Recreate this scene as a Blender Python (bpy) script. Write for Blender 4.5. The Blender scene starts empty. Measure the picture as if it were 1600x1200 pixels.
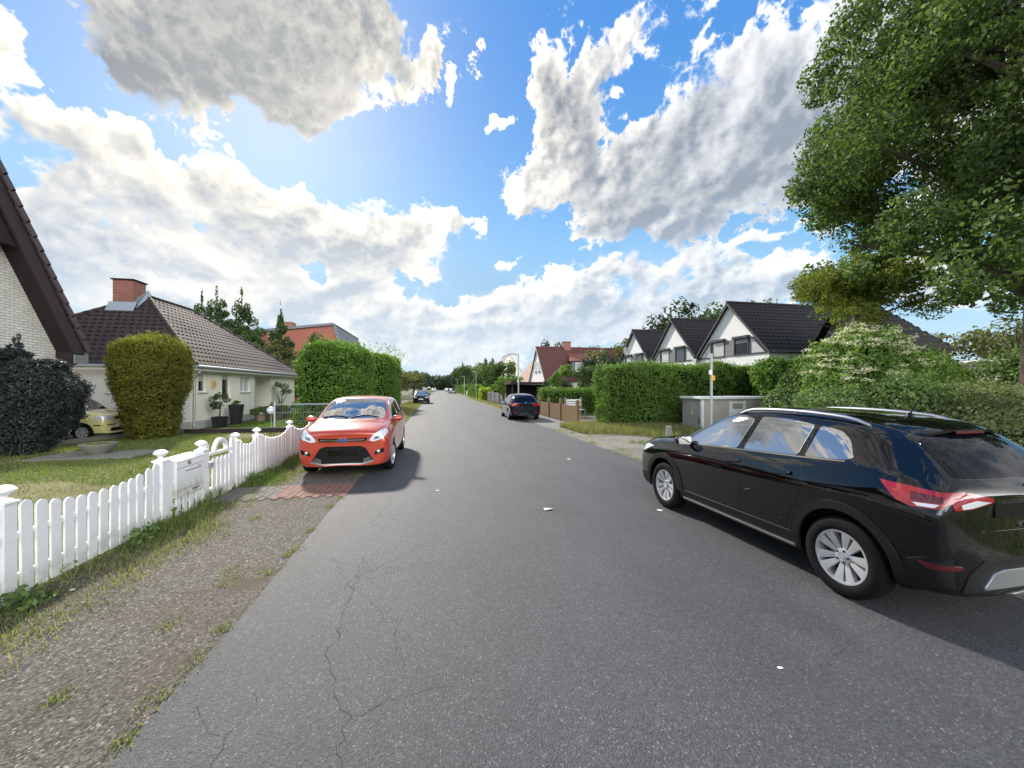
import bpy, bmesh, math, random
import numpy as np
from mathutils import Vector, Matrix, Quaternion
from mathutils.bvhtree import BVHTree
from mathutils.geometry import delaunay_2d_cdt
from mathutils.interpolate import poly_3d_calc
R = math.radians
random.seed(7)
rng = np.random.default_rng(7)
S = bpy.context.scene
COL = S.collection

# ------------------------------------------------------------------ camera
# world: +Y runs along the road, X to the right, camera eye 1.85 m up
YAW = 10.95
cam_d = bpy.data.cameras.new("camera")
cam = bpy.data.objects.new("camera", cam_d); COL.objects.link(cam)
cam.location = (0, 0, 1.85)
cam.rotation_euler = (R(90), 0, R(-YAW))
cam_d.sensor_width = 36.0
cam_d.lens = 36.0 * 605 / 1600
cam_d.shift_y = 5 / 1600
cam_d.clip_start = 0.05
cam_d.clip_end = 3000
S.camera = cam
S.render.resolution_x, S.render.resolution_y = 1024, 768

# ------------------------------------------------------------------ light
SUN_AZ, SUN_EL = -21.0, 34.0           # azimuth from +Y towards +X
S.view_settings.view_transform = 'Standard'
S.view_settings.look = 'None'
S.view_settings.exposure = 2.1
S.view_settings.gamma = 1.0
S.view_settings.use_curve_mapping = False
sun_d = bpy.data.lights.new("sun", 'SUN')
sun_d.energy = 1.65; sun_d.angle = R(4); sun_d.color = (1.0, 0.93, 0.82)
sun = bpy.data.objects.new("sun", sun_d); COL.objects.link(sun)
_sd = Vector((math.sin(R(SUN_AZ)) * math.cos(R(SUN_EL)), math.cos(R(SUN_AZ)) * math.cos(R(SUN_EL)), math.sin(R(SUN_EL))))
sun.rotation_euler = (-_sd).to_track_quat('-Z', 'Y').to_euler()
sun.location = _sd * 60

W = bpy.data.worlds.new("World"); S.world = W
W.use_nodes = True
class NT:
    """small node-tree writer"""
    def __init__(s, tree): s.t = tree; s.n = tree.nodes; s.l = tree.links
    def new(s, typ, **kw):
        n = s.n.new(typ)
        for k, v in kw.items(): setattr(n, k, v)
        return n
    def put(s, sock, v):
        if isinstance(v, bpy.types.NodeSocket): s.l.new(v, sock)
        elif v is not None: sock.default_value = v
    def math(s, op, a, b=None, c=None, clamp=False):
        n = s.new('ShaderNodeMath', operation=op); n.use_clamp = clamp
        for i, v in enumerate((a, b, c)):
            if v is not None: s.put(n.inputs[i], v)
        return n.outputs[0]
    def vmath(s, op, a, b=None, out=0):
        n = s.new('ShaderNodeVectorMath', operation=op)
        s.put(n.inputs[0], a)
        if b is not None: s.put(n.inputs[1], b)
        return n.outputs[out]
    def smooth(s, v, a, b, lo=0.0, hi=1.0):
        n = s.new('ShaderNodeMapRange', interpolation_type='SMOOTHSTEP')
        s.put(n.inputs[0], v); n.inputs[1].default_value = a; n.inputs[2].default_value = b
        n.inputs[3].default_value = lo; n.inputs[4].default_value = hi
        return n.outputs[0]
    def lin(s, v, a, b, lo=0.0, hi=1.0):
        n = s.new('ShaderNodeMapRange')
        s.put(n.inputs[0], v); n.inputs[1].default_value = a; n.inputs[2].default_value = b
        n.inputs[3].default_value = lo; n.inputs[4].default_value = hi
        return n.outputs[0]
    def mix(s, f, a, b, mode='MIX'):
        n = s.new('ShaderNodeMix', data_type='RGBA', blend_type=mode)
        s.put(n.inputs[0], f)
        for i, v in ((6, a), (7, b)):
            if isinstance(v, (tuple, list)) and len(v) == 3: v = (*v, 1)
            s.put(n.inputs[i], v)
        return n.outputs[2]
    def noise(s, vec, scale, detail=4, rough=0.5, dist=0.0, out=0):
        n = s.new('ShaderNodeTexNoise')
        if vec is not None: s.put(n.inputs['Vector'], vec)
        n.inputs['Scale'].default_value = scale; n.inputs['Detail'].default_value = detail
        n.inputs['Roughness'].default_value = rough; n.inputs['Distortion'].default_value = dist
        return n.outputs[out]
    def vor(s, vec, scale, feature='F1', out=0):
        n = s.new('ShaderNodeTexVoronoi', feature=feature)
        s.put(n.inputs['Vector'], vec); n.inputs['Scale'].default_value = scale
        return n.outputs[out]
    def mapping(s, vec, loc=(0,0,0), rot=(0,0,0), sc=(1,1,1), typ='POINT'):
        n = s.new('ShaderNodeMapping', vector_type=typ)
        s.put(n.inputs[0], vec); n.inputs[1].default_value = loc
        n.inputs[2].default_value = rot; n.inputs[3].default_value = sc
        return n.outputs[0]

#SKY#

# ------------------------------------------------------------------ materials
def mat(name, col, rough=0.7, metal=0.0, spec=0.5, var=0.0, vscale=4.0, var2=0.0, v2scale=40.0, bump=0.0, bscale=60.0, coat=0.0, sx=(1,1,1), col2=None, sss=None):
    m = bpy.data.materials.new(name); m.use_nodes = True
    k = NT(m.node_tree); b = k.n['Principled BSDF']
    b.inputs['Roughness'].default_value = rough; b.inputs['Metallic'].default_value = metal
    b.inputs['Specular IOR Level'].default_value = spec
    if coat: b.inputs['Coat Weight'].default_value = coat; b.inputs['Coat Roughness'].default_value = 0.02
    co = k.mapping(k.new('ShaderNodeTexCoord').outputs['Object'], sc=sx)
    c = (*col, 1)
    if col2 is not None:
        c = k.mix(k.smooth(k.noise(co, vscale, 6, 0.6), 0.38, 0.66), col, col2)
    elif var:
        n = k.noise(co, vscale, 6, 0.62)
        c = k.mix(n, tuple(x * (1 - var) for x in col), tuple(min(1, x * (1 + var)) for x in col))
    if var2:
        n = k.noise(co, v2scale, 3, 0.7)
        c = k.mix(k.lin(n, 0.3, 0.7), k.mix(1.0, c, (1 - var2,) * 3, 'MULTIPLY'), c)
    k.put(b.inputs['Base Color'], c)
    if bump:
        bn = k.new('ShaderNodeBump'); bn.inputs['Strength'].default_value = bump; bn.inputs['Distance'].default_value = 0.02
        k.l.new(k.noise(co, bscale, 5, 0.65), bn.inputs['Height']); k.l.new(bn.outputs[0], b.inputs['Normal'])
    return m

def leaf_mat(name, dark, light, trans=0.35, rough=0.55, tcol=None, patch=0.55):
    """leaves: colour differs from leaf to leaf and from clump to clump"""
    m = bpy.data.materials.new(name); m.use_nodes = True
    k = NT(m.node_tree); b = k.n['Principled BSDF']; o = k.n['Material Output']
    a = k.new('ShaderNodeAttribute', attribute_name='rnd')
    n = k.noise(k.new('ShaderNodeTexCoord').outputs['Object'], patch, 3, 0.6)
    f = k.math('ADD', k.math('MULTIPLY', a.outputs['Fac'], 0.55), k.math('MULTIPLY', k.lin(n, 0.3, 0.7), 0.45))
    c = k.mix(f, dark, light)
    k.l.new(c, b.inputs['Base Color']); b.inputs['Roughness'].default_value = rough; b.inputs['Specular IOR Level'].default_value = 0.3
    t = k.new('ShaderNodeBsdfTranslucent')
    k.l.new(k.mix(1.0, c, tcol or (1.25, 1.35, 0.7), 'MULTIPLY'), t.inputs[0])
    x = k.new('ShaderNodeMixShader'); x.inputs[0].default_value = trans
    k.l.new(b.outputs[0], x.inputs[1]); k.l.new(t.outputs[0], x.inputs[2]); k.l.new(x.outputs[0], o.inputs[0])
    return m

M = {}
M['white_paint'] = mat('white_paint', (0.80, 0.81, 0.83), 0.45, var=0.06, vscale=7, var2=0.10, v2scale=18)
def soil_foot(m, top, col, amt):
    """splashed earth and algae at the foot of a painted thing"""
    k = NT(m.node_tree); b = k.n['Principled BSDF']; src = b.inputs['Base Color'].links[0].from_socket
    co = k.new('ShaderNodeTexCoord').outputs['Object']; sp = k.new('ShaderNodeSeparateXYZ'); k.l.new(co, sp.inputs[0])
    f = k.math('MULTIPLY', k.smooth(sp.outputs[2], top, 0.0), k.smooth(k.noise(co, 9, 5, .65), .30, .68))
    g = k.math('MULTIPLY', k.smooth(k.noise(co, 26, 4, .7), .60, .72), .5)
    k.l.new(k.mix(k.math('MULTIPLY', k.math('MAXIMUM', f, k.math('MULTIPLY', g, .55)), amt), src, col), b.inputs['Base Color'])
soil_foot(M['white_paint'], .42, (.30, .30, .22), .8)
M['white_wall'] = mat('white_render', (0.78, 0.78, 0.76), 0.9, var=0.08, vscale=1.2, bump=0.15, bscale=120)
M['cream_wall'] = mat('cream_render', (0.80, 0.78, 0.66), 0.9, var=0.05, vscale=1.0, bump=0.15, bscale=120)
M['grey_wall'] = mat('grey_render', (0.13, 0.13, 0.12), 0.9, var=0.15, vscale=1.0, bump=0.2)
M['plinth'] = mat('plinth_grey', (0.42, 0.41, 0.38), 0.9, var=0.2, vscale=3)
M['roof_dark'] = mat('dark_roof_tile', (0.030, 0.026, 0.028), 0.7, spec=0.25, var=0.35, vscale=2.2, var2=0.35, v2scale=30)
M['roof_brown'] = mat('brown_roof_tile', (0.066, 0.049, 0.048), 0.8, spec=0.2, var=0.35, vscale=1.6, var2=0.4, v2scale=22, bump=0.1)
M['roof_red'] = mat('red_roof_tile', (0.115, 0.042, 0.036), 0.75, var=0.35, vscale=1.5, var2=0.35, v2scale=14)
M['roof_orange'] = mat('orange_roof_tile', (0.22, 0.075, 0.05), 0.75, var=0.3, vscale=1.5, var2=0.35, v2scale=14)
M['slate'] = mat('grey_slate', (0.16, 0.17, 0.20), 0.6, var=0.2, vscale=6)
M['dark_wood'] = mat('dark_stained_wood', (0.030, 0.022, 0.024), 0.8, spec=0.2, var=0.3, vscale=5, sx=(1, 1, 6))
M['brick_red'] = mat('red_brick', (0.33, 0.085, 0.055), 0.9, var=0.2, vscale=5, var2=0.25, v2scale=30)
M['zinc'] = mat('zinc_sheet', (0.42, 0.45, 0.48), 0.42, metal=0.6, var=0.12, vscale=3)
M['frame_white'] = mat('white_window_frame', (0.8, 0.8, 0.8), 0.4)
M['frame_dark'] = mat('dark_window_frame', (0.045, 0.045, 0.05), 0.4)
M['shutter'] = mat('roller_shutter', (0.5, 0.5, 0.48), 0.6)
M['curtain'] = mat('net_curtain_pane', (0.55, 0.56, 0.55), 0.08, spec=0.8)
M['pane'] = mat('window_pane', (0.03, 0.035, 0.04), 0.03, spec=0.9, coat=0.6)
M['panel_grey'] = mat('grey_cladding', (0.17, 0.17, 0.18), 0.6, var=0.15, vscale=5)
M['bark'] = mat('bark', (0.085, 0.065, 0.05), 0.95, var=0.4, vscale=5, bump=0.8, bscale=14, sx=(1, 1, .3))
M['wood'] = mat('brown_fence_wood', (0.19, 0.115, 0.048), 0.8, var=0.3, vscale=5, var2=0.3, v2scale=14, sx=(1, 1, .25))
M['steel'] = mat('galvanised_steel', (0.42, 0.45, 0.47), 0.45, metal=0.5, var=0.1)
M['concrete'] = mat('concrete', (0.22, 0.21, 0.18), 0.92, var=0.2, vscale=3, var2=0.25, v2scale=40, bump=0.3)
M['black_pot'] = mat('black_planter', (0.02, 0.02, 0.022), 0.5)
M['terracotta'] = mat('stone_pot', (0.36, 0.27, 0.21), 0.85, var=0.2)
M['soil'] = mat('soil', (0.05, 0.04, 0.03), 0.95)
M['paper'] = mat('white_paper', (0.8, 0.8, 0.8), 0.8)
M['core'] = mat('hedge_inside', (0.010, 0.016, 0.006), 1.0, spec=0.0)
M['black'] = mat('flat_black', (0.008, 0.008, 0.009), 0.8)
M['yellow_sign'] = mat('yellow_sign', (0.75, 0.42, 0.02), 0.5)
M['letter'] = mat('dark_lettering', (0.04, 0.04, 0.04), 0.5)
M['oak'] = leaf_mat('oak_leaf', (0.038, 0.066, 0.022), (0.165, 0.245, 0.080), 0.44, patch=0.5)
M['hawthorn'] = leaf_mat('hawthorn_leaf', (0.085, 0.110, 0.018), (0.25, 0.29, 0.055), 0.45, patch=0.9)
M['elder'] = leaf_mat('elder_leaf', (0.071, 0.130, 0.031), (0.212, 0.330, 0.077), 0.42, patch=1.0)
M['blossom'] = leaf_mat('elder_blossom', (0.62, 0.60, 0.38), (0.80, 0.78, 0.55), 0.3, tcol=(1, 1, .9))
M['bramble'] = leaf_mat('bramble_leaf', (0.047, 0.092, 0.026), (0.165, 0.248, 0.083), 0.36, patch=1.0)
M['ivy'] = leaf_mat('dark_thicket_leaf', (0.030, 0.040, 0.015), (0.100, 0.125, 0.048), 0.32, patch=1.2)
M['pale_shrub'] = leaf_mat('pale_shrub_leaf', (0.153, 0.201, 0.083), (0.401, 0.448, 0.212), 0.4)
M['hedge'] = leaf_mat('hornbeam_hedge_leaf', (0.050, 0.110, 0.020), (0.18, 0.31, 0.050), 0.42, patch=0.9)
M['thuja'] = leaf_mat('conifer_hedge_spray', (0.055, 0.110, 0.022), (0.175, 0.29, 0.050), 0.40, patch=1.1)
M['yew'] = leaf_mat('yew_needle', (0.065, 0.068, 0.012), (0.224, 0.230, 0.033), 0.34, patch=1.3)
M['juniper'] = leaf_mat('blue_juniper_needle', (0.020, 0.024, 0.026), (0.062, 0.085, 0.074), 0.18, tcol=(1, 1.1, 1), patch=1.0)
M['conifer'] = leaf_mat('spruce_needle', (0.026, 0.048, 0.020), (0.090, 0.145, 0.050), 0.28)
M['tree_a'] = leaf_mat('street_tree_leaf', (0.026, 0.054, 0.017), (0.106, 0.177, 0.045), 0.34, patch=0.35)
M['tree_b'] = leaf_mat('olive_tree_leaf', (0.053, 0.065, 0.019), (0.177, 0.189, 0.059), 0.34, patch=0.35)
M['tree_d'] = leaf_mat('dark_wood_leaf', (0.012, 0.024, 0.012), (0.045, 0.071, 0.031), 0.25, patch=0.12)
M['lime'] = leaf_mat('lime_shrub_leaf', (0.165, 0.236, 0.024), (0.401, 0.472, 0.059), 0.4)
M['yew_top'] = leaf_mat('yew_fresh_needle', (0.10, 0.115, 0.012), (0.27, 0.29, 0.035), 0.36, patch=2.0)
M['blade_green'] = leaf_mat('green_grass_blade', (0.053, 0.100, 0.018), (0.153, 0.224, 0.047), 0.35, patch=2.0)
M['blade_dry'] = leaf_mat('dry_grass_blade', (0.13, 0.14, 0.05), (0.31, 0.29, 0.135), 0.36, patch=1.5)

# ------------------------------------------------------------------ mesh helpers
def tag(o, label=None, cat=None, group=None, kind=None):
    if label: o['label'] = label
    if cat: o['category'] = cat
    if group: o['group'] = group
    if kind: o['kind'] = kind
    return o
def thing(name, loc, label, cat, rz=0.0, group=None):
    o = bpy.data.objects.new(name, None); COL.objects.link(o)
    o.location = loc; o.rotation_euler = (0, 0, rz); o.empty_display_size = 0.2
    return tag(o, label, cat, group)
def link(name, me, parent=None, loc=None):
    o = bpy.data.objects.new(name, me); COL.objects.link(o)
    if parent is not None: o.parent = parent
    if loc is not None: o.location = loc
    return o
class MB:
    """collects shapes; build() links them as ONE mesh object. off is subtracted from every vertex (world -> thing)"""
    def __init__(s, off=(0, 0, 0)): s.v = []; s.f = []; s.m = []; s.off = off; s.mi = 0
    def add(s, vs, fs):
        b = len(s.v); s.v.extend([tuple(v) for v in vs])
        for f in fs: s.f.append(tuple(b + i for i in f)); s.m.append(s.mi)
        return s
    def box(s, x0, x1, y0, y1, z0, z1):
        return s.add([(x0,y0,z0),(x1,y0,z0),(x1,y1,z0),(x0,y1,z0),(x0,y0,z1),(x1,y0,z1),(x1,y1,z1),(x0,y1,z1)],
                     [(0,3,2,1),(4,5,6,7),(0,1,5,4),(1,2,6,5),(2,3,7,6),(3,0,4,7)])
    def bar(s, a, b, w, h, up=(0,0,1)):
        a = Vector(a); b = Vector(b); d = (b - a).normalized(); r = d.cross(Vector(up))
        if r.length < 1e-4: r = d.cross(Vector((1, 0, 0)))
        r.normalize(); u = r.cross(d); r *= w / 2; u *= h / 2
        return s.add([a-r-u, a+r-u, a+r+u, a-r+u, b-r-u, b+r-u, b+r+u, b-r+u],
                     [(0,1,2,3),(7,6,5,4),(0,4,5,1),(1,5,6,2),(2,6,7,3),(3,7,4,0)])
    def tube(s, pts, r, n=8, cap=True):
        pts = [Vector(p) for p in pts]; rs = r if isinstance(r, (list, tuple)) else [r] * len(pts)
        b = len(s.v); up = None
        for i, p in enumerate(pts):
            d = (pts[min(i + 1, len(pts) - 1)] - pts[max(i - 1, 0)]).normalized()
            if up is None: up = Vector((0, 0, 1)) if abs(d.z) < 0.9 else Vector((1, 0, 0))
            e = d.cross(up)
            if e.length < 1e-5: e = d.cross(Vector((0, 1, 0)))
            e.normalize(); up = e.cross(d)
            for k in range(n):
                t = 2 * math.pi * k / n
                s.v.append(tuple(p + (e * math.cos(t) + up * math.sin(t)) * rs[i]))
        for i in range(len(pts) - 1):
            for k in range(n):
                s.f.append((b+i*n+k, b+i*n+(k+1)%n, b+(i+1)*n+(k+1)%n, b+(i+1)*n+k)); s.m.append(s.mi)
        if cap:
            s.f.append(tuple(b + k for k in range(n))[::-1]); s.m.append(s.mi)
            s.f.append(tuple(b + (len(pts)-1)*n + k for k in range(n))); s.m.append(s.mi)
        return s
    def lathe(s, prof, c=(0,0,0), n=20, axis='Z'):
        b = len(s.v)
        for r, h in prof:
            for k in range(n):
                t = 2 * math.pi * k / n; x, y = r * math.cos(t), r * math.sin(t)
                s.v.append((c[0]+x, c[1]+y, c[2]+h) if axis == 'Z' else (c[0]+h, c[1]+x, c[2]+y))
        for i in range(len(prof) - 1):
            for k in range(n):
                s.f.append((b+i*n+k, b+i*n+(k+1)%n, b+(i+1)*n+(k+1)%n, b+(i+1)*n+k)); s.m.append(s.mi)
        return s
    def prism(s, poly, axis, a, b):
        """polygon in the plane across axis, from a to b"""
        def P(p, t): return {'X': (t, p[0], p[1]), 'Y': (p[0], t, p[1]), 'Z': (p[0], p[1], t)}[axis]
        n = len(poly)
        return s.add([P(p, a) for p in poly] + [P(p, b) for p in poly],
                     [tuple(range(n))[::-1], tuple(range(n, 2*n))] + [(i, (i+1) % n, n + (i+1) % n, n + i) for i in range(n)])
    def build(s, name, m, parent=None, smooth=False, bevel=0.0, recalc=True):
        me = bpy.data.meshes.new(name)
        me.from_pydata([(v[0]-s.off[0], v[1]-s.off[1], v[2]-s.off[2]) for v in s.v], [], s.f)
        ms = m if isinstance(m, (list, tuple)) else [m]
        for x in ms: me.materials.append(x)
        me.polygons.foreach_set('material_index', s.m)
        if recalc:
            bm = bmesh.new(); bm.from_mesh(me); bmesh.ops.recalc_face_normals(bm, faces=bm.faces)
            if bevel: bmesh.ops.bevel(bm, geom=bm.edges[:], offset=bevel, segments=1, affect='EDGES')
            bm.to_mesh(me); bm.free()
        if smooth:
            me.polygons.foreach_set('use_smooth', [True] * len(me.polygons))
            try: me.set_sharp_from_angle(angle=R(38))
            except Exception: pass
        me.update()
        return link(name, me, parent)

def raw_mesh(name, V, F, mats, rnd=None, smooth=False):
    """numpy arrays -> mesh; F is (n, k)"""
    me = bpy.data.meshes.new(name); n, kk = F.shape
    me.vertices.add(len(V)); me.vertices.foreach_set('co', np.ascontiguousarray(V, dtype=np.float32).ravel())
    me.loops.add(n * kk); me.loops.foreach_set('vertex_index', F.astype(np.int32).ravel())
    me.polygons.add(n); me.polygons.foreach_set('loop_start', np.arange(0, n * kk, kk, dtype=np.int32))
    for x in (mats if isinstance(mats, (list, tuple)) else [mats]): me.materials.append(x)
    if rnd is not None:
        a = me.attributes.new('rnd', 'FLOAT', 'FACE'); a.data.foreach_set('value', rnd.astype(np.float32))
    if smooth: me.polygons.foreach_set('use_smooth', [True] * n)
    me.update(calc_edges=True)
    return me

def unit(v): return v / np.maximum(np.linalg.norm(v, axis=-1, keepdims=True), 1e-9)
def leaves(name, P, N, size, mat_, aspect=0.62, tilt=0.8, rnd=None, svar=0.35):
    """one leaf-shaped quad per point, roughly facing N"""
    n = len(P)
    nn = unit(N + rng.normal(0, tilt, (n, 3)))
    t = unit(np.cross(nn, rng.normal(0, 1, (n, 3)))); b = np.cross(nn, t)
    L = (size * (1 + rng.uniform(-svar, svar, n)))[:, None]
    A = P - t * L * .5; C = P + t * L * .5
    B = P + b * L * .5 * aspect + nn * L * .10; D = P - b * L * .5 * aspect + nn * L * .10
    V = np.stack([A, B, C, D], 1).reshape(-1, 3)
    F = np.arange(4 * n).reshape(n, 4)
    return raw_mesh(name, V, F, mat_, rng.random(n) if rnd is None else rnd)
def vnoise(P, s, seed=0):
    """cheap smooth noise, about -1..1"""
    r = np.random.default_rng(seed); o = 0
    for i in range(5):
        k = unit(r.normal(0, 1, 3)) * s * (0.7 + 0.5 * i); o = o + np.sin(P @ k + r.uniform(0, 6.28)) / (1 + .3 * i)
    return o / 2.6
def skin_points(clumps, n, rough=.16, r0=.80):
    """points spread evenly over the outside of overlapping lumps, with bumps and stray shoots"""
    cs = np.array([c for c, r in clumps], float); rs = np.array([r for c, r in clumps], float)
    w = (rs.prod(1)) ** (2 / 3); w /= w.sum(); ci = rng.choice(len(cs), int(n * 1.5), p=w); d = unit(rng.normal(0, 1, (len(ci), 3)))
    q = cs[ci] + d * rs[ci]
    k = 1 + rough * vnoise(q, 2.6, 41) + rough * .8 * vnoise(q, 6.5, 42) + rough * .5 * vnoise(q, 15, 43) + rng.normal(-.06, .07, len(ci)) + np.where(rng.random(len(ci)) < .04, rng.uniform(0, .22, len(ci)), 0)
    P = cs[ci] + d * rs[ci] * k[:, None]
    ins = np.zeros(len(P), bool)
    for c, r in zip(cs, rs): ins |= (((P - c) / r) ** 2).sum(1) < r0 ** 2
    keep = ~ins & (P[:, 2] > .03); P = P[keep][:n]; N = unit(d / rs[ci])[keep][:n]
    return P, N
def blob_points(clumps, n, sub=9, subr=0.45, shell=0.5):
    """points for a crown: every clump (centre, radii) carries bumps, every bump carries leaves"""
    cs = np.array([c for c, r in clumps], float); rs = np.array([r for c, r in clumps], float)
    w = (rs.prod(1)) ** (2 / 3); w /= w.sum()
    ci = rng.choice(len(cs), n, p=w)
    nb = sub
    bd = unit(rng.normal(0, 1, (len(cs), nb, 3)))
    bs = rng.uniform(0.6, 1.15, (len(cs), nb))
    bi = rng.integers(0, nb, n)
    d = unit(rng.normal(0, 1, (n, 3))); rad = rng.random(n) ** (1 / 3) * (1 - shell) + shell * rng.random(n) ** .2
    core = bd[ci, bi] * 0.72
    loc = core + d * (subr * bs[ci, bi] * rad)[:, None]
    return cs[ci] + loc * rs[ci], unit(loc / rs[ci] + 0.4 * d)
def limbs(mb, base, top, r0, n, spread, zr):
    """tapered trunk with limbs"""
    b = Vector(base); t = Vector(top)
    pts = [b, b.lerp(t, .35) + Vector((random.uniform(-.1, .1), random.uniform(-.1, .1), 0)), b.lerp(t, .7), t]
    mb.tube(pts, [r0 * 1.25, r0 * .9, r0 * .6, r0 * .2], 9)
    for i in range(n):
        f = random.uniform(zr[0], zr[1]); p = b.lerp(t, f); a = 6.283 * (i + random.random() * .6) / n
        L = spread * random.uniform(.6, 1) * (1.15 - .5 * f)
        e = p + Vector((math.cos(a) * L, math.sin(a) * L, L * random.uniform(.25, .8)))
        mid = p.lerp(e, .5) + Vector((0, 0, L * .08))
        mb.tube([p, mid, e], [r0 * (.75 - .5 * f), r0 * .28, r0 * .07], 6)
def text_mesh(name, s, size, m, parent, loc, rot, ext=0.002, sx=1.0):
    c = bpy.data.curves.new(name, 'FONT'); c.body = s; c.size = size; c.extrude = ext; c.align_x = 'CENTER'; c.align_y = 'CENTER'
    t = bpy.data.objects.new(name, c); COL.objects.link(t)
    dg = bpy.context.evaluated_depsgraph_get(); dg.update()
    me = bpy.data.meshes.new_from_object(t.evaluated_get(dg)); bpy.data.objects.remove(t)
    me.materials.clear(); me.materials.append(m); me.name = name
    o = link(name, me, parent); o.location = loc; o.rotation_euler = rot; o.scale = (sx, 1, 1)
    return o
def make_clouds(WID=4096):
    """cumulus over the street: coverage and colour by azimuth and elevation (equirectangular), built with noise"""
    H = WID // 4                                   # rows for elevation 0..90
    r = np.random.default_rng(23); f4 = np.float32
    az1 = np.degrees(np.pi/2 + (np.arange(WID) + .5) / WID * 2*np.pi - np.pi); az1 = ((az1 + 180) % 360 - 180).astype(f4)
    el1 = ((np.arange(H) + .5) / H * 90).astype(f4)
    def axis(n, cells, per):
        """cubic B-spline weights of n samples over a row of cells"""
        x = (np.arange(n) + .5) / n * cells; i = np.floor(x).astype(int); f = x - i
        w = np.stack([(1-f)**3, 3*f**3-6*f**2+4, -3*f**3+3*f**2+3*f+1, f**3]) / 6
        return [((i + k) % cells if per else i + k, w[k]) for k in range(4)]
    def octave(deg, ysq=1.0):
        cx = max(4, int(round(360 / deg))); cy = max(3, int(round(90 / (deg * ysq))))
        g = r.normal(0, 1, (cy + 4, cx)).astype(np.float32)
        rows = sum(g[j] * w[:, None].astype(np.float32) for j, w in axis(H, cy, False))
        return sum(rows[:, j] * w[None].astype(np.float32) for j, w in axis(WID, cx, True)) * 1.5
    def fbm(deg, n, pers, ysq=1.0, bill=False):
        o = 0; a = 1; t = 0
        for i in range(n):
            q = octave(deg / 2.0**i, ysq)
            if bill and i > 0: q = 1.05 - 2.0 * np.abs(q)
            o = o + a * q; t += a * a; a *= pers
        return o / math.sqrt(t)
    AZ = np.broadcast_to(az1[None], (H, WID)); EL = np.broadcast_to(el1[:, None], (H, WID))
    wx, wy = fbm(14, 7, .58), fbm(14, 7, .58)
    A = (AZ + 3.4 * wx)[::2, ::2]; E = (EL + 2.3 * wy * np.clip(EL / 14, .25, 1))[::2, ::2]
    def px(x, y, rx, ry, rot=0, w=1.0, g=0.5):
        u = (x - 800) / 605; v = (605 - y) / 605; h = math.hypot(1, u)
        return (math.degrees(math.atan(u)) + YAW, math.degrees(math.atan(v / h)),
                math.degrees(rx / 605 / h / h), math.degrees(ry / 605 / h / (1 + (v / h)**2)), rot, w, g)
    # bank: centre and radii as azimuth/elevation, tilt, weight, greyness
    banks = [px(330, 40, 250, 200, -10, 1.2, 1.1), px(450, 90, 155, 140, 0, 1.15, 1), px(250, 120, 130, 120, -30, 1.0, .9), px(160, 10, 80, 80, 0, .9, .8),
             px(15, 90, 75, 90, 0, 1, .7), px(90, 235, 120, 50, -14, .95, .5), px(210, 255, 70, 40, -30, .95, .5), px(250, 330, 170, 80, -24, 1.0, .5), px(60, 320, 120, 70, -10, 1, .6), px(400, 340, 120, 80, -20, 1, .65),
             px(160, 420, 280, 55, 0, .80, .4), px(420, 400, 140, 50, 0, .8, .6), px(280, 480, 340, 70, 0, .92, .4), px(30, 210, 110, 40, -10, .9, .5), px(480, 460, 110, 50, 0, .9, .4), px(900, 490, 200, 50, 0, .95, .4), px(120, 380, 160, 60, 0, .95, .5), px(480, 190, 70, 45, 0, .9, .3),
             px(660, 355, 115, 62, 0, 1.05, .6), px(560, 385, 110, 55, 0, 1, .5), px(715, 345, 55, 50, 0, 1, .4),
             px(880, 150, 62, 105, 12, 1.05, .35), px(955, 118, 75, 36, 38, 1, .2), px(1015, 45, 26, 55, 0, .85, .1), px(890, 315, 115, 58, 0, 1.1, .5), px(945, 230, 95, 100, 0, 1.05, .5),
             px(1100, 245, 230, 105, 34, 1.15, .6), px(1300, 110, 170, 100, 30, 1.15, .5), px(1050, 345, 140, 50, 14, 1.1, .7), px(1210, 250, 120, 95, 20, 1.1, .85), px(1390, 40, 130, 110, 0, 1.1, .3),
             px(632, 108, 27, 36, 0, .86, .1), px(687, 142, 12, 27, 0, .72, 0), px(600, 168, 16, 15, 0, .75, 0), px(795, 186, 25, 24, 0, .9, .1), px(1015, 120, 20, 12, 0, .7, 0),
             px(820, 470, 250, 48, 3, 1, .45), px(640, 485, 110, 50, 0, .95, .4), px(1000, 432, 80, 22, 6, .95, .2), px(815, 412, 58, 26, 0, 1, .5), px(720, 530, 260, 40, 0, .85, .3), px(600, 440, 120, 50, 0, .95, .35), px(760, 500, 280, 42, 0, .95, .35), px(1010, 505, 190, 36, 0, .9, .25),
             px(1220, 460, 170, 34, 3, .95, .1), px(1275, 385, 48, 30, 0, .95, .3), px(1165, 400, 50, 10, 8, .7, 0), px(1480, 440, 190, 70, 0, 1, .1), px(1550, 250, 160, 160, 0, 1, .4),
             (75, 34, 26, 14, 10, 1, .4), (112, 24, 30, 12, 0, 1, .3), (98, 42, 46, 24, 0, 1.25, .1), (150, 30, 34, 16, 0, 1, .3), (-165, 26, 36, 14, 0, 1, .2), (-125, 38, 32, 18, 0, 1, .3),
             (-92, 26, 26, 14, 0, 1, .5), (-78, 48, 22, 14, 0, 1, .2), (130, 12, 40, 5, 0, .9, .1), (-150, 10, 40, 5, 0, .9, .1), (-45, 58, 30, 11, 0, 1, .15), (2, 62, 34, 10, 0, 1.1, .1),
             (-160, 60, 40, 16, 0, 1.1, .2), (95, 58, 18, 10, 0, 1, .4), (165, 52, 34, 18, 0, 1.1, .2), (-85, 12, 30, 6, 0, .9, .3)]
    tot = np.zeros(A.shape, f4); gry = np.zeros(A.shape, f4); gw = np.full(A.shape, 1e-3, f4)
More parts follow.
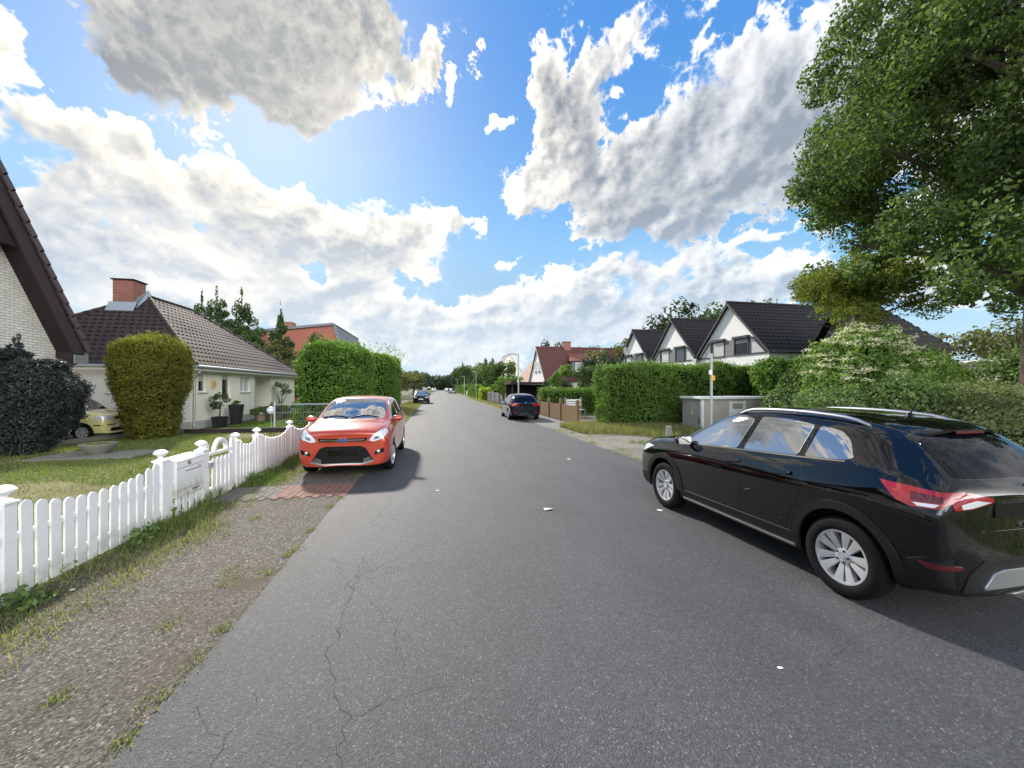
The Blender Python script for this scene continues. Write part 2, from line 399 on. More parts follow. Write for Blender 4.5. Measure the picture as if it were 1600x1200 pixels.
    for a, e, ra, re, rot, w, g in banks:
        dx = (A - a + 180) % 360 - 180; dy = E - e
        c, s = math.cos(R(rot)), math.sin(R(rot))
        q = np.sqrt(((dx*c + dy*s) / ra)**2 + ((-dx*s + dy*c) / re)**2)
        f = np.clip(1.28 - q, 0, 1.2) * w
        tot = np.maximum(tot, f) + .12 * np.minimum(tot, f)
        k = np.clip(1.5 - q, 0, 1)**2; gry += g * k; gw += k
    def up(x):
        y = np.empty((H, WID), f4); y[::2, ::2] = x; y[::2, 1::2] = (x + np.roll(x, -1, 1)) / 2
        y[1:-1:2] = (y[:-2:2] + y[2::2]) / 2; y[-1] = y[-2]; return y
    gry = up(gry / gw); tot = up(tot)
    big = fbm(9, 9, .60, .8, True); fine = fbm(2.4, 6, .70, .8, True); soft = fbm(16, 5, .5, .7); wisp = fbm(5, 5, .6)
    val = tot - .10 * np.clip(soft + .2, 0, 2) * np.clip(1.2 - tot, 0, 1) + (.33 * big + .17 * fine) * (.45 + .55 * np.clip(1.3 - tot, .2, 1))
    def ss(x, a, b):
        t = np.clip((x - a) / (b - a), 0, 1); return t * t * (3 - 2 * t)
    cover = ss(val, .31, .62 + .14 * np.clip(wisp, -1, 1.5))
    def blur(x, n):
        for _ in range(2):
            c = np.cumsum(np.concatenate([x[:, -n:], x, x[:, :n]], 1), 1, dtype=np.float64); x = ((c[:, 2*n:] - c[:, :-2*n]) / (2*n)).astype(f4)
            p = np.pad(x, ((n, n), (0, 0)), 'edge'); c = np.cumsum(p, 0, dtype=np.float64); x = ((c[2*n:] - c[:-2*n]) / (2*n)).astype(f4)
        return x
    # light comes from the sun side: look a little way towards it through the cloud
    dens = np.clip(val - .36, 0, 1.2); pxd = WID / 360
    da = np.clip(((SUN_AZ - az1 + 180) % 360 - 180) / 25, -1, 1); de = np.clip((SUN_EL + 8 - el1) / 20, -1, 1)
    def toward(d, x):
        X = (np.arange(WID) + da * d * pxd).astype(int) % WID
        Y = np.clip(np.arange(H) + de * d * pxd, 0, H - 1).astype(int)
        return x[Y][:, X]
    b1, b2, b3 = blur(dens, 4), blur(dens, 12), blur(dens, 34)
    depth = .35 * toward(.5, b1) + .45 * toward(1.4, b2) + .5 * toward(3, b3) + .25 * b2
    side = toward(.35, b1) - b1                        # faces turned to the sun
    rel = dens - b1; rel2 = b1 - b2
    rf = fbm(6.5, 6, .58, .75, True); r1, r2 = blur(rf, 3), blur(rf, 9)
    relief = 1.1 * (r1 - toward(.45, r1)) + .9 * (r2 - toward(1.2, r2)) + .22 * (r2 - .3)
    rim = ss(val, .80, .42)
    spots = ss(fbm(6, 6, .62), .75, 1.5)
    lit = np.exp(-2.9 * np.clip(depth - .08, 0, 2) * (.35 + 1.0 * gry))
    det = 1.5 * rel + 1.2 * rel2 - 1.6 * side + .45 * rim + .55 * spots + .10 * soft + .05 * fine + .50 * relief
    lit = np.clip(lit + det * (.5 + .4 * np.clip(lit, 0, 1)), -.15, 1.25)[..., None]
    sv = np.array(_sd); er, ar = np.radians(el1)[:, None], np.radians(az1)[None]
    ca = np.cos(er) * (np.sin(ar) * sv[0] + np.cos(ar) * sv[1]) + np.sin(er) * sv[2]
    near = ss(ca, .60, 1.0)[..., None].astype(f4); back_fill = ss(-ca, .10, .55)[..., None].astype(f4)
    V3 = lambda *a: np.array(a, f4)
    white = (1-near) * (V3(2.7, 2.72, 2.74) + back_fill * V3(21, 20.3, 19.2)) + near * V3(3.27, 3.06, 2.69)  # clouds opposite the sun, mostly unseen, are boosted as added fill light
    grey = (1-near) * (V3(1.06, 1.18, 1.35) + back_fill * V3(14, 13.7, 13.2)) + near * (V3(.86, .92, 1.0) + np.clip(1.4 - el1 / 22, 0, .6)[:, None, None] * V3(1, 1, 1))
    low = np.clip(1 - el1 / 24, 0, 1)[:, None, None] * (1 - .3 * near) * (1 - back_fill)
    grey = grey + low * V3(.55, .78, .98)
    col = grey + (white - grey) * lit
    # thin bright veil low in the sky, thickest on the sunny side
    veil = (.68 + .20 * wisp + .12 * soft) * ss(el1, 24, 9)[:, None] * ss(az1, 62, 5)[None] * (az1 > -110)[None]
    veil = np.clip(veil, 0, .9)
    vc = V3(1.34, 1.66, 1.98) + (.9 * np.clip(.4 * big + .5 * wisp, -.6, 1.4))[..., None] * V3(0.58, 0.52, 0.43)
    tc = cover + veil * (1 - cover); q = (cover / np.maximum(tc, 1e-4))[..., None]
    col = col * q + vc * (1 - q); cover = tc
    img = np.zeros((2 * H, WID, 4), np.float32); img[..., :3] = 7; 
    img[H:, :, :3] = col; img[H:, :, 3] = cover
    return img

def build_sky():
    img = make_clouds()
    def pic(name, a):
        b = np.ones(a.shape[:2] + (4,), np.float32); b[..., :a.shape[2]] = a
        im = bpy.data.images.new(name, a.shape[1], a.shape[0], float_buffer=True); im.colorspace_settings.name = 'Non-Color' if name == 'cloud_cover' else 'Linear Rec.709'
        im.pixels.foreach_set(b.ravel()); im.update(); im.pack(); return im
    k = NT(W.node_tree); k.n.clear()
    out = k.new('ShaderNodeOutputWorld'); bg = k.new('ShaderNodeBackground')
    bg.inputs[1].default_value = 0.1
    k.l.new(bg.outputs[0], out.inputs[0])
    sky = k.new('ShaderNodeTexSky', sky_type='NISHITA')
    sky.sun_disc = False
    sky.sun_elevation = R(SUN_EL); sky.sun_rotation = R(SUN_AZ)
    sky.altitude = 50; sky.air_density = 1.0; sky.dust_density = 0.6; sky.ozone_density = 2.5
    d = k.vmath('NORMALIZE', k.new('ShaderNodeTexCoord').outputs['Generated'])
    sp = k.new('ShaderNodeSeparateXYZ'); k.l.new(d, sp.inputs[0])
    blue = k.mix(k.smooth(sp.outputs[2], 0.02, 0.72), SKY_LOW, SKY_HIGH)
    skyc = k.mix(0.92, sky.outputs[0], blue)
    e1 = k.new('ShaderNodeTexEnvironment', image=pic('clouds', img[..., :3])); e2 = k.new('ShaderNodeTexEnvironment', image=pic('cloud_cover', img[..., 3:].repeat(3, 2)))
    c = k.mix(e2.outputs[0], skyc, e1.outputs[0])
    haze = k.smooth(sp.outputs[2], 0.24, 0.0)
    c = k.mix(k.math('MULTIPLY', haze, 0.62), c, HAZE)
    sd = k.new('ShaderNodeCombineXYZ')
    for i in range(3): sd.inputs[i].default_value = _sd[i]
    cs = k.vmath('DOT_PRODUCT', d, sd.outputs[0], out=1)
    glow = k.math('POWER', k.math('MAXIMUM', cs, 0.0), 22.0)
    c = k.mix(k.math('MULTIPLY', glow, 0.22), c, (3.1, 2.95, 2.5))
    k.l.new(c, bg.inputs[0])
SKY_LOW, SKY_HIGH, HAZE = (.80, 1.60, 2.15), (0.14, .66, 1.75), (1.8, 2.02, 2.2)
build_sky()
# ================================================================== ground, road, verges
def ground_mat(name, stones, scale, fleck, patch=None, pscale=.5, bump=.5, rough=.9, dark=0.0, spec=.4, lanes=False):
    m = bpy.data.materials.new(name); m.use_nodes = True; k = NT(m.node_tree); b = k.n['Principled BSDF']
    co = k.new('ShaderNodeTexCoord').outputs['Object']
    cell = k.vor(co, scale, out=1); v = k.new('ShaderNodeSeparateColor'); k.l.new(cell, v.inputs[0])
    cr = k.new('ShaderNodeValToRGB'); k.l.new(v.outputs[0], cr.inputs[0])
    e = cr.color_ramp.elements; e[0].position = 0; e[0].color = (*stones[0], 1); e[1].position = 1; e[1].color = (*stones[-1], 1)
    for i, s_ in enumerate(stones[1:-1]): q = e.new((i + 1) / (len(stones) - 1)); q.color = (*s_, 1)
    c = cr.outputs[0]
    c = k.mix(k.smooth(v.outputs[1], fleck[1], min(1, fleck[1] + .03)), c, fleck[0])
    n = k.noise(co, scale * .33, 4, .7)
    c = k.mix(1.0, c, k.mix(k.lin(n, .25, .75), (.62, .62, .62), (1.32, 1.32, 1.32)), 'MULTIPLY')
    n2 = k.noise(co, .55, 6, .62)
    c = k.mix(1.0, c, k.mix(k.lin(n2, .3, .7), (.84, .84, .85), (1.14, 1.14, 1.13)), 'MULTIPLY')
    if lanes:
        n3 = k.noise(k.mapping(co, sc=(1.1, .05, 1)), 1.0, 4, .6); c = k.mix(1.0, c, k.mix(k.lin(n3, .3, .7), (.86, .86, .87), (1.14, 1.14, 1.13)), 'MULTIPLY')
        n4 = k.noise(k.mapping(co, sc=(.5, .35, 1)), 1.6, 3, .5); c = k.mix(1.0, c, k.mix(k.smooth(n4, .60, .66), (1, 1, 1), (.84, .84, .84)), 'MULTIPLY')
    if patch: c = k.mix(k.smooth(k.noise(co, pscale, 7, .65), patch[1], patch[2]), c, patch[0])
    k.l.new(c, b.inputs['Base Color']); b.inputs['Roughness'].default_value = rough; b.inputs['Specular IOR Level'].default_value = spec
    bn = k.new('ShaderNodeBump'); bn.inputs['Strength'].default_value = bump; bn.inputs['Distance'].default_value = .008
    h = k.math('ADD', k.math('MULTIPLY', k.vor(co, scale, out=0), -1.0), k.math('MULTIPLY', n, .8))
    k.l.new(h, bn.inputs['Height']); k.l.new(bn.outputs[0], b.inputs['Normal'])
    return m
M['asphalt'] = ground_mat('asphalt', [(.022,.0235,.027),(.035,.037,.0425),(.046,.0488,.0555),(.060,.0635,.0715)], 125, ((.14,.14,.145), .95), bump=.55, rough=.72, spec=.55, lanes=True)
M['gravel'] = ground_mat('gravel', [(.042,.036,.028),(.080,.070,.057),(.115,.102,.085),(.165,.149,.128)], 80, ((.30,.28,.255), .94), patch=((.082,.060,.040), .48, .74), pscale=.9, bump=.9, rough=.95)
M['dirt_gravel'] = ground_mat('sandy_gravel', [(.09,.082,.07),(.14,.13,.112),(.19,.178,.155),(.24,.225,.20)], 50, ((.5,.48,.44), .95), patch=((.17,.14,.10), .5, .7), pscale=.8, bump=.7, rough=.95)
M['apron'] = ground_mat('concrete_apron', [(.13,.127,.12),(.165,.162,.152),(.20,.195,.185)], 30, ((.38,.37,.35), .96), bump=.25)
M['lawn_soil'] = mat('lawn_soil', (.075,.085,.028), .95, var=.4, vscale=1.2, var2=.3, v2scale=18, col2=None)
M['dry_soil'] = mat('dry_lawn_soil', (.12,.125,.045), .95, col2=(.20,.175,.085), vscale=.9, var2=.35, v2scale=30)
M['ground'] = mat('meadow_ground', (.085,.095,.04), .95, col2=(.13,.11,.065), vscale=.35, var2=.3, v2scale=12)
M['crack'] = mat('crack_filling', (.025,.0255,.027), .95)
M['joint'] = mat('worn_seam', (.062,.063,.067), .9)

def sheet(name, m, left, right, y0, y1, z, step=.35, jl=0.0, jr=0.0, kind='structure', seed=1, nx=1):
    """strip of ground between two edges x(y); jl, jr roughen the edges"""
    n = max(2, int((y1 - y0) / step)); ys = np.linspace(y0, y1, n + 1)
    P = np.stack([ys * 0, ys, ys * 0], 1)
    L = np.array([left(y) for y in ys]) + jl * vnoise(P, 5.0, seed) + jl * .6 * vnoise(P, 17, seed + 1)
    Rr = np.array([right(y) for y in ys]) + jr * vnoise(P, 5.0, seed + 2) + jr * .6 * vnoise(P, 17, seed + 3)
    V = []; 
    for i, y in enumerate(ys):
        for j in range(nx + 1): V.append((L[i] + (Rr[i] - L[i]) * j / nx, y, z))
    F = [(i*(nx+1)+j, i*(nx+1)+j+1, (i+1)*(nx+1)+j+1, (i+1)*(nx+1)+j) for i in range(n) for j in range(nx)]
    me = bpy.data.meshes.new(name); me.from_pydata(V, [], F); me.materials.append(m)
    return tag(link(name, me), kind=kind)
c_ = lambda v: (lambda y: v)
mb = MB(); mb.add([(-900,-300,0),(900,-300,0),(900,1200,0),(-900,1200,0)], [(0,1,2,3)]); tag(mb.build('ground', M['ground']), kind='structure')
RL, RR_ = -1.55, 4.95
def road_left(y): return RL
def road_right(y): return RR_ + (.05 * math.sin(y * .3))
sheet('road', M['asphalt'], road_left, road_right, -8, 236, .012, .22, .022, .03, seed=4)
sheet('gravel_verge', M['gravel'], c_(-3.9), c_(-1.35), -8, 13.6, .006, .3, seed=9)
sheet('verge_strip', M['lawn_soil'], c_(-3.9), c_(-1.4), 13.6, 230, .006, 1.0, seed=9)
sheet('gravel_shoulder', M['dirt_gravel'], c_(4.7), lambda y: 7.6 if y > 9 else 6.2, -8, 17.6, .006, .3, 0, .12, seed=21)
sheet('driveway_apron', M['apron'], c_(4.7), c_(6.9), 17.6, 27, .006, 1, seed=2)
sheet('verge_strip', M['dry_soil'], c_(4.7), c_(6.5), 27, 230, .006, 1, 0, .1, seed=2)
sheet('lawn', M['dry_soil'], c_(-11.55), c_(-3.62), 1.5, 17.25, .010, 1, seed=2)
sheet('garden_lawn', M['lawn_soil'], c_(-9.7), c_(-3.9), 17.55, 31, .010, 1, seed=2)
sheet('driveway', M['apron'], c_(-30), c_(-11.7), 5, 18.9, .007, 1, seed=2)
# cracks and seams in the asphalt
mb = MB(); mb2 = MB()
def crack(p, ang, n, step, w, turn=.5, branch=.0, z=.0145):
    pts = [Vector((p[0], p[1], 0))]; a = ang
    for i in range(n):
        a = ang + random.gauss(0, turn); pts.append(pts[-1] + Vector((math.cos(a), math.sin(a), 0)) * step * random.uniform(.6, 1.3))
        if random.random() < branch: crack(pts[-1], a + random.choice((-1, 1)) * .9, n // 3, step, w * .7, turn, 0)
    vs = []
    for i, q in enumerate(pts):
        d = (pts[min(i+1, len(pts)-1)] - pts[max(i-1, 0)]).normalized(); e = Vector((-d.y, d.x, 0)); ww = w * random.uniform(.35, 1.2) * (0.3 if i in (0, len(pts)-1) else 1)
        vs += [(q.x - e.x*ww/2, q.y - e.y*ww/2, z), (q.x + e.x*ww/2, q.y + e.y*ww/2, z)]
    mb.add(vs, [(2*i, 2*i+1, 2*i+3, 2*i+2) for i in range(len(pts)-1)])
for p, a, n, w in (((-.45,1.9),1.62,44,.004),((-.9,3.6),1.2,24,.004),((-.2,2.6),1.9,18,.0035),((-.75,5.0),1.55,46,.004),((.1,6.1),1.6,60,.004),((2.3,2.0),.5,12,.003),((-1.1,1.5),1.5,18,.004),((-.3,9),1.57,60,.005)):
    crack(p, a, n, .07, w * .95, .55, .05)
x = -1.5
crack((RL+.1, 7.62), .01, 62, .085, .006, .12)           # cross joint
mb.build('road_crack', M['crack'], recalc=False); tag(bpy.data.objects['road_crack'], kind='structure')
V = []; 
for i in range(90):
    y = 7.4 + i * .5; x = 1.55 + .05 * math.sin(y * .7) + .02 * math.sin(y * 2.3) + .012 * (y - 7)
    V += [(x - .012, y, .0146), (x + .012, y, .0146)]
mb2.add(V, [(2*i, 2*i+1, 2*i+3, 2*i+2) for i in range(89)]); tag(mb2.build('road_seam', M['joint'], recalc=False), kind='structure')

# brick path from the garden gate to the road
M['paver_red'] = mat('red_paver', (.20,.105,.082), .9, var=.25, vscale=6, var2=.25, v2scale=40)
M['paver_grey'] = mat('grey_paver', (.135,.125,.115), .9, var=.25, vscale=6, var2=.25, v2scale=40)
mb = MB(); x = -3.62; r_ = random.Random(3)
while x < -1.62:
    row = int((x + 3.62) / .105); y = 6.95 + (.10 if row % 2 else 0)
    while y < 7.80:
        y1 = min(y + .2, 7.86); mb.mi = 0 if x > -2.75 + r_.uniform(-.12, .12) else 1
        zt = .022 + r_.uniform(-.004, .003)
        mb.box(x, x + .097, y, y1 - .008, 0, zt); y += .2
    x += .105
o = mb.build('brick_path', [M['paver_red'], M['paver_grey']]); tag(o, kind='structure')

# grass blades -----------------------------------------------------
def blades(name, P, h, m, lean=.5, w=.006, hv=.5, kind='stuff'):
    n = len(P)
    a = rng.uniform(0, 6.283, n); H = h * (1 + rng.uniform(-hv, hv, n)) if np.isscalar(h) else h
    l = rng.normal(0, lean, n); b = rng.uniform(0, 6.283, n)
    e = np.stack([np.cos(a), np.sin(a), a * 0], 1) * (w * rng.uniform(.6, 1.4, n))[:, None]
    t = np.stack([np.cos(b) * l, np.sin(b) * l, np.ones(n)], 1); t = unit(t) * H[:, None]
    mid = P + t * .55 + np.stack([a*0, a*0, .08 * H], 1)
    V = np.stack([P - e, P + e, mid + e * .7, mid - e * .7, P + t], 1).reshape(-1, 3)
    i = np.arange(n)[:, None] * 5
    F = np.concatenate([np.concatenate([i, i+1, i+2], 1), np.concatenate([i, i+2, i+3], 1), np.concatenate([i+3, i+2, i+4], 1)])
    me = raw_mesh(name, V, F, m, np.tile(rng.random(n), 3))
    return tag(link(name, me), kind=kind)
def scatter(n, x0, x1, y0, y1, keep=None, z=.008):
    P = np.stack([rng.uniform(x0, x1, n), rng.uniform(y0, y1, n), np.full(n, z)], 1)
    if keep is not None: P = P[keep(P)]
    return P
# along the fence: thick and long at its foot, thinning over the gravel
def kv(P):
    d = P[:, 0] + 3.66; e = .62 + .26 * vnoise(P, 2.2, 3) + .12 * vnoise(P, 7, 4)
    gate = (P[:, 1] > 6.85) & (P[:, 1] < 7.9) & (P[:, 0] > -3.55)
    return (rng.random(len(P)) < np.clip(1.25 - d / np.maximum(e, .1), 0, 1) * (.55 + .45 * (vnoise(P, 6, 8) > -.3))) & ~gate
P = scatter(60000, -3.8, -2.5, .8, 12.2, kv)
d = np.clip((P[:, 0] + 3.66) / .5, 0, 1)
hh = (.135 - .09 * d) * (1 + rng.uniform(-.6, .7, len(P))) * np.clip(1 + .75 * vnoise(P, 2.3, 5), .25, 2)
mix_ = rng.random(len(P)) < np.clip(.30 + .5 * vnoise(P, 1.7, 15) + .25 * d, 0, 1)
blades('verge_grass', P[~mix_], hh[~mix_], M['blade_green'], .7, .0045); blades('verge_grass', P[mix_], hh[mix_] * .8, M['blade_dry'], .9, .004)
W_ = [];
for i in range(85):
    x, y = -3.55 + abs(random.gauss(0, .16)), random.uniform(1.5, 12.2)
    if 6.85 < y < 7.9: continue
    k = random.randint(9, 26); s_ = random.uniform(.03, .09); W_.append(np.stack([rng.normal(x, s_, k), rng.normal(y, s_, k), rng.uniform(.02, random.uniform(.06, .24), k)], 1))
W_ = np.concatenate(W_); tag(link('verge_weeds', leaves('verge_weeds', W_, np.tile((.3,-.2,.8), (len(W_),1)), .055, M['bramble'], .6, .7)), kind='stuff')
P = scatter(15000, -3.7, -2.4, .8, 13, lambda P: rng.random(len(P)) < np.clip(.9 - np.abs(P[:, 0] + 2.95 + .2 * vnoise(P, 3, 6)) / .35, 0, 1))
blades('dry_verge_grass', P, .055, M['blade_dry'], .9, .004)
# tufts in the gravel and moss along the edge of the asphalt
cs = []; 
for i in range(26): cs.append((-1.60 + random.gauss(0, .035), random.uniform(1.8, 13.5), random.uniform(.015, .055)))
for i in range(13): cs.append((random.uniform(-2.9, -1.8), random.uniform(2.6, 12.5), random.uniform(.015, .055)))
for i in range(30): cs.append((random.uniform(5.0, 6.6), random.uniform(7, 17), random.uniform(.05, .14)))
for i in range(18): cs.append((5.05 + random.gauss(0, .05), random.uniform(8.6, 17), random.uniform(.05, .12)))
P = np.concatenate([np.stack([rng.normal(x, r, int(60 + 900 * r)), rng.normal(y, r * 1.6, int(60 + 900 * r)), np.full(int(60 + 900 * r), .008)], 1) for x, y, r in cs])
P[:, :2] += rng.normal(0, .02, (len(P), 2)); q = rng.random(len(P)) < .55
blades('gravel_weeds', P[q], .026, M['blade_dry'], 1.1, .0035); blades('gravel_weeds', P[~q], .022, M['blade_green'], 1.1, .0035)
# lawns
blades('lawn_grass', scatter(42000, -11.4, -3.75, 5, 17.2), .045, M['blade_dry'], .7, .006)
blades('lawn_grass', scatter(62000, -11.4, -3.75, 5, 17.2, lambda P: vnoise(P, .9, 12) > -.35), .055, M['blade_green'], .7, .006)
blades('garden_lawn_grass', scatter(40000, -9.6, -4, 17.7, 30), .06, M['blade_green'], .5, .008)
# sunny verge behind the red car, and the rough grass on the right
blades('far_verge_grass', scatter(26000, -3.6, -1.65, 12.5, 60, lambda P: rng.random(len(P)) < np.clip(1.3 - P[:, 1] / 60, .2, 1)), .11, M['blade_dry'], .5, .010)
P = scatter(42000, 5.6, 10.6, 11.5, 17.2, lambda P: (rng.random(len(P)) < np.clip((P[:, 1] - 12.6 - .5 * vnoise(P, 1.6, 3)) / 2.0 + (P[:, 0] - 8) * .25, 0, 1)))
blades('rough_grass', P, .24, M['blade_dry'], .55, .006, .6)
P = P[rng.random(len(P)) < .5]; blades('rough_grass', P, .20, M['blade_green'], .55, .006, .6)
P = scatter(9000, 4.95, 6.4, 27, 70, lambda P: rng.random(len(P)) < np.clip((P[:, 0] - 5.0) / 1.0, 0, 1)); blades('kerb_grass', P, .10, M['blade_dry'], .5, .010)
P = scatter(5200, 5.0, 6.3, 8.8, 12.0, lambda P: vnoise(P, 2.2, 31) > .35); blades('rough_grass', P, .12, M['blade_dry'], .6, .006)

blades('shoulder_grass', scatter(15000, 6.3, 10.5, -3, 12, lambda P: vnoise(P, 1.4, 51) > -.2), .09, M['blade_green'], .7, .007)
# ================================================================== buildings
def tiles(name, m, parent, off, O, U, Vv, outline, tw=.30, th=.34, amp=.022, lift=.028, ns=4):
    """roof slope of real tile courses. O origin, U along the eave, Vv up the slope, outline(v) -> (u0, u1)"""
    O = Vector(O); U = Vector(U).normalized(); Vv = Vector(Vv); L = Vv.length; Vv = Vv.normalized(); N = U.cross(Vv).normalized()
    if N.z < 0: N = -N
    n = max(1, int(round(L / th))); th = L / n; V = []; F = []
    for j in range(n):
        v0, v1 = j * th, (j + 1) * th + .04
        a, b = outline((j + .45) * th)
        if b - a < .05: continue
        k = max(1, int(round((b - a) / tw))) * ns
        base = len(V)
        for i in range(k + 1):
            u = a + (b - a) * i / k; w = amp * (0.5 + .5 * math.cos(2 * math.pi * (u / tw + (.5 if j % 2 else 0)))) ** 1.5
            V.append(O + U * u + Vv * v0 + N * (w + lift)); V.append(O + U * u + Vv * min(v1, L) + N * (w * .8 + .006)); V.append(O + U * u + Vv * v0 + N * (-.004))
        for i in range(k):
            p = base + 3 * i
            F.append((p, p + 3, p + 4, p + 1)); F.append((p + 2, p + 5, p + 3, p))
    me = bpy.data.meshes.new(name); me.from_pydata([tuple(v - Vector(off)) for v in V], [], [tuple(f) for f in F]); me.materials.append(m)
    me.polygons.foreach_set('use_smooth', [True] * len(me.polygons))
    try: me.set_sharp_from_angle(angle=R(55))
    except Exception: pass
    return link(name, me, parent)
def ridge(name, m, parent, off, pts, r=.10, step=.36):
    mb = MB(off)
    for a, b in zip(pts, pts[1:]):
        a = Vector(a); b = Vector(b); n = max(1, int((b - a).length / step))
        for i in range(n):
            p = a.lerp(b, i / n); q = a.lerp(b, (i + 1.12) / n)
            mb.tube([p, q], [r * 1.08, r * .92], 8)
    return mb.build(name, m, parent, smooth=True)
def wall_holes(mb, x_axis, origin, width, z0, z1, holes, depth):
    """vertical wall with real openings: holes are (u0, u1, z0, z1); x_axis is the direction along it; depth vector goes inwards"""
    U = Vector(x_axis); O = Vector(origin); D = Vector(depth)
    us = sorted({0, width, *[h[0] for h in holes], *[h[1] for h in holes]}); zs = sorted({z0, z1, *[h[2] for h in holes], *[h[3] for h in holes]})
    P = lambda u, z: O + U * u + Vector((0, 0, z))
    for a, b in zip(us, us[1:]):
        for c, d in zip(zs, zs[1:]):
            if any(h[0] <= (a+b)/2 <= h[1] and h[2] <= (c+d)/2 <= h[3] for h in holes): continue
            mb.add([P(a,c), P(b,c), P(b,d), P(a,d)], [(0,1,2,3)])
    for a, b, c, d in holes:
        q = [P(a,c), P(b,c), P(b,d), P(a,d)]
        mb.add(q + [p + D for p in q], [(0,1,5,4), (1,2,6,5), (2,3,7,6), (3,0,4,7)])
def window(parent, off, O, U, inw, w, h, frame, pane, sill=True, mull=0, shut=0.0, fr=.06, name='window', shut_m=None):
    """window set into its opening: O lower corner on the frame plane, U along, inw pointing into the house"""
    O = Vector(O); U = Vector(U).normalized(); N = -Vector(inw).normalized(); Z = Vector((0, 0, 1)); mb = MB(off)
    def slab(m_, u0, u1, z0, z1, d0, d1):
        c = [O + U * u + Z * z + N * d for d in (d0, d1) for u, z in ((u0, z0), (u1, z0), (u1, z1), (u0, z1))]
        m_.add(c, [(0,1,2,3), (7,6,5,4), (0,4,5,1), (1,5,6,2), (2,6,7,3), (3,7,4,0)])
    slab(mb, 0, fr, 0, h, -.03, .04); slab(mb, w - fr, w, 0, h, -.03, .04); slab(mb, fr, w - fr, 0, fr, -.03, .04); slab(mb, fr, w - fr, h - fr, h, -.03, .04)
    for i in range(mull):
        u = w * (i + 1) / (mull + 1); slab(mb, u - fr * .7, u + fr * .7, fr, h - fr, -.028, .042)
    f = mb.build(name, frame, parent)
    g = MB(off); slab(g, fr * .8, w - fr * .8, fr * .8, h - fr * .8, -.02, .008); g.build('pane', pane, f)
    if shut:
        g = MB(off); slab(g, fr * .9, w - fr * .9, h * (1 - shut), h - fr * .5, .010, .034); g.build('shutter', shut_m or M['shutter'], f)
    if sill:
        g = MB(off); slab(g, -.06, w + .06, -.05, -.003, -.02, .17); g.build('sill', M['plinth'] if sill is True else sill, f)
    return f

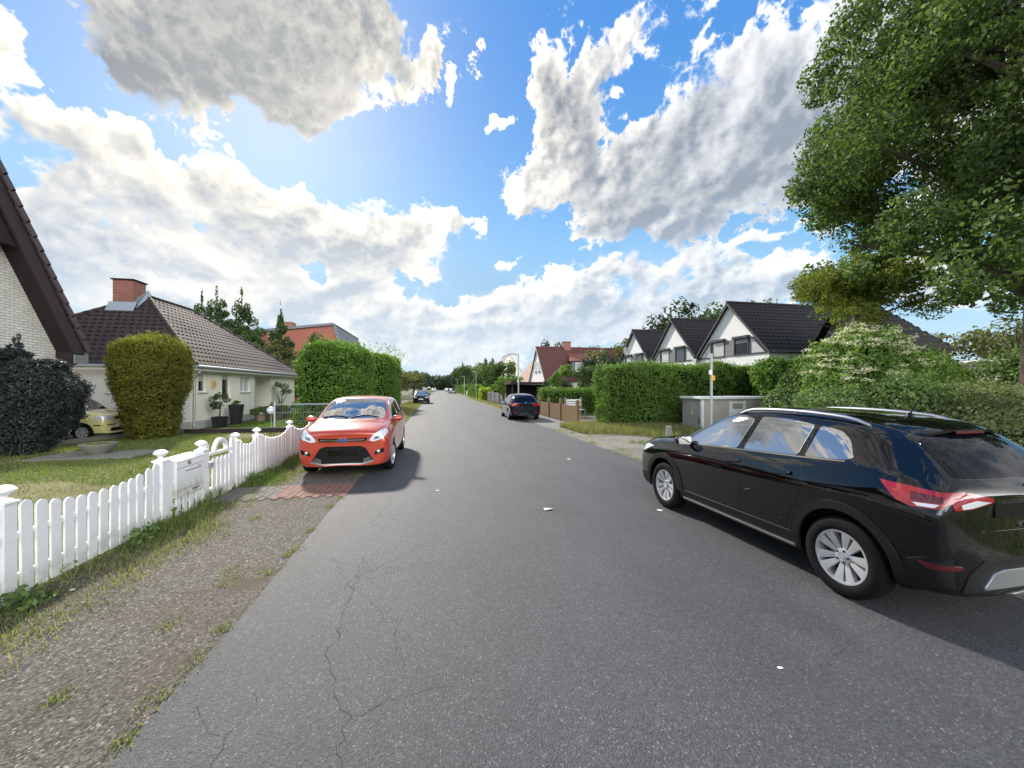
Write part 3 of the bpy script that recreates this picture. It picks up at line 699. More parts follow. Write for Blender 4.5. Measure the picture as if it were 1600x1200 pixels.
# ---- bungalow with the hipped roof ------------------------------------------------
def bungalow():
    xw, y0, y1, wd = -10.43, 19.0, 31.4, 8.66
    t = thing('bungalow', (-14.7, 25, 0), 'low white bungalow with hipped dark tile roof and red brick chimney', 'house'); off = t.location
    xb = xw - wd
    mb = MB(off); D = (-.22, 0, 0)
    holes = [(.57,1.17,1.62,2.52), (2.5,3.3,1.28,2.50), (4.3,5.45,1.58,2.42), (5.95,8.3,.05,2.5)]
    mb.mi = 0; wall_holes(mb, (0,1,0), (xw, y0, 0), y1 - y0, .35, 2.75, [h if h[2] > .3 else (h[0], h[1], .35, h[3]) for h in holes], D)
    mb.mi = 1
    wall_holes(mb, (1,0,0), (xb, y0, 0), wd, .35, 2.75, [(5.6,6.3,1.6,2.34), (3.6,4.6,1.6,2.34)], (0,.22,0))
    mb.add([(xb,y1,.35),(xw,y1,.35),(xw,y1,2.75),(xb,y1,2.75)], [(0,1,2,3)]); mb.add([(xb,y0,.35),(xb,y1,.35),(xb,y1,2.75),(xb,y0,2.75)], [(0,1,2,3)])
    # entrance recess
    mb.mi = 0; a, b = y0 + 5.95, y0 + 8.3; xi = xw - 1.1
    mb.add([(xi,a,.05),(xi,b,.05),(xi,b,2.5),(xi,a,2.5)], [(0,1,2,3)]); mb.add([(xw-.22,a,.05),(xi,a,.05),(xi,a,2.5),(xw-.22,a,2.5)], [(0,1,2,3)])
    mb.add([(xw-.22,b,.05),(xi,b,.05),(xi,b,2.5),(xw-.22,b,2.5)], [(0,1,2,3)]); mb.add([(xw-.22,a,2.5),(xw-.22,b,2.5),(xi,b,2.5),(xi,a,2.5)], [(0,1,2,3)])
    mb.build('wall', [M['cream_wall'], M['white_wall']], t, recalc=False)
    mb = MB(off); q = .012
    mb.box(xb - q, xw - .20, y0 - q, y0 + .2, 0, .35); mb.box(xw - .2, xw + q, y0 - q, y0 + 5.95, 0, .35); mb.box(xw - .2, xw + q, y0 + 8.3, y1 + q, 0, .35); mb.build('plinth', M['plinth'], t)
    IN = (-1, 0, 0)
    window(t, off, (xw-.12, y0+.57, 1.62), (0,1,0), IN, .6, .9, M['frame_white'], M['pane'], shut=.45)
    window(t, off, (xw-.12, y0+2.5, 1.28), (0,1,0), IN, .8, 1.22, M['frame_white'], M['pane'], shut=.22)
    window(t, off, (xw-.12, y0+4.3, 1.58), (0,1,0), IN, 1.15, .84, M['frame_white'], M['curtain'], mull=1)
    window(t, off, (xb+5.6, y0+.12, 1.6), (1,0,0), (0,1,0), .7, .74, M['frame_white'], M['pane'])
    window(t, off, (xb+3.6, y0+.12, 1.6), (1,0,0), (0,1,0), 1.0, .74, M['frame_white'], M['pane'], mull=1)
    # glass-brick strip, front door, wall letterbox in the recess
    mb = MB(off)
    for i in range(11): mb.box(xw - .14, xw - .05, a + .04, a + .30, .15 + i * .21, .34 + i * .21)
    mb.build('glass_bricks', M['curtain'], t)
    mb = MB(off); mb.box(xi + .002, xi + .05, a + .75, b - .35, .05, 2.15); d = mb.build('door', M['frame_white'], t)
    mb = MB(off); mb.box(xi + .052, xi + .07, a + 1.55, b - .45, .9, 2.0); mb.build('door_pane', M['curtain'], d)
    mb = MB(off); mb.bar((xi + .1, a + .85, .95), (xi + .1, a + .85, 1.3), .03, .03); mb.build('handle', M['steel'], d)
    # roof
    e = .42; X0, X1, Y0, Y1, ze = xb - e, xw + e, y0 - e, y1 + e, 2.78; hw = (X1 - X0) / 2; zr = 6.52; xm = (X0 + X1) / 2; h = zr - ze
    A, B = Vector((xm, Y0 + hw, zr)), Vector((xm, Y1 - hw, zr)); S_ = Vector((0, 0, h)); sl = math.hypot(hw, h)
    tiles('roof', M['roof_brown'], t, off, (X0, Y0, ze), (1,0,0), (0, hw, h), lambda v: (hw * v / sl, 2*hw - hw * v / sl), tw=.30, th=.36, amp=.05, lift=.045)
    tiles('roof', M['roof_brown'], t, off, (X1, Y0, ze), (0,1,0), (-hw, 0, h), lambda v: (hw * v / sl, (Y1 - Y0) - hw * v / sl), amp=.05, lift=.045, th=.36)
    tiles('roof', M['roof_brown'], t, off, (X0, Y1, ze), (1,0,0), (0, -hw, h), lambda v: (hw * v / sl, 2*hw - hw * v / sl), th=.6)
    tiles('roof', M['roof_brown'], t, off, (X0, Y0, ze), (0,1,0), (hw, 0, h), lambda v: (hw * v / sl, (Y1 - Y0) - hw * v / sl), th=.6)
    mb = MB(off); q = .03
    mb.add([(X0,Y0,ze-q),(X1,Y0,ze-q),(X1,Y1,ze-q),(X0,Y1,ze-q),A - Vector((0,0,.05)),B - Vector((0,0,.05))], [(0,1,4),(1,2,5,4),(2,3,5),(3,0,4,5),(3,2,1,0)]); mb.build('roof_deck', M['dark_wood'], t)
    up = Vector((0, 0, .03))
    ridge('ridge_tiles', M['roof_brown'], t, off, [Vector((X1, Y0, ze)) + up, A + up], .115); ridge('ridge_tiles', M['roof_brown'], t, off, [Vector((X0, Y0, ze)) + up, A + up], .115)
    ridge('ridge_tiles', M['roof_brown'], t, off, [A + up, B + up], .115); ridge('ridge_tiles', M['roof_brown'], t, off, [Vector((X1, Y1, ze)) + up, B + up], .115)
    mb = MB(off); mb.box(X0, X1, Y0, Y0 + .03, ze - .20, ze - .04); mb.box(X1 - .03, X1, Y0 + .03, Y1, ze - .20, ze - .04); mb.box(X0, X1 - .03, Y0 + .03, Y0 + .42, ze - .22, ze - .20); mb.box(X1 - .42, X1 - .03, Y0 + .42, Y1, ze - .22, ze - .20)
    mb.build('fascia', M['frame_white'], t)
    mb = MB(off); mb.tube([(X0, Y0 - .07, ze - .05), (X1 + .07, Y0 - .07, ze - .05)], .065, 10); mb.tube([(X1 + .07, Y0 - .07, ze - .05), (X1 + .07, Y1, ze - .05)], .065, 10); mb.build('gutter', M['zinc'], t, smooth=True)
    mb = MB(off); mb.tube([(X1 + .02, Y0 + .35, ze - .08), (X1 - .02, Y0 + .33, ze - .30), (xw + .07, y0 + .16, ze - .55), (xw + .07, y0 + .14, .1)], .045, 8); mb.build('downpipe', M['zinc'], t, smooth=True)
    # chimney with its lead flashing and cap
    cx0, cx1, cy0, cy1 = xm - .80, xm + .06, A.y - 1.05, A.y - .2
    mb = MB(off); mb.box(cx0, cx1, cy0, cy1, 5.0, 7.12); c = mb.build('chimney', M['chim'], t)
    mb = MB(off); mb.box(cx0 - .06, cx1 + .06, cy0 - .06, cy1 + .06, 7.12, 7.18); mb.build('chimney_cap', M['dark_wood'], c)
    mb = MB(off); mb.tube([(cx0 + .5, cy0 + .45, 7.17), (cx0 + .5, cy0 + .45, 7.29)], .12, 10); mb.build('chimney_pot', M['zinc'], c)
    s = h / hw; z_ = lambda y: ze + (y - Y0) * s + .05
    mb = MB(off); g = .16
    mb.add([(cx0-g, cy0-g*1.6, z_(cy0-g*1.6)+.02), (cx1+g, cy0-g*1.6, z_(cy0-g*1.6)+.02), (cx1+g, cy0-.012, z_(cy0)+.30), (cx0-g, cy0-.012, z_(cy0)+.30)], [(0,1,2,3)])
    mb.add([(cx1+.012, cy0-.02, z_(cy0)-.15), (cx1+g, cy0-g, z_(cy0)-.1), (cx1+g, cy1+.15, z_(cy1)+.22), (cx1+.012, cy1+.15, z_(cy1)+.45), (cx1+.012, cy0-.02, z_(cy0)+.34)], [(0,1,2,3,4)])
    mb.build('flashing', M['zinc'], c)
    # sun-face plaque on the wall, wall lamp on the near corner
    o = thing('wall_ornament', (xw + .015, y0 + 1.72, 2.0), 'cream sun face plaque on the bungalow wall between two windows', 'ornament')
    mb = MB(); n = 26; pr = [((.25 if i % 2 else .215) * math.cos(2*math.pi*i/n), (.25 if i % 2 else .215) * math.sin(2*math.pi*i/n)) for i in range(n)]
    mb.prism(pr, 'X', 0, .025); mb.build('plaque', mat('plaque_cream', (.72,.62,.36), .8), o)
    mb = MB(); mb.lathe([(.0,.055),(.10,.05),(.15,.03),(.165,.02)], n=24, axis='X'); mb.build('face', mat('face_ochre', (.62,.40,.12), .7), o, smooth=True)
M['chim'] = bpy.data.materials.new('chimney_brick'); M['chim'].use_nodes = True
def brickmat(m, c1, c2, mortar, sc, bw=.24, bh=.075, rough=.9, bump=.6, ms=.012, axes='XZ'):
    k = NT(m.node_tree); b = k.n['Principled BSDF']; co = k.new('ShaderNodeTexCoord').outputs['Object']
    s = k.new('ShaderNodeSeparateXYZ'); k.l.new(co, s.inputs[0]); cb = k.new('ShaderNodeCombineXYZ')
    k.l.new(k.math('ADD', s.outputs[0], s.outputs[1]), cb.inputs[0]); k.l.new(s.outputs[2], cb.inputs[1])
    n = k.new('ShaderNodeTexBrick'); k.l.new(cb.outputs[0], n.inputs['Vector'])
    n.inputs['Color1'].default_value = (*c1, 1); n.inputs['Color2'].default_value = (*c2, 1); n.inputs['Mortar'].default_value = (*mortar, 1)
    n.inputs['Scale'].default_value = 1; n.inputs['Mortar Size'].default_value = ms; n.inputs['Brick Width'].default_value = bw; n.inputs['Row Height'].default_value = bh; n.inputs['Mortar Smooth'].default_value = .3
    c = k.mix(k.lin(k.noise(co, 3, 6, .65), .3, .7), k.mix(1.0, n.outputs[0], (.82,.82,.82), 'MULTIPLY'), n.outputs[0])
    k.l.new(c, b.inputs['Base Color']); b.inputs['Roughness'].default_value = rough
    bn = k.new('ShaderNodeBump'); bn.inputs['Strength'].default_value = bump; bn.inputs['Distance'].default_value = .012; bn.invert = True
    k.l.new(n.outputs['Fac'], bn.inputs['Height']); k.l.new(bn.outputs[0], b.inputs['Normal'])
brickmat(M['chim'], (.34,.10,.065), (.25,.07,.05), (.30,.24,.20), 1)
M['white_brick'] = bpy.data.materials.new('white_brick'); M['white_brick'].use_nodes = True
brickmat(M['white_brick'], (.78,.76,.70), (.70,.68,.62), (.36,.35,.33), 1, bw=.26, bh=.083, ms=.010)
M['red_wall'] = bpy.data.materials.new('red_brick_wall'); M['red_wall'].use_nodes = True
brickmat(M['red_wall'], (.42,.115,.075), (.33,.085,.06), (.36,.22,.17), 1)
bungalow()

# ---- steep white-brick house at the left edge --------------------------------------
def steep_house():
    xw, xb, ye, ya = -12.2, -11.7, 15.62, 11.0; ze, tan = 3.05, math.tan(R(60.4)); za = ze + (ye - ya) * tan
    t = thing('brick_house', (-16, 11, 0), 'white brick house with steep dark tiled gable at the left edge', 'house'); off = t.location
    yc = ye - .10; yl = 2 * ya - yc; zt = ze + .12
    mb = MB(off); zg = za - .35
    # gable wall facing the road with one window opening left of the lamp
    wy0, wy1, wz0, wz1 = 10.9, 12.55, 4.15, 5.5
    pr = lambda y: za - .74 - abs(y - ya) * tan
    def col(a, b, z0=0):
        mb.add([(xw,a,z0),(xw,b,z0),(xw,b,pr(b)),(xw,a,pr(a))], [(0,1,2,3)])
    col(wy1, yc); col(yl, ya); 
    mb.add([(xw,ya,0),(xw,wy1,0),(xw,wy1,wz0),(xw,ya,wz0)], [(0,1,2,3)]); mb.add([(xw,ya,wz1),(xw,wy1,wz1),(xw,wy1,pr(wy1)),(xw,ya,pr(ya))], [(0,1,2,3)])
    for q in (((xw,wy1,wz0),(xw,wy1,wz1)),): mb.add([q[0], (xw-.2,wy1,wz0), (xw-.2,wy1,wz1), q[1]], [(0,1,2,3)])
    mb.add([(xw,ya,wz1),(xw,wy1,wz1),(xw-.2,wy1,wz1),(xw-.2,ya,wz1)], [(0,1,2,3)]); mb.add([(xw,ya,wz0),(xw,wy1,wz0),(xw-.2,wy1,wz0),(xw-.2,ya,wz0)], [(0,1,2,3)])
    mb.add([(xw,yc,0),(-24,yc,0),(-24,yc,pr(yc)),(xw,yc,pr(yc))], [(0,1,2,3)]); mb.add([(xw,yl,0),(-24,yl,0),(-24,yl,pr(yl)),(xw,yl,pr(yl))], [(0,1,2,3)])
    mb.add([(-24,yl,0),(-24,yc,0),(-24,yc,pr(yc)),(-24,ya,pr(ya)),(-24,yl,pr(yl))], [(0,1,2,3,4)])
    mb.build('wall', M['white_brick'], t, recalc=False)
    window(t, off, (xw - .12, ya, wz0), (0,1,0), (-1,0,0), wy1 - ya, wz1 - wz0, M['frame_white'], M['curtain'], mull=1, sill=M['roof_red'])
    up = Vector((0, -(ye - ya), za - ze)); L = up.length
    tiles('roof', M['roof_dark'], t, off, (-24.3, ye, ze), (1,0,0), up, lambda v: (0, 24.3 + xb + .05), th=.40, tw=.32, amp=.03, lift=.05)
    tiles('roof', M['roof_dark'], t, off, (-24.3, 2*ya - ye, ze), (1,0,0), (0, ye - ya, za - ze), lambda v: (0, 24.3 + xb + .05), th=.8, tw=.64)
    nrm = Vector((0, math.sin(R(60.4)), math.cos(R(60.4))))
    # verge tiles wrap over the barge board
    mb = MB(off)
    n = int(L / .40)
    for i in range(n):
        a = Vector((xb + .07, ye, ze)) + up * (i / n); b = Vector((xb + .07, ye, ze)) + up * ((i + 1.1) / n)
        mb.bar(a + nrm * .055 - Vector((0,0,.0)), b + nrm * .02, .06, .16, nrm)
    mb.build('verge_tiles', M['roof_red2'], t)
    # broad barge boards, boxed soffit behind them
    for s in (1, -1):
        f = lambda y: ya + s * (y - ya)
        mb = MB(off); dn = .40 / math.cos(R(60.4)) * .5
        poly = [(f(ye - .02), ze - .02), (f(ya), za - .02), (f(ya), za - .78), (f(ye - .42), ze - .02 - .02)]
        mb.prism(poly, 'X', xb - .045, xb + .0); mb.build('barge_board', M['barge'], t)
        mb = MB(off)
        poly = [(f(ye - .36), ze - .06), (f(ya), za - .69), (f(ya), za - .76), (f(ye - .40), ze - .06)]
        mb.prism(poly, 'X', xw + .002, xb - .05); mb.build('soffit', M['dark_wood'], t)
    mb = MB(off); mb.prism([(ye - .42, ze - .06), (ye - .02, ze - .04), (ye - .02, ze - .30), (ye - .42, ze - .50)], 'X', xw + .003, xb - .004); mb.build('eave_box', M['dark_wood'], t)
    # boarded gable peak
    zp = 5.85; hy = (za - .9 - zp) / tan
    mb = MB(off); mb.prism([(ya - hy, zp), (ya + hy, zp), (ya, za - .9)], 'X', xw + .15, xb - .08)
    n = 20
    for i in range(1, n):
        y = ya - hy + 2 * hy * i / n; zt_ = za - .9 - abs(y - ya) * tan
        if zt_ > zp + .1: mb.box(xb - .085, xb - .066, y - .012, y + .012, zp + .01, zt_ - .02)
    mb.build('gable_boarding', M['dark_wood'], t)
    mb = MB(off); mb.tube([(-24, ye + .07, ze - .12), (xb - .02, ye + .07, ze - .12)], .07, 10); mb.build('gutter', M['zinc'], t, smooth=True)
    mb = MB(off); mb.box(xb - .03, xb + .02, ye - .42, ye + .10, ze - .42, ze - .13); mb.build('gutter_end', M['zinc'], t)
    # tiled canopy over the entrance
    mb = MB(off); mb.prism([(10.2, 2.35), (13.05, 2.35), (12.55, 3.05), (10.2, 3.05)], 'X', xw + .004, xw + .75); mb.build('canopy', M['roof_dark'], t)
    o = thing('wall_lamp', (xw, 13.25, 4.12), 'small round lamp on the white brick gable beside the window', 'lamp')
    mb = MB(); mb.lathe([(.06,0),(.06,.03),(.02,.04),(.02,.1)], n=12, axis='X'); mb.build('bracket', M['black_pot'], o)
    mb = MB(); mb.lathe([(0,-.09),(.05,-.08),(.085,-.03),(.085,.02),(.05,.06),(0,.07)], c=(.13,0,0), n=16); mb.build('lamp_shade', M['curtain'], o, smooth=True)
M['barge'] = mat('weathered_barge_board', (.058,.046,.052), .85, spec=.2, var=.3, vscale=4, var2=.3, v2scale=50)
M['black_wood'] = M['dark_wood']; M['roof_red2'] = mat('verge_tile', (.085,.060,.066), .7, var=.3, vscale=3)
steep_house()

# ---- three white row houses with dark roofs -----------------------------------------
def row_house(yc, label, i):
    x0, x1, hw, ze, za = 19.6, 30.0, 3.25, 4.2, 7.6; t = thing('terraced_house', (24, yc, 0), label, 'house', 0, 'white row houses behind the hedge'); off = t.location
    sl = (za - ze) / hw; mb = MB(off)
    mb.prism([(yc - hw + .02, 0), (yc + hw - .02, 0), (yc + hw - .02, ze - .12), (yc, za - .14), (yc - hw + .02, ze - .12)], 'X', x0, x1); mb.build('wall', M['white_wall'], t)
    ov = .22; up = Vector((0, hw + ov, (hw + ov) * sl)); ys = yc - hw - ov; zs = ze - ov * sl; L = up.length
    tiles('roof', M['roof_dark'], t, off, (x0 - .25, ys, zs), (1,0,0), up, lambda v: (0, x1 - x0 + .5), th=.36, tw=.32, amp=.035, lift=.035)
    tiles('roof', M['roof_dark'], t, off, (x0 - .25, 2*yc - ys, zs), (1,0,0), (0, -up.y, up.z), lambda v: (0, x1 - x0 + .5), th=.36, tw=.64, amp=.035, lift=.035)
    ridge('ridge_tiles', M['roof_dark'], t, off, [(x0 - .25, yc, za + .02), (x1 + .25, yc, za + .02)], .11)
    for s in (1, -1):
        f = lambda y: yc + s * y
        mb = MB(off); mb.prism([(f(hw + ov), zs + .03), (f(0), za + .03), (f(0), za - .20), (f(hw + ov), zs - .20)], 'X', x0 - .24, x0 - .19); mb.build('barge_board', M['frame_dark'], t)
        mb = MB(off); mb.prism([(f(hw + ov - .02), zs - .03), (f(0), za - .06), (f(0), za - .10), (f(hw + ov - .02), zs - .07)], 'X', x0 - .188, x0 - .003); mb.build('soffit', M['dark_wood'], t)
    mb = MB(off); mb.tube([(x0 - .2, ys - .05, zs - .02), (x1, ys - .05, zs - .02)], .07, 10); mb.build('gutter', M['frame_dark'], t, smooth=True)
    mb = MB(off); mb.box(x0 - .32, x0 - .02, yc + hw - .15, yc + hw + .35, ze - .42, ze - .18); mb.build('gutter_box', M['curtain'], t)
    # strip of windows under the gable: slanting end panes follow the roof
    z0, z1, xf = 3.95, 5.05, x0 - .03
    lim = lambda z: (za - z) / sl - .42
    P = [(-lim(z0), z0), (-1.78, z0), (-1.78, z1 - .02), (-lim(z1) , z1 - .02)]
    segs = [('n', -lim(z0), -1.72, True), ('s', -1.66, -.42, False), ('p', -.40, .40, False), ('s', .42, 1.70, False), ('n', 1.76, lim(z0), True)]
    for kind, a, b, slant in segs:
        mb = MB(off)
        def outl(g):
            if not slant: return [(a + g, z0 + g), (b - g, z0 + g), (b - g, z1 - g), (a + g, z1 - g)]
            if a < -1: return [(a + g*2, z0 + g), (b - g, z0 + g), (b - g, z1 - g), (-lim(z1) + g*1.2, z1 - g)] if -lim(z1) < b - .1 else [(a + g*2, z0 + g), (b - g, z0 + g), (b - g, z0 + (b - a) * sl - g)]
            return [(a + g, z0 + g), (b - g*2, z0 + g), (lim(z1) - g*1.2, z1 - g), (a + g, z1 - g)] if lim(z1) > a + .1 else [(a + g, z0 + g), (b - g*2, z0 + g), (a + g, z0 + (b - a) * sl - g)]
        o_ = [(yc + y, z) for y, z in outl(0)]; i_ = [(yc + y, z) for y, z in outl(.07)]
        if kind == 'p': mb.prism(o_, 'X', x0 - .05, x0 + .02); mb.build('panel', M['panel_grey'], t); continue
        n = len(o_); V = [(x0 - .07, *p) for p in o_] + [(x0 - .07, *p) for p in i_] + [(x0 + .01, *p) for p in o_] + [(x0 - .02, *p) for p in i_]
        F = [(k, (k+1) % n, n + (k+1) % n, n + k) for k in range(n)] + [(k, (k+1) % n, 2*n + (k+1) % n, 2*n + k) for k in range(n)] + [(n + k, n + (k+1) % n, 3*n + (k+1) % n, 3*n + k) for k in range(n)]
        mb.add(V, F); w = mb.build('window', M['frame_dark'], t)
        g = MB(off); g.prism(i_, 'X', x0 - .022, x0 + .004); g.build('pane', M['curtain'] if (kind == 'n' or (kind == 's' and a > 0)) else M['pane'], w)
        if kind == 's':
            g = MB(off); g.box(x0 - .20, x0 - .004, yc + a - .04, yc + b + .04, z1 - .01, z1 + .15); g.build('shutter_box', M['frame_dark'], w)
    # ground-floor windows behind the hedge
    for y in (-1.9, .7):
        window(t, off, (x0 - .045, yc + y, .9), (0,1,0), (1,0,0), 1.4, 1.3, M['frame_dark'], M['pane'])
    return t
row_house(23.1, 'white house with dark tiled gable, nearest of the row behind the hedge', 0)
t = row_house(29.62, 'white dark-roofed gabled house in the middle of the row of three', 1)
t = row_house(36.14, 'white dark-roofed gabled house with a dish, farthest of the row of three', 2)
o = thing('satellite_dish', (19.35, 37.2, 5.6), 'pale satellite dish on the farthest row house gable', 'dish')
mb = MB(); mb.lathe([(0,.0),(.2,.02),(.36,.07),(.42,.11),(.40,.12),(.2,.04),(0,.02)], n=22, axis='X'); d = mb.build('dish', M['frame_white'], o, smooth=True); d.scale = (-1,1,1); d.rotation_euler = (0, R(-14), R(12))
mb = MB(); mb.tube([(0,0,0),(.28,0,-.1)], .025, 8); mb.tube([(-.05,0,-.38),(-.42,0,0)], .012, 6); mb.build('arm', M['steel'], o)

# ---- red-roofed houses farther down on the right --------------------------------------
def red_house():
    t = thing('house', (21, 58, 0), 'white gabled house with red tiled roof and grey dormer', 'house'); off = t.location
    x0, x1, y0, y1, ze, yr, zr = 15.2, 31, 53.2, 62.8, 3.0, 58, 8.0
    mb = MB(off); mb.prism([(y0, 0), (y1, 0), (y1, ze), (yr, zr - .15), (y0, ze)], 'X', x0, x1); mb.build('wall', M['white_wall'], t)
    up = (0, yr - y0 + .35, (zr - ze) * (yr - y0 + .35) / (yr - y0)); zb = zr - up[2]
    tiles('roof', M['roof_red'], t, off, (x0 - .25, y0 - .35, zb), (1,0,0), up, lambda v: (0, x1 - x0 + .5), th=.38, tw=.42, ns=3, amp=.035)
    tiles('roof', M['roof_red'], t, off, (x0 - .25, y1 + .35, zb), (1,0,0), (0, -up[1], up[2]), lambda v: (0, x1 - x0 + .5), th=.8, tw=.8, ns=2)
    ridge('ridge_tiles', M['roof_red'], t, off, [(x0 - .25, yr, zr + .03), (x1 + .25, yr, zr + .03)], .13)
    mb = MB(off)
    mb.prism([(y0 - .35, zb - .02), (yr, zr - .02), (yr, zr - .22), (y0 - .35, zb - .22)], 'X', x0 - .25, x0 - .2); mb.prism([(y1 + .35, zb - .02), (yr, zr - .02), (yr, zr - .22), (y1 + .35, zb - .22)], 'X', x0 - .25, x0 - .2); mb.build('barge_board', M['frame_white'], t)
    for y in (56.2, 58.3): window(t, off, (x0 - .045, y, 4.3), (0,1,0), (1,0,0), 1.2, 1.5, M['frame_white'], M['curtain'], mull=1)
    for x in (17.5, 21.5, 25): window(t, off, (x, y0 - .045, 1.0), (1,0,0), (0,1,0), 1.6, 1.3, M['frame_white'], M['pane'], mull=1)
    mb = MB(off); mb.box(19.4, 20.5, 57.6, 58.5, 7.2, 8.9); c = mb.build('chimney', M['chim'], t); mb = MB(off); mb.box(19.3, 20.6, 57.5, 58.6, 8.9, 8.98); mb.build('chimney_cap', M['concrete'], c)
    # dormer
    dx0, dx1, dy, z0, z1 = 19.5, 22.9, 54.3, 3.9, 5.75
    mb = MB(off); mb.box(dx0, dx1, dy, dy + 3, z0, z1); d = mb.build('dormer', M['slate'], t)
    mb = MB(off); mb.add([(dx0-.25,dy-.3,z1-.05),(dx1+.25,dy-.3,z1-.05),(dx1-.3,dy+2.6,z1+1.25),(dx0+.3,dy+2.6,z1+1.25),(dx0-.25,dy+2.2,z1-.05),(dx1+.25,dy+2.2,z1-.05)], [(0,1,2,3),(0,3,4),(1,5,2),(0,4,5,1)]); mb.build('dormer_roof', M['roof_orange'], d)
    window(d, off, (dx0 + .5, dy - .045, 4.15), (1,0,0), (0,1,0), 2.5, 1.35, M['frame_white'], M['curtain'], mull=1, fr=.12, shut=.3)
red_house()
def small_house(name, label, cx, y0, y1, hw, ze, zr, rm, wm=M['white_wall']):
    t = thing(name, (cx, (y0 + y1) / 2, 0), label, 'house'); off = t.location
    mb = MB(off); mb.prism([(cx - hw, 0), (cx + hw, 0), (cx + hw, ze), (cx, zr - .12), (cx - hw, ze)], 'Y', y0, y1); mb.build('wall', wm, t)
    up = (hw + .3, 0, (zr - ze) * (hw + .3) / hw); zb = zr - up[2]
    for s in (1, -1):
        tiles('roof', rm, t, off, (cx - s * (hw + .3), y0 - .3, zb), (0,1,0), (s * up[0], 0, up[2]), lambda v: (0, y1 - y0 + .6), th=.42, tw=.5, ns=2, amp=.03)
        mb = MB(off); mb.prism([(cx - s * (hw + .3), zb), (cx, zr), (cx, zr - .2), (cx - s * (hw + .3), zb - .2)], 'Y', y0 - .3, y0 - .25); mb.build('barge_board', M['frame_white'], t)
    ridge('ridge_tiles', rm, t, off, [(cx, y0 - .3, zr + .03), (cx, y1 + .3, zr + .03)], .12)
    for u in (-hw * .5, hw * .12): window(t, off, (cx + u, y0 - .045, 1.0), (1,0,0), (0,1,0), 1.2, 1.3, M['frame_white'], M['pane'], mull=1)
    window(t, off, (cx - .6, y0 - .045, ze + .7), (1,0,0), (0,1,0), 1.2, 1.2, M['frame_white'], M['pane'], mull=1)
    return t
small_house('house', 'house with bright orange roof slope behind the red-roofed one', 21.6, 72, 84, 4.4, 3.2, 8.6, M['roof_orange'])
small_house('house', 'pale beige gable showing above the trees far down the street', 17.2, 92, 102, 3.6, 5.2, 9.8, M['roof_red'], M['cream_wall'])
t = small_house('shed', 'dark-roofed grey outbuilding half hidden behind the big oak', 25.6, 17.5, 27, 4.2, 3.4, 6.6, M['roof_dark'], M['grey_wall']) if False else None

def outbuilding():
    t = thing('outbuilding', (29, 15, 0), 'grey outbuilding with dark tiled roof half hidden behind the oak', 'house'); off = t.location
    # ridge along X, hip falling to the right end
    x0, x1, y0, y1, ze, zr = 22.6, 26.6, 16.0, 19.6, 3.9, 7.0; yc = (y0 + y1) / 2
    mb = MB(off); mb.box(x0, x1, y0, y1, 0, ze); mb.prism([(y0, ze + .002), (y1, ze + .002), (yc, zr - .12)], 'X', x0, x0 + .2); mb.build('wall', M['grey_wall'], t)
    hw = yc - y0 + .3; h = zr - ze; L = math.hypot(hw, h)
    tiles('roof', M['roof_dark'], t, off, (x0 - .3, y0 - .3, ze), (1,0,0), (0, hw, h), lambda v: (0, x1 - x0 + .6 - (3.3) * v / L), th=.36, tw=.34, ns=3)
    tiles('roof', M['roof_dark'], t, off, (x0 - .3, y1 + .3, ze), (1,0,0), (0, -hw, h), lambda v: (0, x1 - x0 + .6 - (3.3) * v / L), th=.7, tw=.6, ns=2)
    L2 = math.hypot(3.3, h)
    tiles('roof', M['roof_dark'], t, off, (x1 + .3, y0 - .3, ze), (0,1,0), (-3.3, 0, h), lambda v: (hw * v / L2, 2*hw - hw * v / L2), th=.36, tw=.34, ns=3)
    mb = MB(off); mb.box(x0 - .3, x1 + .3, y0 - .33, y0 - .30, ze - .16, ze + .02); mb.build('fascia', M['dark_wood'], t)
    
outbuilding()
def cabin():
    t = thing('cabin', (37, 16.5, 0), 'bright white flat-roofed cabin with one window at the right edge', 'house', R(-8)); 
    mb = MB(); mb.box(-4, 4, -2, 2, 0, 3.55); mb.build('wall', M['white_wall'], t)
    mb = MB(); mb.prism([(-4.4, 3.2), (4.4, 3.95), (4.4, 4.15), (-4.4, 3.40)], 'Y', -2.4, 2.4); mb.build('roof', M['concrete'], t)
    window(t, (0,0,0), (-.4, -2.045, 1.95), (1,0,0), (0,1,0), .9, .95, M['frame_white'], M['pane'], mull=1)
cabin()
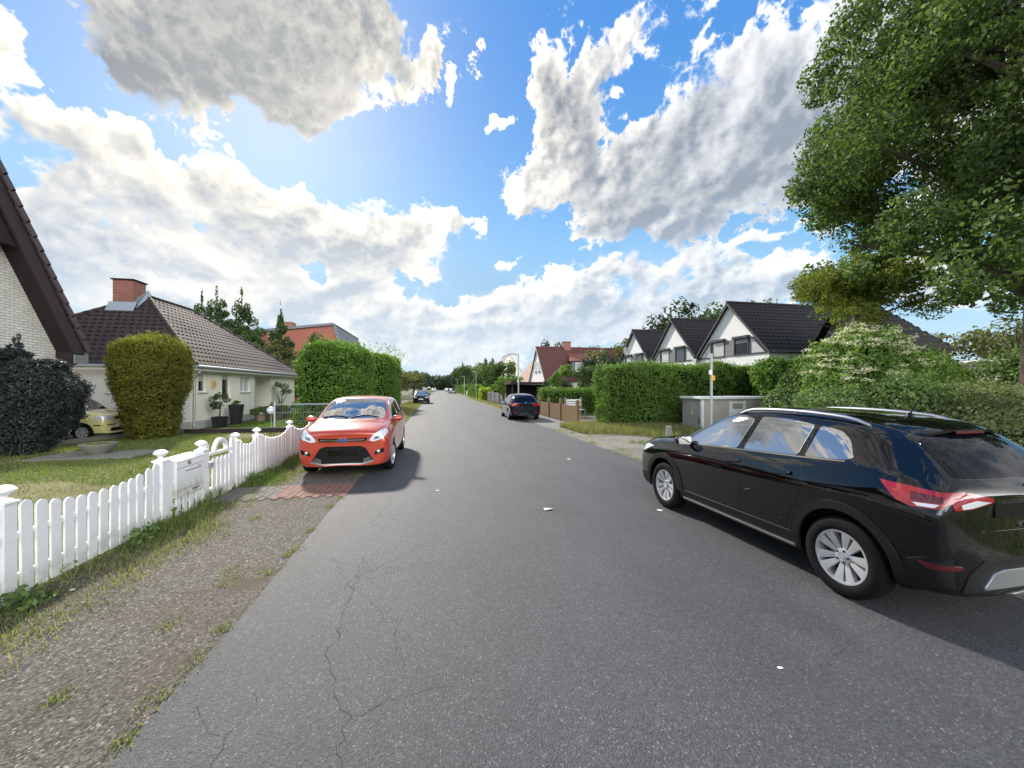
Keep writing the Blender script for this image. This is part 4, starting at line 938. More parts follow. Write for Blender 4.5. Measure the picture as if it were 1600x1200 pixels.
# ---- red-brick block with the mansard roof -------------------------------------------
def mansard():
    t = thing('brick_building', (-17, 55, 0), 'red brick building with grey mansard roof rising above the hedges', 'house'); off = t.location
    xr, xl, y0, y1 = -11.0, -23.5, 50.0, 64.0
    mb = MB(off); mb.prism([(xl, 0), (xr, 0), (xr, 5.4), (xr - 1.25, 9.35), (xl, 7.9)], 'Y', y0, y1); mb.build('wall', M['red_wall'], t)
    tiles('roof', M['slate'], t, off, (xr + .15, y0 - .1, 5.2), (0,1,0), (-1.35, 0, 4.35), lambda v: (0, y1 - y0 + .2), th=.4, tw=.4, ns=2)
    mb = MB(off); mb.prism([(xr - 1.0, 9.42), (xr - 1.3, 9.62), (xl - .2, 8.12), (xl - .2, 7.85), (xr - 1.3, 9.32)], 'Y', y0 - .25, y1 + .2); mb.build('roof_edge', M['slate'], t)
    mb = MB(off); mb.prism([(xr + .22, 5.15), (xr - 1.05, 9.45), (xr - 1.42, 9.45), (xr - .15, 5.15)], 'Y', y0 - .12, y0 - .02); mb.build('verge_board', M['slate'], t)
    mb = MB(off); mb.box(-18.9, -17.2, 51, 52.4, 8.3, 9.75); c = mb.build('chimney', M['chim'], t); mb = MB(off); mb.tube([(-18, 51.7, 9.75), (-18, 51.7, 10.3)], .12, 8); mb.build('chimney_pot', M['zinc'], c)
    for x in (-21, -17.5, -14.5):
        for z in (1.0, 4.2): window(t, off, (x, y0 - .045, z), (1,0,0), (0,1,0), 1.4, 1.4, M['frame_white'], M['pane'], mull=1)
mansard()
# ---- black carport ----------------------------------------------------------------------
t = thing('carport', (9.8, 40, 0), 'flat-roofed black timber carport behind the dark blue hatchback', 'carport'); 
mb = MB(); mb.box(-2.6, 2.6, -2, 2, 2.15, 2.38); mb.build('roof', M['black_wood'] if 'black_wood' in M else M['dark_wood'], t)
for x in (-2.4, 2.3):
    for y in (-1.8, 1.7): mb = MB(); mb.box(x, x + .12, y, y + .12, 0, 2.147); mb.build('post', M['dark_wood'], t)
mb = MB(); mb.box(-2.35, 2.3, 1.85, 1.92, .1, 2.14); mb.build('back_wall', M['dark_wood'], t)
# ================================================================== cars
def paint(name, c, metal=0.0, rough=0.22, flake=0.0):
    m = bpy.data.materials.new(name); m.use_nodes = True; k = NT(m.node_tree); b = k.n['Principled BSDF']
    b.inputs['Base Color'].default_value = (*c, 1); b.inputs['Metallic'].default_value = metal
    b.inputs['Roughness'].default_value = rough; b.inputs['Coat Weight'].default_value = 1.0; b.inputs['Coat Roughness'].default_value = 0.015
    b.inputs['Coat IOR'].default_value = 1.58 if max(c) < .03 else 1.55; b.inputs['Specular IOR Level'].default_value = 0.0 if max(c) < .03 else .4
    co = k.new('ShaderNodeTexCoord').outputs['Object']
    # road dust low on the body
    sp = k.new('ShaderNodeSeparateXYZ'); k.l.new(co, sp.inputs[0])
    f = k.math('MULTIPLY', k.smooth(sp.outputs[2], 0.55, 0.15), k.smooth(k.noise(co, 3.0, 5, 0.6), 0.35, 0.75))
    f = k.math('MULTIPLY', f, 0.02 if max(c) < .03 else 0.12)
    k.l.new(k.mix(f, c, (0.16, 0.15, 0.13)), b.inputs['Base Color'])
    k.l.new(k.math('ADD', k.math('MULTIPLY', f, 0.9), 0.015), b.inputs['Coat Roughness'])
    return m
def glossy(name, c, rough=0.05, ior=1.5, metal=0.0, spec=0.5, coat=0.0):
    m = mat(name, c, rough, metal, spec, coat=coat); m.node_tree.nodes['Principled BSDF'].inputs['IOR'].default_value = ior
    return m
CM = {
 'black': paint('black_paint', (0.0016, 0.0016, 0.0022)), 'red': paint('red_paint', (0.385, 0.045, 0.022), 0.2, 0.3),
 'navy': paint('navy_paint', (0.003, 0.005, 0.017)), 'yellow': paint('yellow_paint', (0.66, 0.61, 0.27)), 'silver': paint('silver_paint', (0.42, 0.43, 0.45), 0.7, 0.3),
 'white': paint('white_car_paint', (0.75, 0.76, 0.78)), 'anthracite': paint('anthracite_paint', (0.03, 0.032, 0.036), 0.3, 0.3),
 'glass': glossy('car_glass', (0.012, 0.016, 0.018), 0.015, 5.0), 'dark_glass': glossy('tinted_glass', (0.002, 0.002, 0.0045), 0.02, 1.36),
 'chrome': glossy('chrome', (0.72, 0.73, 0.75), 0.12, 1.5, 1.0), 'satin': glossy('satin_silver', (0.42, 0.43, 0.45), 0.3, 1.5, 0.85),
 'alloy': mat('alloy_rim', (0.64, 0.66, 0.69), 0.33, 0.75, 0.5, var=.06, vscale=8), 'rubber': mat('tyre_rubber', (0.008, 0.008, 0.0085), 0.8, spec=0.12, var=0.3, vscale=10, bump=.1),
 'plastic': mat('grey_plastic_cladding', (0.009, 0.0095, 0.0105), 0.55, spec=0.18, bump=0.15, bscale=300), 'blackp': mat('black_plastic', (0.004, 0.004, 0.0045), 0.4, spec=0.2),
 'red_lamp': glossy('red_lamp_glass', (0.26, 0.004, 0.010), 0.06, 1.5, coat=1.0), 'dark_red': glossy('dark_red_lamp', (0.07, 0.002, 0.004), 0.06, 1.5, coat=1.0),
 'clear': glossy('clear_lamp_glass', (0.62, 0.65, 0.70), 0.08, 1.5, 0.2, coat=1.0), 'bulb': glossy('lamp_reflector', (0.30, 0.33, 0.38), 0.1, 1.5, 0.8, coat=1.0),
 'plate': mat('number_plate', (0.72, 0.73, 0.74), 0.35), 'blue_badge': glossy('blue_badge', (0.015, 0.05, 0.22), 0.1, 1.5, coat=1.0),
}

# control rows of the base body (front -> rear): y, bow, then ten (half width, height) from keel to roof centre
BASE = [
 ( 2.030, .045, [(0,.26),(.40,.26),(.62,.26),(.69,.34),(.72,.50),(.71,.66),(.66,.77),(.58,.815),(.32,.835),(0,.84)]),
 ( 1.950, .060, [(0,.20),(.46,.20),(.74,.21),(.81,.30),(.845,.50),(.83,.70),(.755,.84),(.66,.895),(.36,.92),(0,.925)]),
 ( 1.700, .030, [(0,.19),(.48,.19),(.79,.20),(.865,.28),(.885,.52),(.872,.76),(.805,.925),(.70,.968),(.38,.995),(0,1.00)]),
 ( 1.240, .020, [(0,.19),(.48,.19),(.80,.20),(.872,.28),(.889,.54),(.882,.82),(.815,.968),(.71,1.010),(.39,1.040),(0,1.048)]),
 ( 0.960, .060, [(0,.19),(.48,.19),(.80,.20),(.870,.28),(.886,.55),(.884,.84),(.820,.985),(.715,1.040),(.40,1.075),(0,1.085)]),
 ( 0.640, .060, [(0,.19),(.48,.19),(.80,.20),(.868,.28),(.884,.56),(.885,.855),(.820,1.000),(.665,1.222),(.38,1.262),(0,1.275)]),
 ( 0.230, .060, [(0,.19),(.48,.19),(.80,.20),(.866,.28),(.882,.56),(.886,.865),(.820,1.015),(.595,1.420),(.36,1.478),(0,1.490)]),
 (-0.150, .000, [(0,.19),(.48,.19),(.80,.20),(.866,.28),(.882,.56),(.888,.872),(.820,1.030),(.580,1.480),(.35,1.528),(0,1.538)]),
 (-0.750, .000, [(0,.19),(.48,.19),(.80,.20),(.868,.28),(.884,.57),(.892,.885),(.822,1.045),(.572,1.488),(.35,1.535),(0,1.545)]),
 (-1.300, .000, [(0,.20),(.48,.20),(.80,.21),(.870,.30),(.890,.60),(.894,.905),(.812,1.085),(.562,1.448),(.34,1.502),(0,1.512)]),
 (-1.580, -.015, [(0,.22),(.48,.22),(.79,.23),(.858,.32),(.884,.62),(.884,.920),(.785,1.115),(.552,1.392),(.33,1.450),(0,1.460)]),
 (-1.770, -.030, [(0,.24),(.47,.24),(.76,.25),(.838,.34),(.868,.63),(.862,.925),(.755,1.110),(.590,1.235),(.35,1.275),(0,1.285)]),
 (-1.935, -.045, [(0,.27),(.45,.27),(.72,.28),(.800,.37),(.840,.62),(.828,.905),(.735,1.020),(.622,1.072),(.36,1.095),(0,1.100)]),
 (-2.030, -.050, [(0,.31),(.43,.31),(.66,.32),(.745,.40),(.795,.60),(.780,.830),(.695,.930),(.600,.975),(.34,.990),(0,.995)]),
]
def ramp(x, a, b):
    """piecewise-linear map through the anchors a -> b"""
    if x <= a[0]: return b[0] + (x - a[0])
    for i in range(len(a) - 1):
        if x <= a[i+1]: return b[i] + (x - a[i]) / (a[i+1] - a[i]) * (b[i+1] - b[i])
    return b[-1] + (x - a[-1])
class Body:
    def __init__(s, rows, ya=None, za=None, wx=1.0, sub=3, roofw=1.0):
        s.ya = ya; s.za = za; s.wx = wx
        s.w = lambda y, z: (ramp(y, *ya) if ya else y, ramp(z, *za) if za else z)
        bm = bmesh.new(); cr = bm.edges.layers.float.new('crease_edge')
        rings = []
        for y, bow, cs in rows:
            ring = {}
            for k, (x, z) in enumerate(cs):
                yy = y + bow * (1 - (x / .89) ** 2); Y, Z = s.w(yy, z)
                f = wx * (1 + (roofw - 1) * max(0, min(1, (z - 1.0) / .4)))
                ring[(k, 1)] = bm.verts.new((x * f, Y, Z))
                ring[(k, -1)] = ring[(k, 1)] if k in (0, 9) else bm.verts.new((-x * f, Y, Z))
            rings.append(ring)
        for a, b in zip(rings, rings[1:]):
            for k in range(9):
                bm.faces.new((a[(k,1)], a[(k+1,1)], b[(k+1,1)], b[(k,1)]))
                bm.faces.new((a[(k,-1)], b[(k,-1)], b[(k+1,-1)], a[(k+1,-1)]))
        for ring, fl in ((rings[0], 0), (rings[-1], 1)):
            for k in range(9):
                f = [ring[(k,1)], ring[(k,-1)], ring[(k+1,-1)], ring[(k+1,1)]]
                f = [v for i, v in enumerate(f) if v not in f[:i]]
                bm.faces.new(f if not fl else f[::-1])
        bmesh.ops.recalc_face_normals(bm, faces=bm.faces)
        bm.edges.ensure_lookup_table()
        for i, ring in enumerate(rings):
            for nb in rings[i+1:i+2]:
                for k, c in ((5, .35), (6, .45), (7, .35)):
                    for sg in (1, -1):
                        e = bm.edges.get((ring[(k,sg)], nb[(k,sg)]))
                        if e: e[cr] = c
        me = bpy.data.meshes.new('body_cage'); bm.to_mesh(me); bm.free()
        o = bpy.data.objects.new('body_cage', me); COL.objects.link(o)
        md = o.modifiers.new('s', 'SUBSURF'); md.levels = sub; md.render_levels = sub
        dg = bpy.context.evaluated_depsgraph_get(); dg.update()
        s.me = bpy.data.meshes.new_from_object(o.evaluated_get(dg)); bpy.data.objects.remove(o)
        s.vs = [v.co.copy() for v in s.me.vertices]; s.ns = [v.normal.copy() for v in s.me.vertices]
        s.ps = [tuple(p.vertices) for p in s.me.polygons]
        s.bvh = BVHTree.FromPolygons(s.vs, s.ps)
    def hit(s, a, b, view):
        """2-D point of a view -> surface point and smooth normal. views: L R (y,z), F B (x,z), T (x,y)"""
        if view in 'LR': o = Vector((4 if view == 'R' else -4, a, b)); d = Vector((-1 if view == 'R' else 1, 0, 0))
        elif view in 'FB': o = Vector((a, 5 if view == 'F' else -5, b)); d = Vector((0, -1 if view == 'F' else 1, 0))
        else: o = Vector((a, b, 5)); d = Vector((0, 0, -1))
        p, n, i, _ = s.bvh.ray_cast(o, d)
        if p is None:
            if view in 'LR': q = Vector(((.8 if view == 'R' else -.8), a, b))
            elif view in 'FB': q = Vector((a, (2 if view == 'F' else -2), b))
            else: q = Vector((a, b, 1.2))
            p, n, i, _ = s.bvh.find_nearest(q)
        w = poly_3d_calc([s.vs[j] for j in s.ps[i]], p)
        nn = Vector((0, 0, 0))
        for j, ww in zip(s.ps[i], w): nn += s.ns[j] * ww
        return p, nn.normalized()
    def shell(s, wells, mats, parent, name='body'):
        """the painted shell with wheel wells cut out of it"""
        o = bpy.data.objects.new('shell_tmp', s.me.copy()); COL.objects.link(o)
        for m in mats: o.data.materials.append(m)
        mb = MB()
        for y, z, r in wells:
            for sg in (1, -1):
                n = 40; pr = [(y + r * math.cos(2*math.pi*i/n), z + r * math.sin(2*math.pi*i/n)) for i in range(n)]
                mb.prism(pr, 'X', sg * .58, sg * 1.2)
        c = mb.build('well_cutter', [mats[1]])
        md = o.modifiers.new('b', 'BOOLEAN'); md.object = c; md.operation = 'DIFFERENCE'; md.solver = 'EXACT'
        try: md.material_mode = 'TRANSFER'
        except Exception: pass
        dg = bpy.context.evaluated_depsgraph_get(); dg.update()
        me = bpy.data.meshes.new_from_object(o.evaluated_get(dg)); bpy.data.objects.remove(o); bpy.data.objects.remove(c)
        bm = bmesh.new(); bm.from_mesh(me)
        for f in bm.faces:
            f.smooth = True
            if f.normal.z < -.6 and f.calc_center_median().z < .45: f.material_index = 1
        bm.to_mesh(me); bm.free()
        try: me.set_sharp_from_angle(angle=R(50))
        except Exception: pass
        me.name = name
        return link(name, me, parent)
    def decal(s, name, poly, view, m, parent, off=.003, thick=.012, res=.05, warp=True, under=None):
        """panel laid over the body inside the outline poly, off above it"""
        if warp and view in 'LR': poly = [s.w(*p) for p in poly]
        elif warp and view in 'FB': poly = [(p[0] * s.wx, s.w(0, p[1])[1]) for p in poly]
        elif warp: poly = [(p[0] * s.wx, s.w(p[1], 0)[0]) for p in poly]
        bd = []
        for p, q in zip(poly, poly[1:] + poly[:1]):
            p = Vector(p); q = Vector(q); n = max(1, int((q - p).length / res))
            bd += [p.lerp(q, i / n) for i in range(n)]
        nb = len(bd); xs = [p.x for p in bd]; ys = [p.y for p in bd]
        pts = list(bd); x = min(xs) + res * .5
        while x < max(xs):
            y = min(ys) + res * .5
            while y < max(ys):
                q = Vector((x, y))
                if min((q - b).length for b in bd) > res * .45: pts.append(q)
                y += res
            x += res
        V, E, F, *_ = delaunay_2d_cdt(pts, [], [list(range(nb))], 1, 1e-5)
        top = []; nr = []
        for p in V:
            h, n = s.hit(p.x, p.y, view); top.append(h + n * off); nr.append(n)
        faces = [tuple(f) for f in F]
        # keep the winding outwards
        out = []
        for f in faces:
            g = (top[f[1]] - top[f[0]]).cross(top[f[2]] - top[f[0]])
            out.append(f if g.dot(nr[f[0]]) > 0 else f[::-1])
        ec = {}
        for f in out:
            for a, b in zip(f, f[1:] + f[:1]): ec[(a, b)] = 1
        rim = [(a, b) for a, b in ec if (b, a) not in ec]
        idx = {}; vs = list(top)
        for a, b in rim:
            for q in (a, b):
                if q not in idx: idx[q] = len(vs); vs.append(top[q] - nr[q] * thick)
        nt = len(out)
        out += [(b, a, idx[a], idx[b]) for a, b in rim]
        me = bpy.data.meshes.new(name); me.from_pydata(vs, [], out); me.materials.append(m)
        me.polygons.foreach_set('use_smooth', [True] * len(me.polygons))
        ln = []
        for i, p in enumerate(me.polygons):
            for v in p.vertices: ln.append(tuple(nr[v]) if i < nt else (0, 0, 0))
        me.normals_split_custom_set(ln)
        return link(name, me, parent)
    def stripe(s, name, pts, view, m, parent, w=.006, off=.003, warp=True, closed=False, thick=0.0):
        if warp and view in 'LR': pts = [s.w(*p) for p in pts]
        elif warp and view in 'FB': pts = [(p[0] * s.wx, s.w(0, p[1])[1]) for p in pts]
        if closed: pts = pts + pts[:1]
        q = []
        for a, b in zip(pts, pts[1:]):
            a = Vector(a); b = Vector(b); n = max(1, int((b - a).length / .05))
            q += [a.lerp(b, i / n) for i in range(n)]
        q.append(Vector(pts[-1])); mb = MB(); vs = []
        for i, p in enumerate(q):
            d = (q[min(i+1, len(q)-1)] - q[max(i-1, 0)]).normalized(); e = Vector((-d.y, d.x)) * w / 2
            row = []
            for t in (p - e, p + e):
                h, n = s.hit(t.x, t.y, view); row.append((h, n))
            (h0, n0), (h1, n1) = row
            vs += [h0 - n0 * .004, h0 + n0 * off, h1 + n1 * off, h1 - n1 * .004]
        fs = []
        for i in range(len(q) - 1):
            for k in range(3): fs.append((4*i+k, 4*i+4+k, 4*i+5+k, 4*i+1+k))
        mb.add(vs, fs)
        return mb.build(name, m, parent, smooth=True)

def arc(cy, cz, r, a0, a1, n=22): return [(cy + r * math.cos(R(a0 + (a1-a0) * i / n)), cz + r * math.sin(R(a0 + (a1-a0) * i / n))) for i in range(n + 1)]
def rounded(poly, r=.03, n=4):
    out = []; N = len(poly)
    for i in range(N):
        p = Vector(poly[i]); a = Vector(poly[i-1]) - p; b = Vector(poly[(i+1) % N]) - p
        t = min(r, a.length * .45, b.length * .45); a = p + a.normalized() * t; b = p + b.normalized() * t
        for k in range(n + 1):
            f = k / n; out.append(tuple(a * (1-f)**2 + p * 2*f*(1-f) + b * f*f))
    return out
def wheel(parent, x, y, r, side, style='ten', rimr=.215, w=.2, steer=0.0):
    e = bpy.data.objects.new('wheel', None); COL.objects.link(e); e.parent = parent; e.empty_display_size = .1
    e.location = (x, y, r); e.rotation_euler = (0, 0, (0 if side > 0 else math.pi) + steer)
    t = MB(); h = w / 2
    t.lathe([(rimr-.004, -h*.8), (rimr+.02, -h), (r-.03, -h), (r-.006, -h*.82), (r, -h*.5), (r, h*.5), (r-.006, h*.82), (r-.03, h), (rimr+.045, h*1.05), (rimr+.01, h*.98), (rimr-.006, h*.80)], n=56, axis='X')
    # tread grooves
    t.build('tyre', CM['rubber'], e, smooth=True)
    m = MB(); m.mi = 0; n = 56; R0 = rimr
    m.lathe([(R0+.004, h*.86), (R0+.006, h*.93), (R0-.012, h*.90), (R0-.018, h*.55), (R0-.03, -h*.6)], n=n, axis='X')
    m.mi = 1
    m.lathe([(R0-.02, -h*.15), (.02, -h*.15), (.0, -h*.15)], n=32, axis='X')          # brake and dark barrel
    m.lathe([(.125, -h*.1), (.125, h*.05), (.04, h*.05)], n=32, axis='X')
    m.mi = 0
    ns = {'ten': 10, 'five': 5, 'seven': 7, 'multi': 14, 'steel': 8}[style]
    wi, wo = {'ten': (.028, .078), 'five': (.07, .115), 'seven': (.05, .07), 'multi': (.018, .035), 'steel': (.06, .10)}[style]
    for i in range(ns):
        a = 2 * math.pi * (i + .25) / ns; c, s_ = math.cos(a), math.sin(a)
        sk = .012 if style == 'ten' and i % 2 else (-.012 if style == 'ten' else 0)
        def P(rr, ww, xx): return (xx, rr * c - ww * s_, rr * s_ + ww * c)
        ri, ro = .045, R0 - .008
        fx = h * (.52 if style == 'ten' else .66); ox = h * .88
        m.add([P(ri, -wi/2, fx), P(ri, wi/2, fx), P(ro, wo/2 + sk, ox), P(ro, -wo/2 + sk, ox),
               P(ri, -wi/2, fx-.05), P(ri, wi/2, fx-.05), P(ro, wo/2 + sk, ox-.05), P(ro, -wo/2 + sk, ox-.05), P((ri+ro)/2, sk/2, (fx+ox)/2 + .008)],
              [(0,1,8),(1,2,8),(2,3,8),(3,0,8),(0,4,5,1),(1,5,6,2),(2,6,7,3),(3,7,4,0)])
    m.lathe([(.066, h*.5), (.062, h*.66), (.034, h*.72), (.031, h*.66), (.0, h*.66)], n=24, axis='X')
    m.mi = 1
    for i in range(5):
        a = 2 * math.pi * i / 5; m.lathe([(.009, h*.66), (.009, h*.74), (0, h*.74)], c=(0, .05*math.cos(a), .05*math.sin(a)), n=8, axis='X')
    m.mi = 0
    m.lathe([(.026, h*.66), (.024, h*.745), (0, h*.75)], n=16, axis='X')
    m.build('rim', [CM['alloy'], CM['blackp']], e, smooth=True)
    return e
def mirror_part(b, parent, side, y, z, m, x=None, big=1.0):
    """door mirror: shell, glass on the rear face, foot"""
    h, n = b.hit(y, z, 'R' if side > 0 else 'L'); sx = abs(h.x)
    bm = bmesh.new(); bmesh.ops.create_uvsphere(bm, u_segments=20, v_segments=12, radius=1)
    for v in bm.verts:
        c = v.co; q = (abs(c.x)**2.6 + abs(c.y)**2.6 + abs(c.z)**2.6) ** (1/2.6); c /= max(q, 1e-6)
        if c.y < 0: c.y *= .45
        f = 1 - .25 * (c.x * .5 + .5) * (1 if c.z < 0 else .4)
        v.co = Vector((c.x * .115 * big, c.y * .075 * big, c.z * .072 * f * big))
    me = bpy.data.meshes.new('mirror'); bm.to_mesh(me); bm.free(); me.materials.append(m)
    me.polygons.foreach_set('use_smooth', [True] * len(me.polygons))
    o = link('mirror', me, parent); o.location = (side * (sx + .125), y, z + .02); o.scale = (side, 1, 1); o.rotation_euler = (0, 0, side * R(8))
    g = MB(); g.prism(rounded([(-.095*big, -.05*big), (.085*big, -.045*big), (.09*big, .05*big), (-.09*big, .055*big)], .03), 'Y', -.036*big, -.031*big); g.build('mirror_glass', CM['glass'], o)
    f = MB(); f.bar((-.16, .0, -.04), (-.06, .0, -.03), .06, .03); f.build('mirror_foot', CM['blackp'], o)
    return o
WIN_F = [(.86,1.005),(.62,1.02),(-.10,1.065),(-.185,1.40),(-.02,1.425),(.17,1.405),(.36,1.335),(.62,1.175)]
WIN_R = [(-.20,1.07),(-.86,1.105),(-.90,1.40),(-.60,1.43),(-.275,1.43)]
WIN_Q = [(-.935,1.108),(-1.30,1.135),(-1.36,1.16),(-1.27,1.30),(-1.17,1.365),(-.965,1.395)]
DOOR_F = [(.93,.34),(1.0,.62),(.93,.98),(.86,1.005),(.56,1.215),(.30,1.385),(.0,1.452),(-.21,1.458),(-.20,1.07),(-.235,.62),(-.235,.34)]
DOOR_R = [(-.245,.34),(-.245,.62),(-.215,1.07),(-.225,1.458),(-.55,1.458),(-.915,1.43),(-.925,1.10),(-1.0,.90),(-.945,.70),(-.83,.52),(-.80,.34)]
def mir(p): return [(-x, z) for x, z in p][::-1]
def basic_car(name, loc, rz, label, pt, body, group=None, axles=(1.24, -1.33), wr=.33, track=.775, style='five', lod=0, rimr=.215, well=.385, wells=True, door=True, steer=0.0, ww=.2):
    """shell, doors, windows, wheels: what every car here has in common"""
    t = thing(name, (loc[0], loc[1], 0.012), label, 'car', rz, group)
    ax = [body.w(a, 0)[0] for a in axles]
    body.shell([(a, wr + .012, well) for a in ax], [pt, CM['black']], t)
    for i, a in enumerate(ax):
        for sg in (1, -1):
            wheel(t, sg * track * body.wx, a, wr, sg, style, rimr, w=ww, steer=steer if i == 0 else 0)
    for v in 'RL':
        if door:
            for d, hx in ((DOOR_F, -.10), (DOOR_R, -.76)):
                body.decal('door_gap', rounded(d, .04), v, CM['black'], t, .0012, .004, .07) if lod == 0 else None
                ins = rounded([(y + (.006 if y < (d[0][0]+d[5][0])/2-.3 else -.006), z) for y, z in d], .04)
                o = body.decal('door', ins, v, pt, t, .0028, .004, .06)
                hb = [(hx+.10,.900),(hx-.10,.922),(hx-.10,.955),(hx+.10,.935)]
                body.decal('handle', rounded(hb, .012), v, pt, o, .030, .02, .03)
        for wn in (WIN_F, WIN_R, WIN_Q):
            body.decal('window', rounded(wn, .03), v, CM['glass'], t, .0048, .006, .05)
        mirror_part(body, t, 1 if v == 'R' else -1, body.w(.72, 0)[0], body.w(0, 1.0)[1] + .03, pt)
    return t

def make_suv(loc, rz):
    b = Body(BASE, sub=4)
    t = basic_car('parked_car', loc, rz, 'black compact SUV with silver roof rails parked half on the right verge', CM['black'], b, wr=.332, style='ten')
    P = CM['plastic']
    for v in 'RL':
        # chrome-less black window surround
        b.stripe('window_trim', [(.90,1.0),(.62,1.012),(-.10,1.055),(-.86,1.095),(-1.31,1.125)], v, CM['blackp'], t, .012, .006)
        for cy in (1.24, -1.33):
            ring = arc(cy, .344, .455, -12, 192) + arc(cy, .344, .384, 192, -12)
            b.decal('arch_trim', ring, v, P, t, .014, .03, .05)
        sill = [(.84,.20),(.80,.36),(-.89,.36),(-.95,.20)]
        b.decal('sill_cladding', [(.82,.23),(.80,.375),(-.90,.395),(-.94,.23)], v, P, t, .013, .03, .06)
        b.stripe('sill_strip', [(.80,.272),(-.90,.272)], v, CM['satin'], t, .02, .019)
        # sculpted crease low on the doors
        b.decal('door_crease', [(.10,.545),(-.70,.50),(-.77,.475),(-.74,.455),(-.30,.470)], v, CM['black'], t, .012, .012, .04)
        # tail lamp: red, dark upper edge, clear lower tip
        sg = 1 if v == 'R' else -1
        b.decal('tail_lamp', [(-1.60,1.045),(-1.78,1.035),(-1.97,1.01),(-1.99,.95),(-1.95,.905),(-1.83,.90),(-1.74,.925),(-1.66,.99)], v, CM['red_lamp'], t, .008, .02, .04)
        b.decal('tail_lamp_inset', [(-1.80,1.0),(-1.955,.985),(-1.965,.945),(-1.82,.94)], v, CM['dark_red'], t, .0105, .006, .03)
        b.decal('tail_lamp_tip', [(-1.83,.93),(-1.955,.935),(-1.94,.912),(-1.86,.91)], v, CM['clear'], t, .011, .006, .03)
        # headlamp wrapping the front corner
        b.decal('headlight', rounded([(1.55,.865),(1.72,.875),(1.90,.84),(1.985,.79),(1.95,.735),(1.80,.77)], .02), v, CM['clear'], t, .005, .01, .04)
        b.decal('front_cladding', [(1.66,.22),(1.60,.42),(1.72,.46),(1.92,.42),(1.95,.25)], v, P, t, .008, .02, .05)
        b.decal('rear_cladding', [(-1.72,.27),(-1.76,.50),(-1.92,.57),(-2.0,.57),(-2.0,.36)], v, P, t, .006, .02, .05)
        b.decal('rear_reflector', rounded([(-1.86,.53),(-2.015,.525),(-2.01,.495),(-1.90,.49)], .012), v, CM['dark_red'], t, .012, .01, .03)
    # windscreen, rear window
    b.decal('windscreen', rounded([(-.67,1.09),(-.35,1.115),(.35,1.115),(.67,1.09),(.60,1.36),(.56,1.42),(.30,1.465),(-.30,1.465),(-.56,1.42),(-.60,1.36)], .04), 'F', CM['glass'], t, .004, .008, .07)
    b.decal('rear_window', rounded([(-.59,1.10),(.59,1.10),(.525,1.34),(.30,1.385),(-.30,1.385),(-.525,1.34)], .06), 'B', CM['dark_glass'], t, .005, .01, .06)
    # roof spoiler over the rear window
    m = MB(); ys = [-1.44,-1.53,-1.64,-1.70]
    V = []; n = 13
    for j, y in enumerate(ys):
        for i in range(n):
            x = -.55 + 1.10 * i / (n-1); q = abs(x) / .55
            V.append((x * (1 - .03*j), y + .09 * q**3, [1.500,1.487,1.458,1.428][j] - .075 * q**2.6))
    for j, y in enumerate(ys[::-1]):
        for i in range(n):
            x = -.55 + 1.10 * i / (n-1); q = abs(x) / .55
            V.append((x * (1 - .03*(3-j)), y + .09 * q**3, [1.408,1.40,1.39,1.38][j] - .075 * q**2.6))
    F = []
    for j in range(8):
        jj = (j + 1) % 8
        for i in range(n - 1): F.append((j*n+i, j*n+i+1, jj*n+i+1, jj*n+i))
    F += [tuple(j*n for j in range(8)), tuple(j*n+n-1 for j in range(8))[::-1]]
    m.add(V, F); m.build('roof_spoiler', CM['black'], t, smooth=True)
    m = MB(); m.box(-.16,.16,-1.712,-1.695,1.390,1.412); m.build('brake_light', CM['dark_red'], t)
    # tailgate joint, lamps on the tailgate, plate, badge, lettering
    for x in (-1, 1):
        f = (lambda p: p) if x > 0 else mir
        b.decal('tail_lamp', f([(.40,.955),(.58,.915),(.71,.905),(.73,1.015),(.60,1.025),(.40,.985)]), 'B', CM['red_lamp'], t, .006, .012, .04)
        b.decal('tail_lamp_tip', f([(.42,.958),(.58,.922),(.66,.915),(.66,.945),(.54,.972)]), 'B', CM['clear'], t, .0085, .006, .03)
        b.stripe('tailgate_gap', f([(.63,1.09),(.64,1.0),(.62,.90),(.56,.80),(.50,.75),(.0,.745)]), 'B', CM['black'], t, .007, .002)
    b.decal('plate_recess', rounded([(-.46,.83),(.46,.83),(.40,.965),(-.40,.965)], .03), 'B', CM['black'], t, .002, .006, .06)
    b.decal('number_plate', [(-.38,.845),(.38,.845),(.38,.95),(-.38,.95)], 'B', CM['blackp'], t, .010, .01, .06)
    b.decal('rear_bumper_cladding', [(-.66,.34),(.66,.34),(.60,.46),(.46,.55),(-.46,.55),(-.60,.46)], 'B', P, t, .010, .02, .06)
    b.decal('skid_plate', [(-.50,.36),(.50,.36),(.40,.46),(.30,.48),(-.30,.48),(-.40,.46)], 'B', CM['satin'], t, .022, .02, .06)
    h, nn = b.hit(0, .785, 'B'); text_mesh('lettering', 'A R O N A', .058, CM['chrome'], t, (h.x, h.y - .004, h.z), (R(90), 0, 0), .003)
    h, nn = b.hit(0, 1.03, 'B'); text_mesh('badge', 'S', .13, CM['chrome'], t, (h.x, h.y - .006, h.z), (R(90-38), 0, 0), .006)
    # grille and front plate
    b.decal('grille', rounded([(-.42,.60),(.42,.60),(.50,.76),(.44,.79),(-.44,.79),(-.50,.76)], .03), 'F', CM['blackp'], t, .004, .01, .06)
    b.decal('lower_grille', rounded([(-.50,.30),(.50,.30),(.44,.46),(-.44,.46)], .03), 'F', P, t, .006, .01, .06)
    b.decal('front_plate', [(-.26,.50),(.26,.50),(.26,.61),(-.26,.61)], 'F', CM['plate'], t, .014, .01, .06)
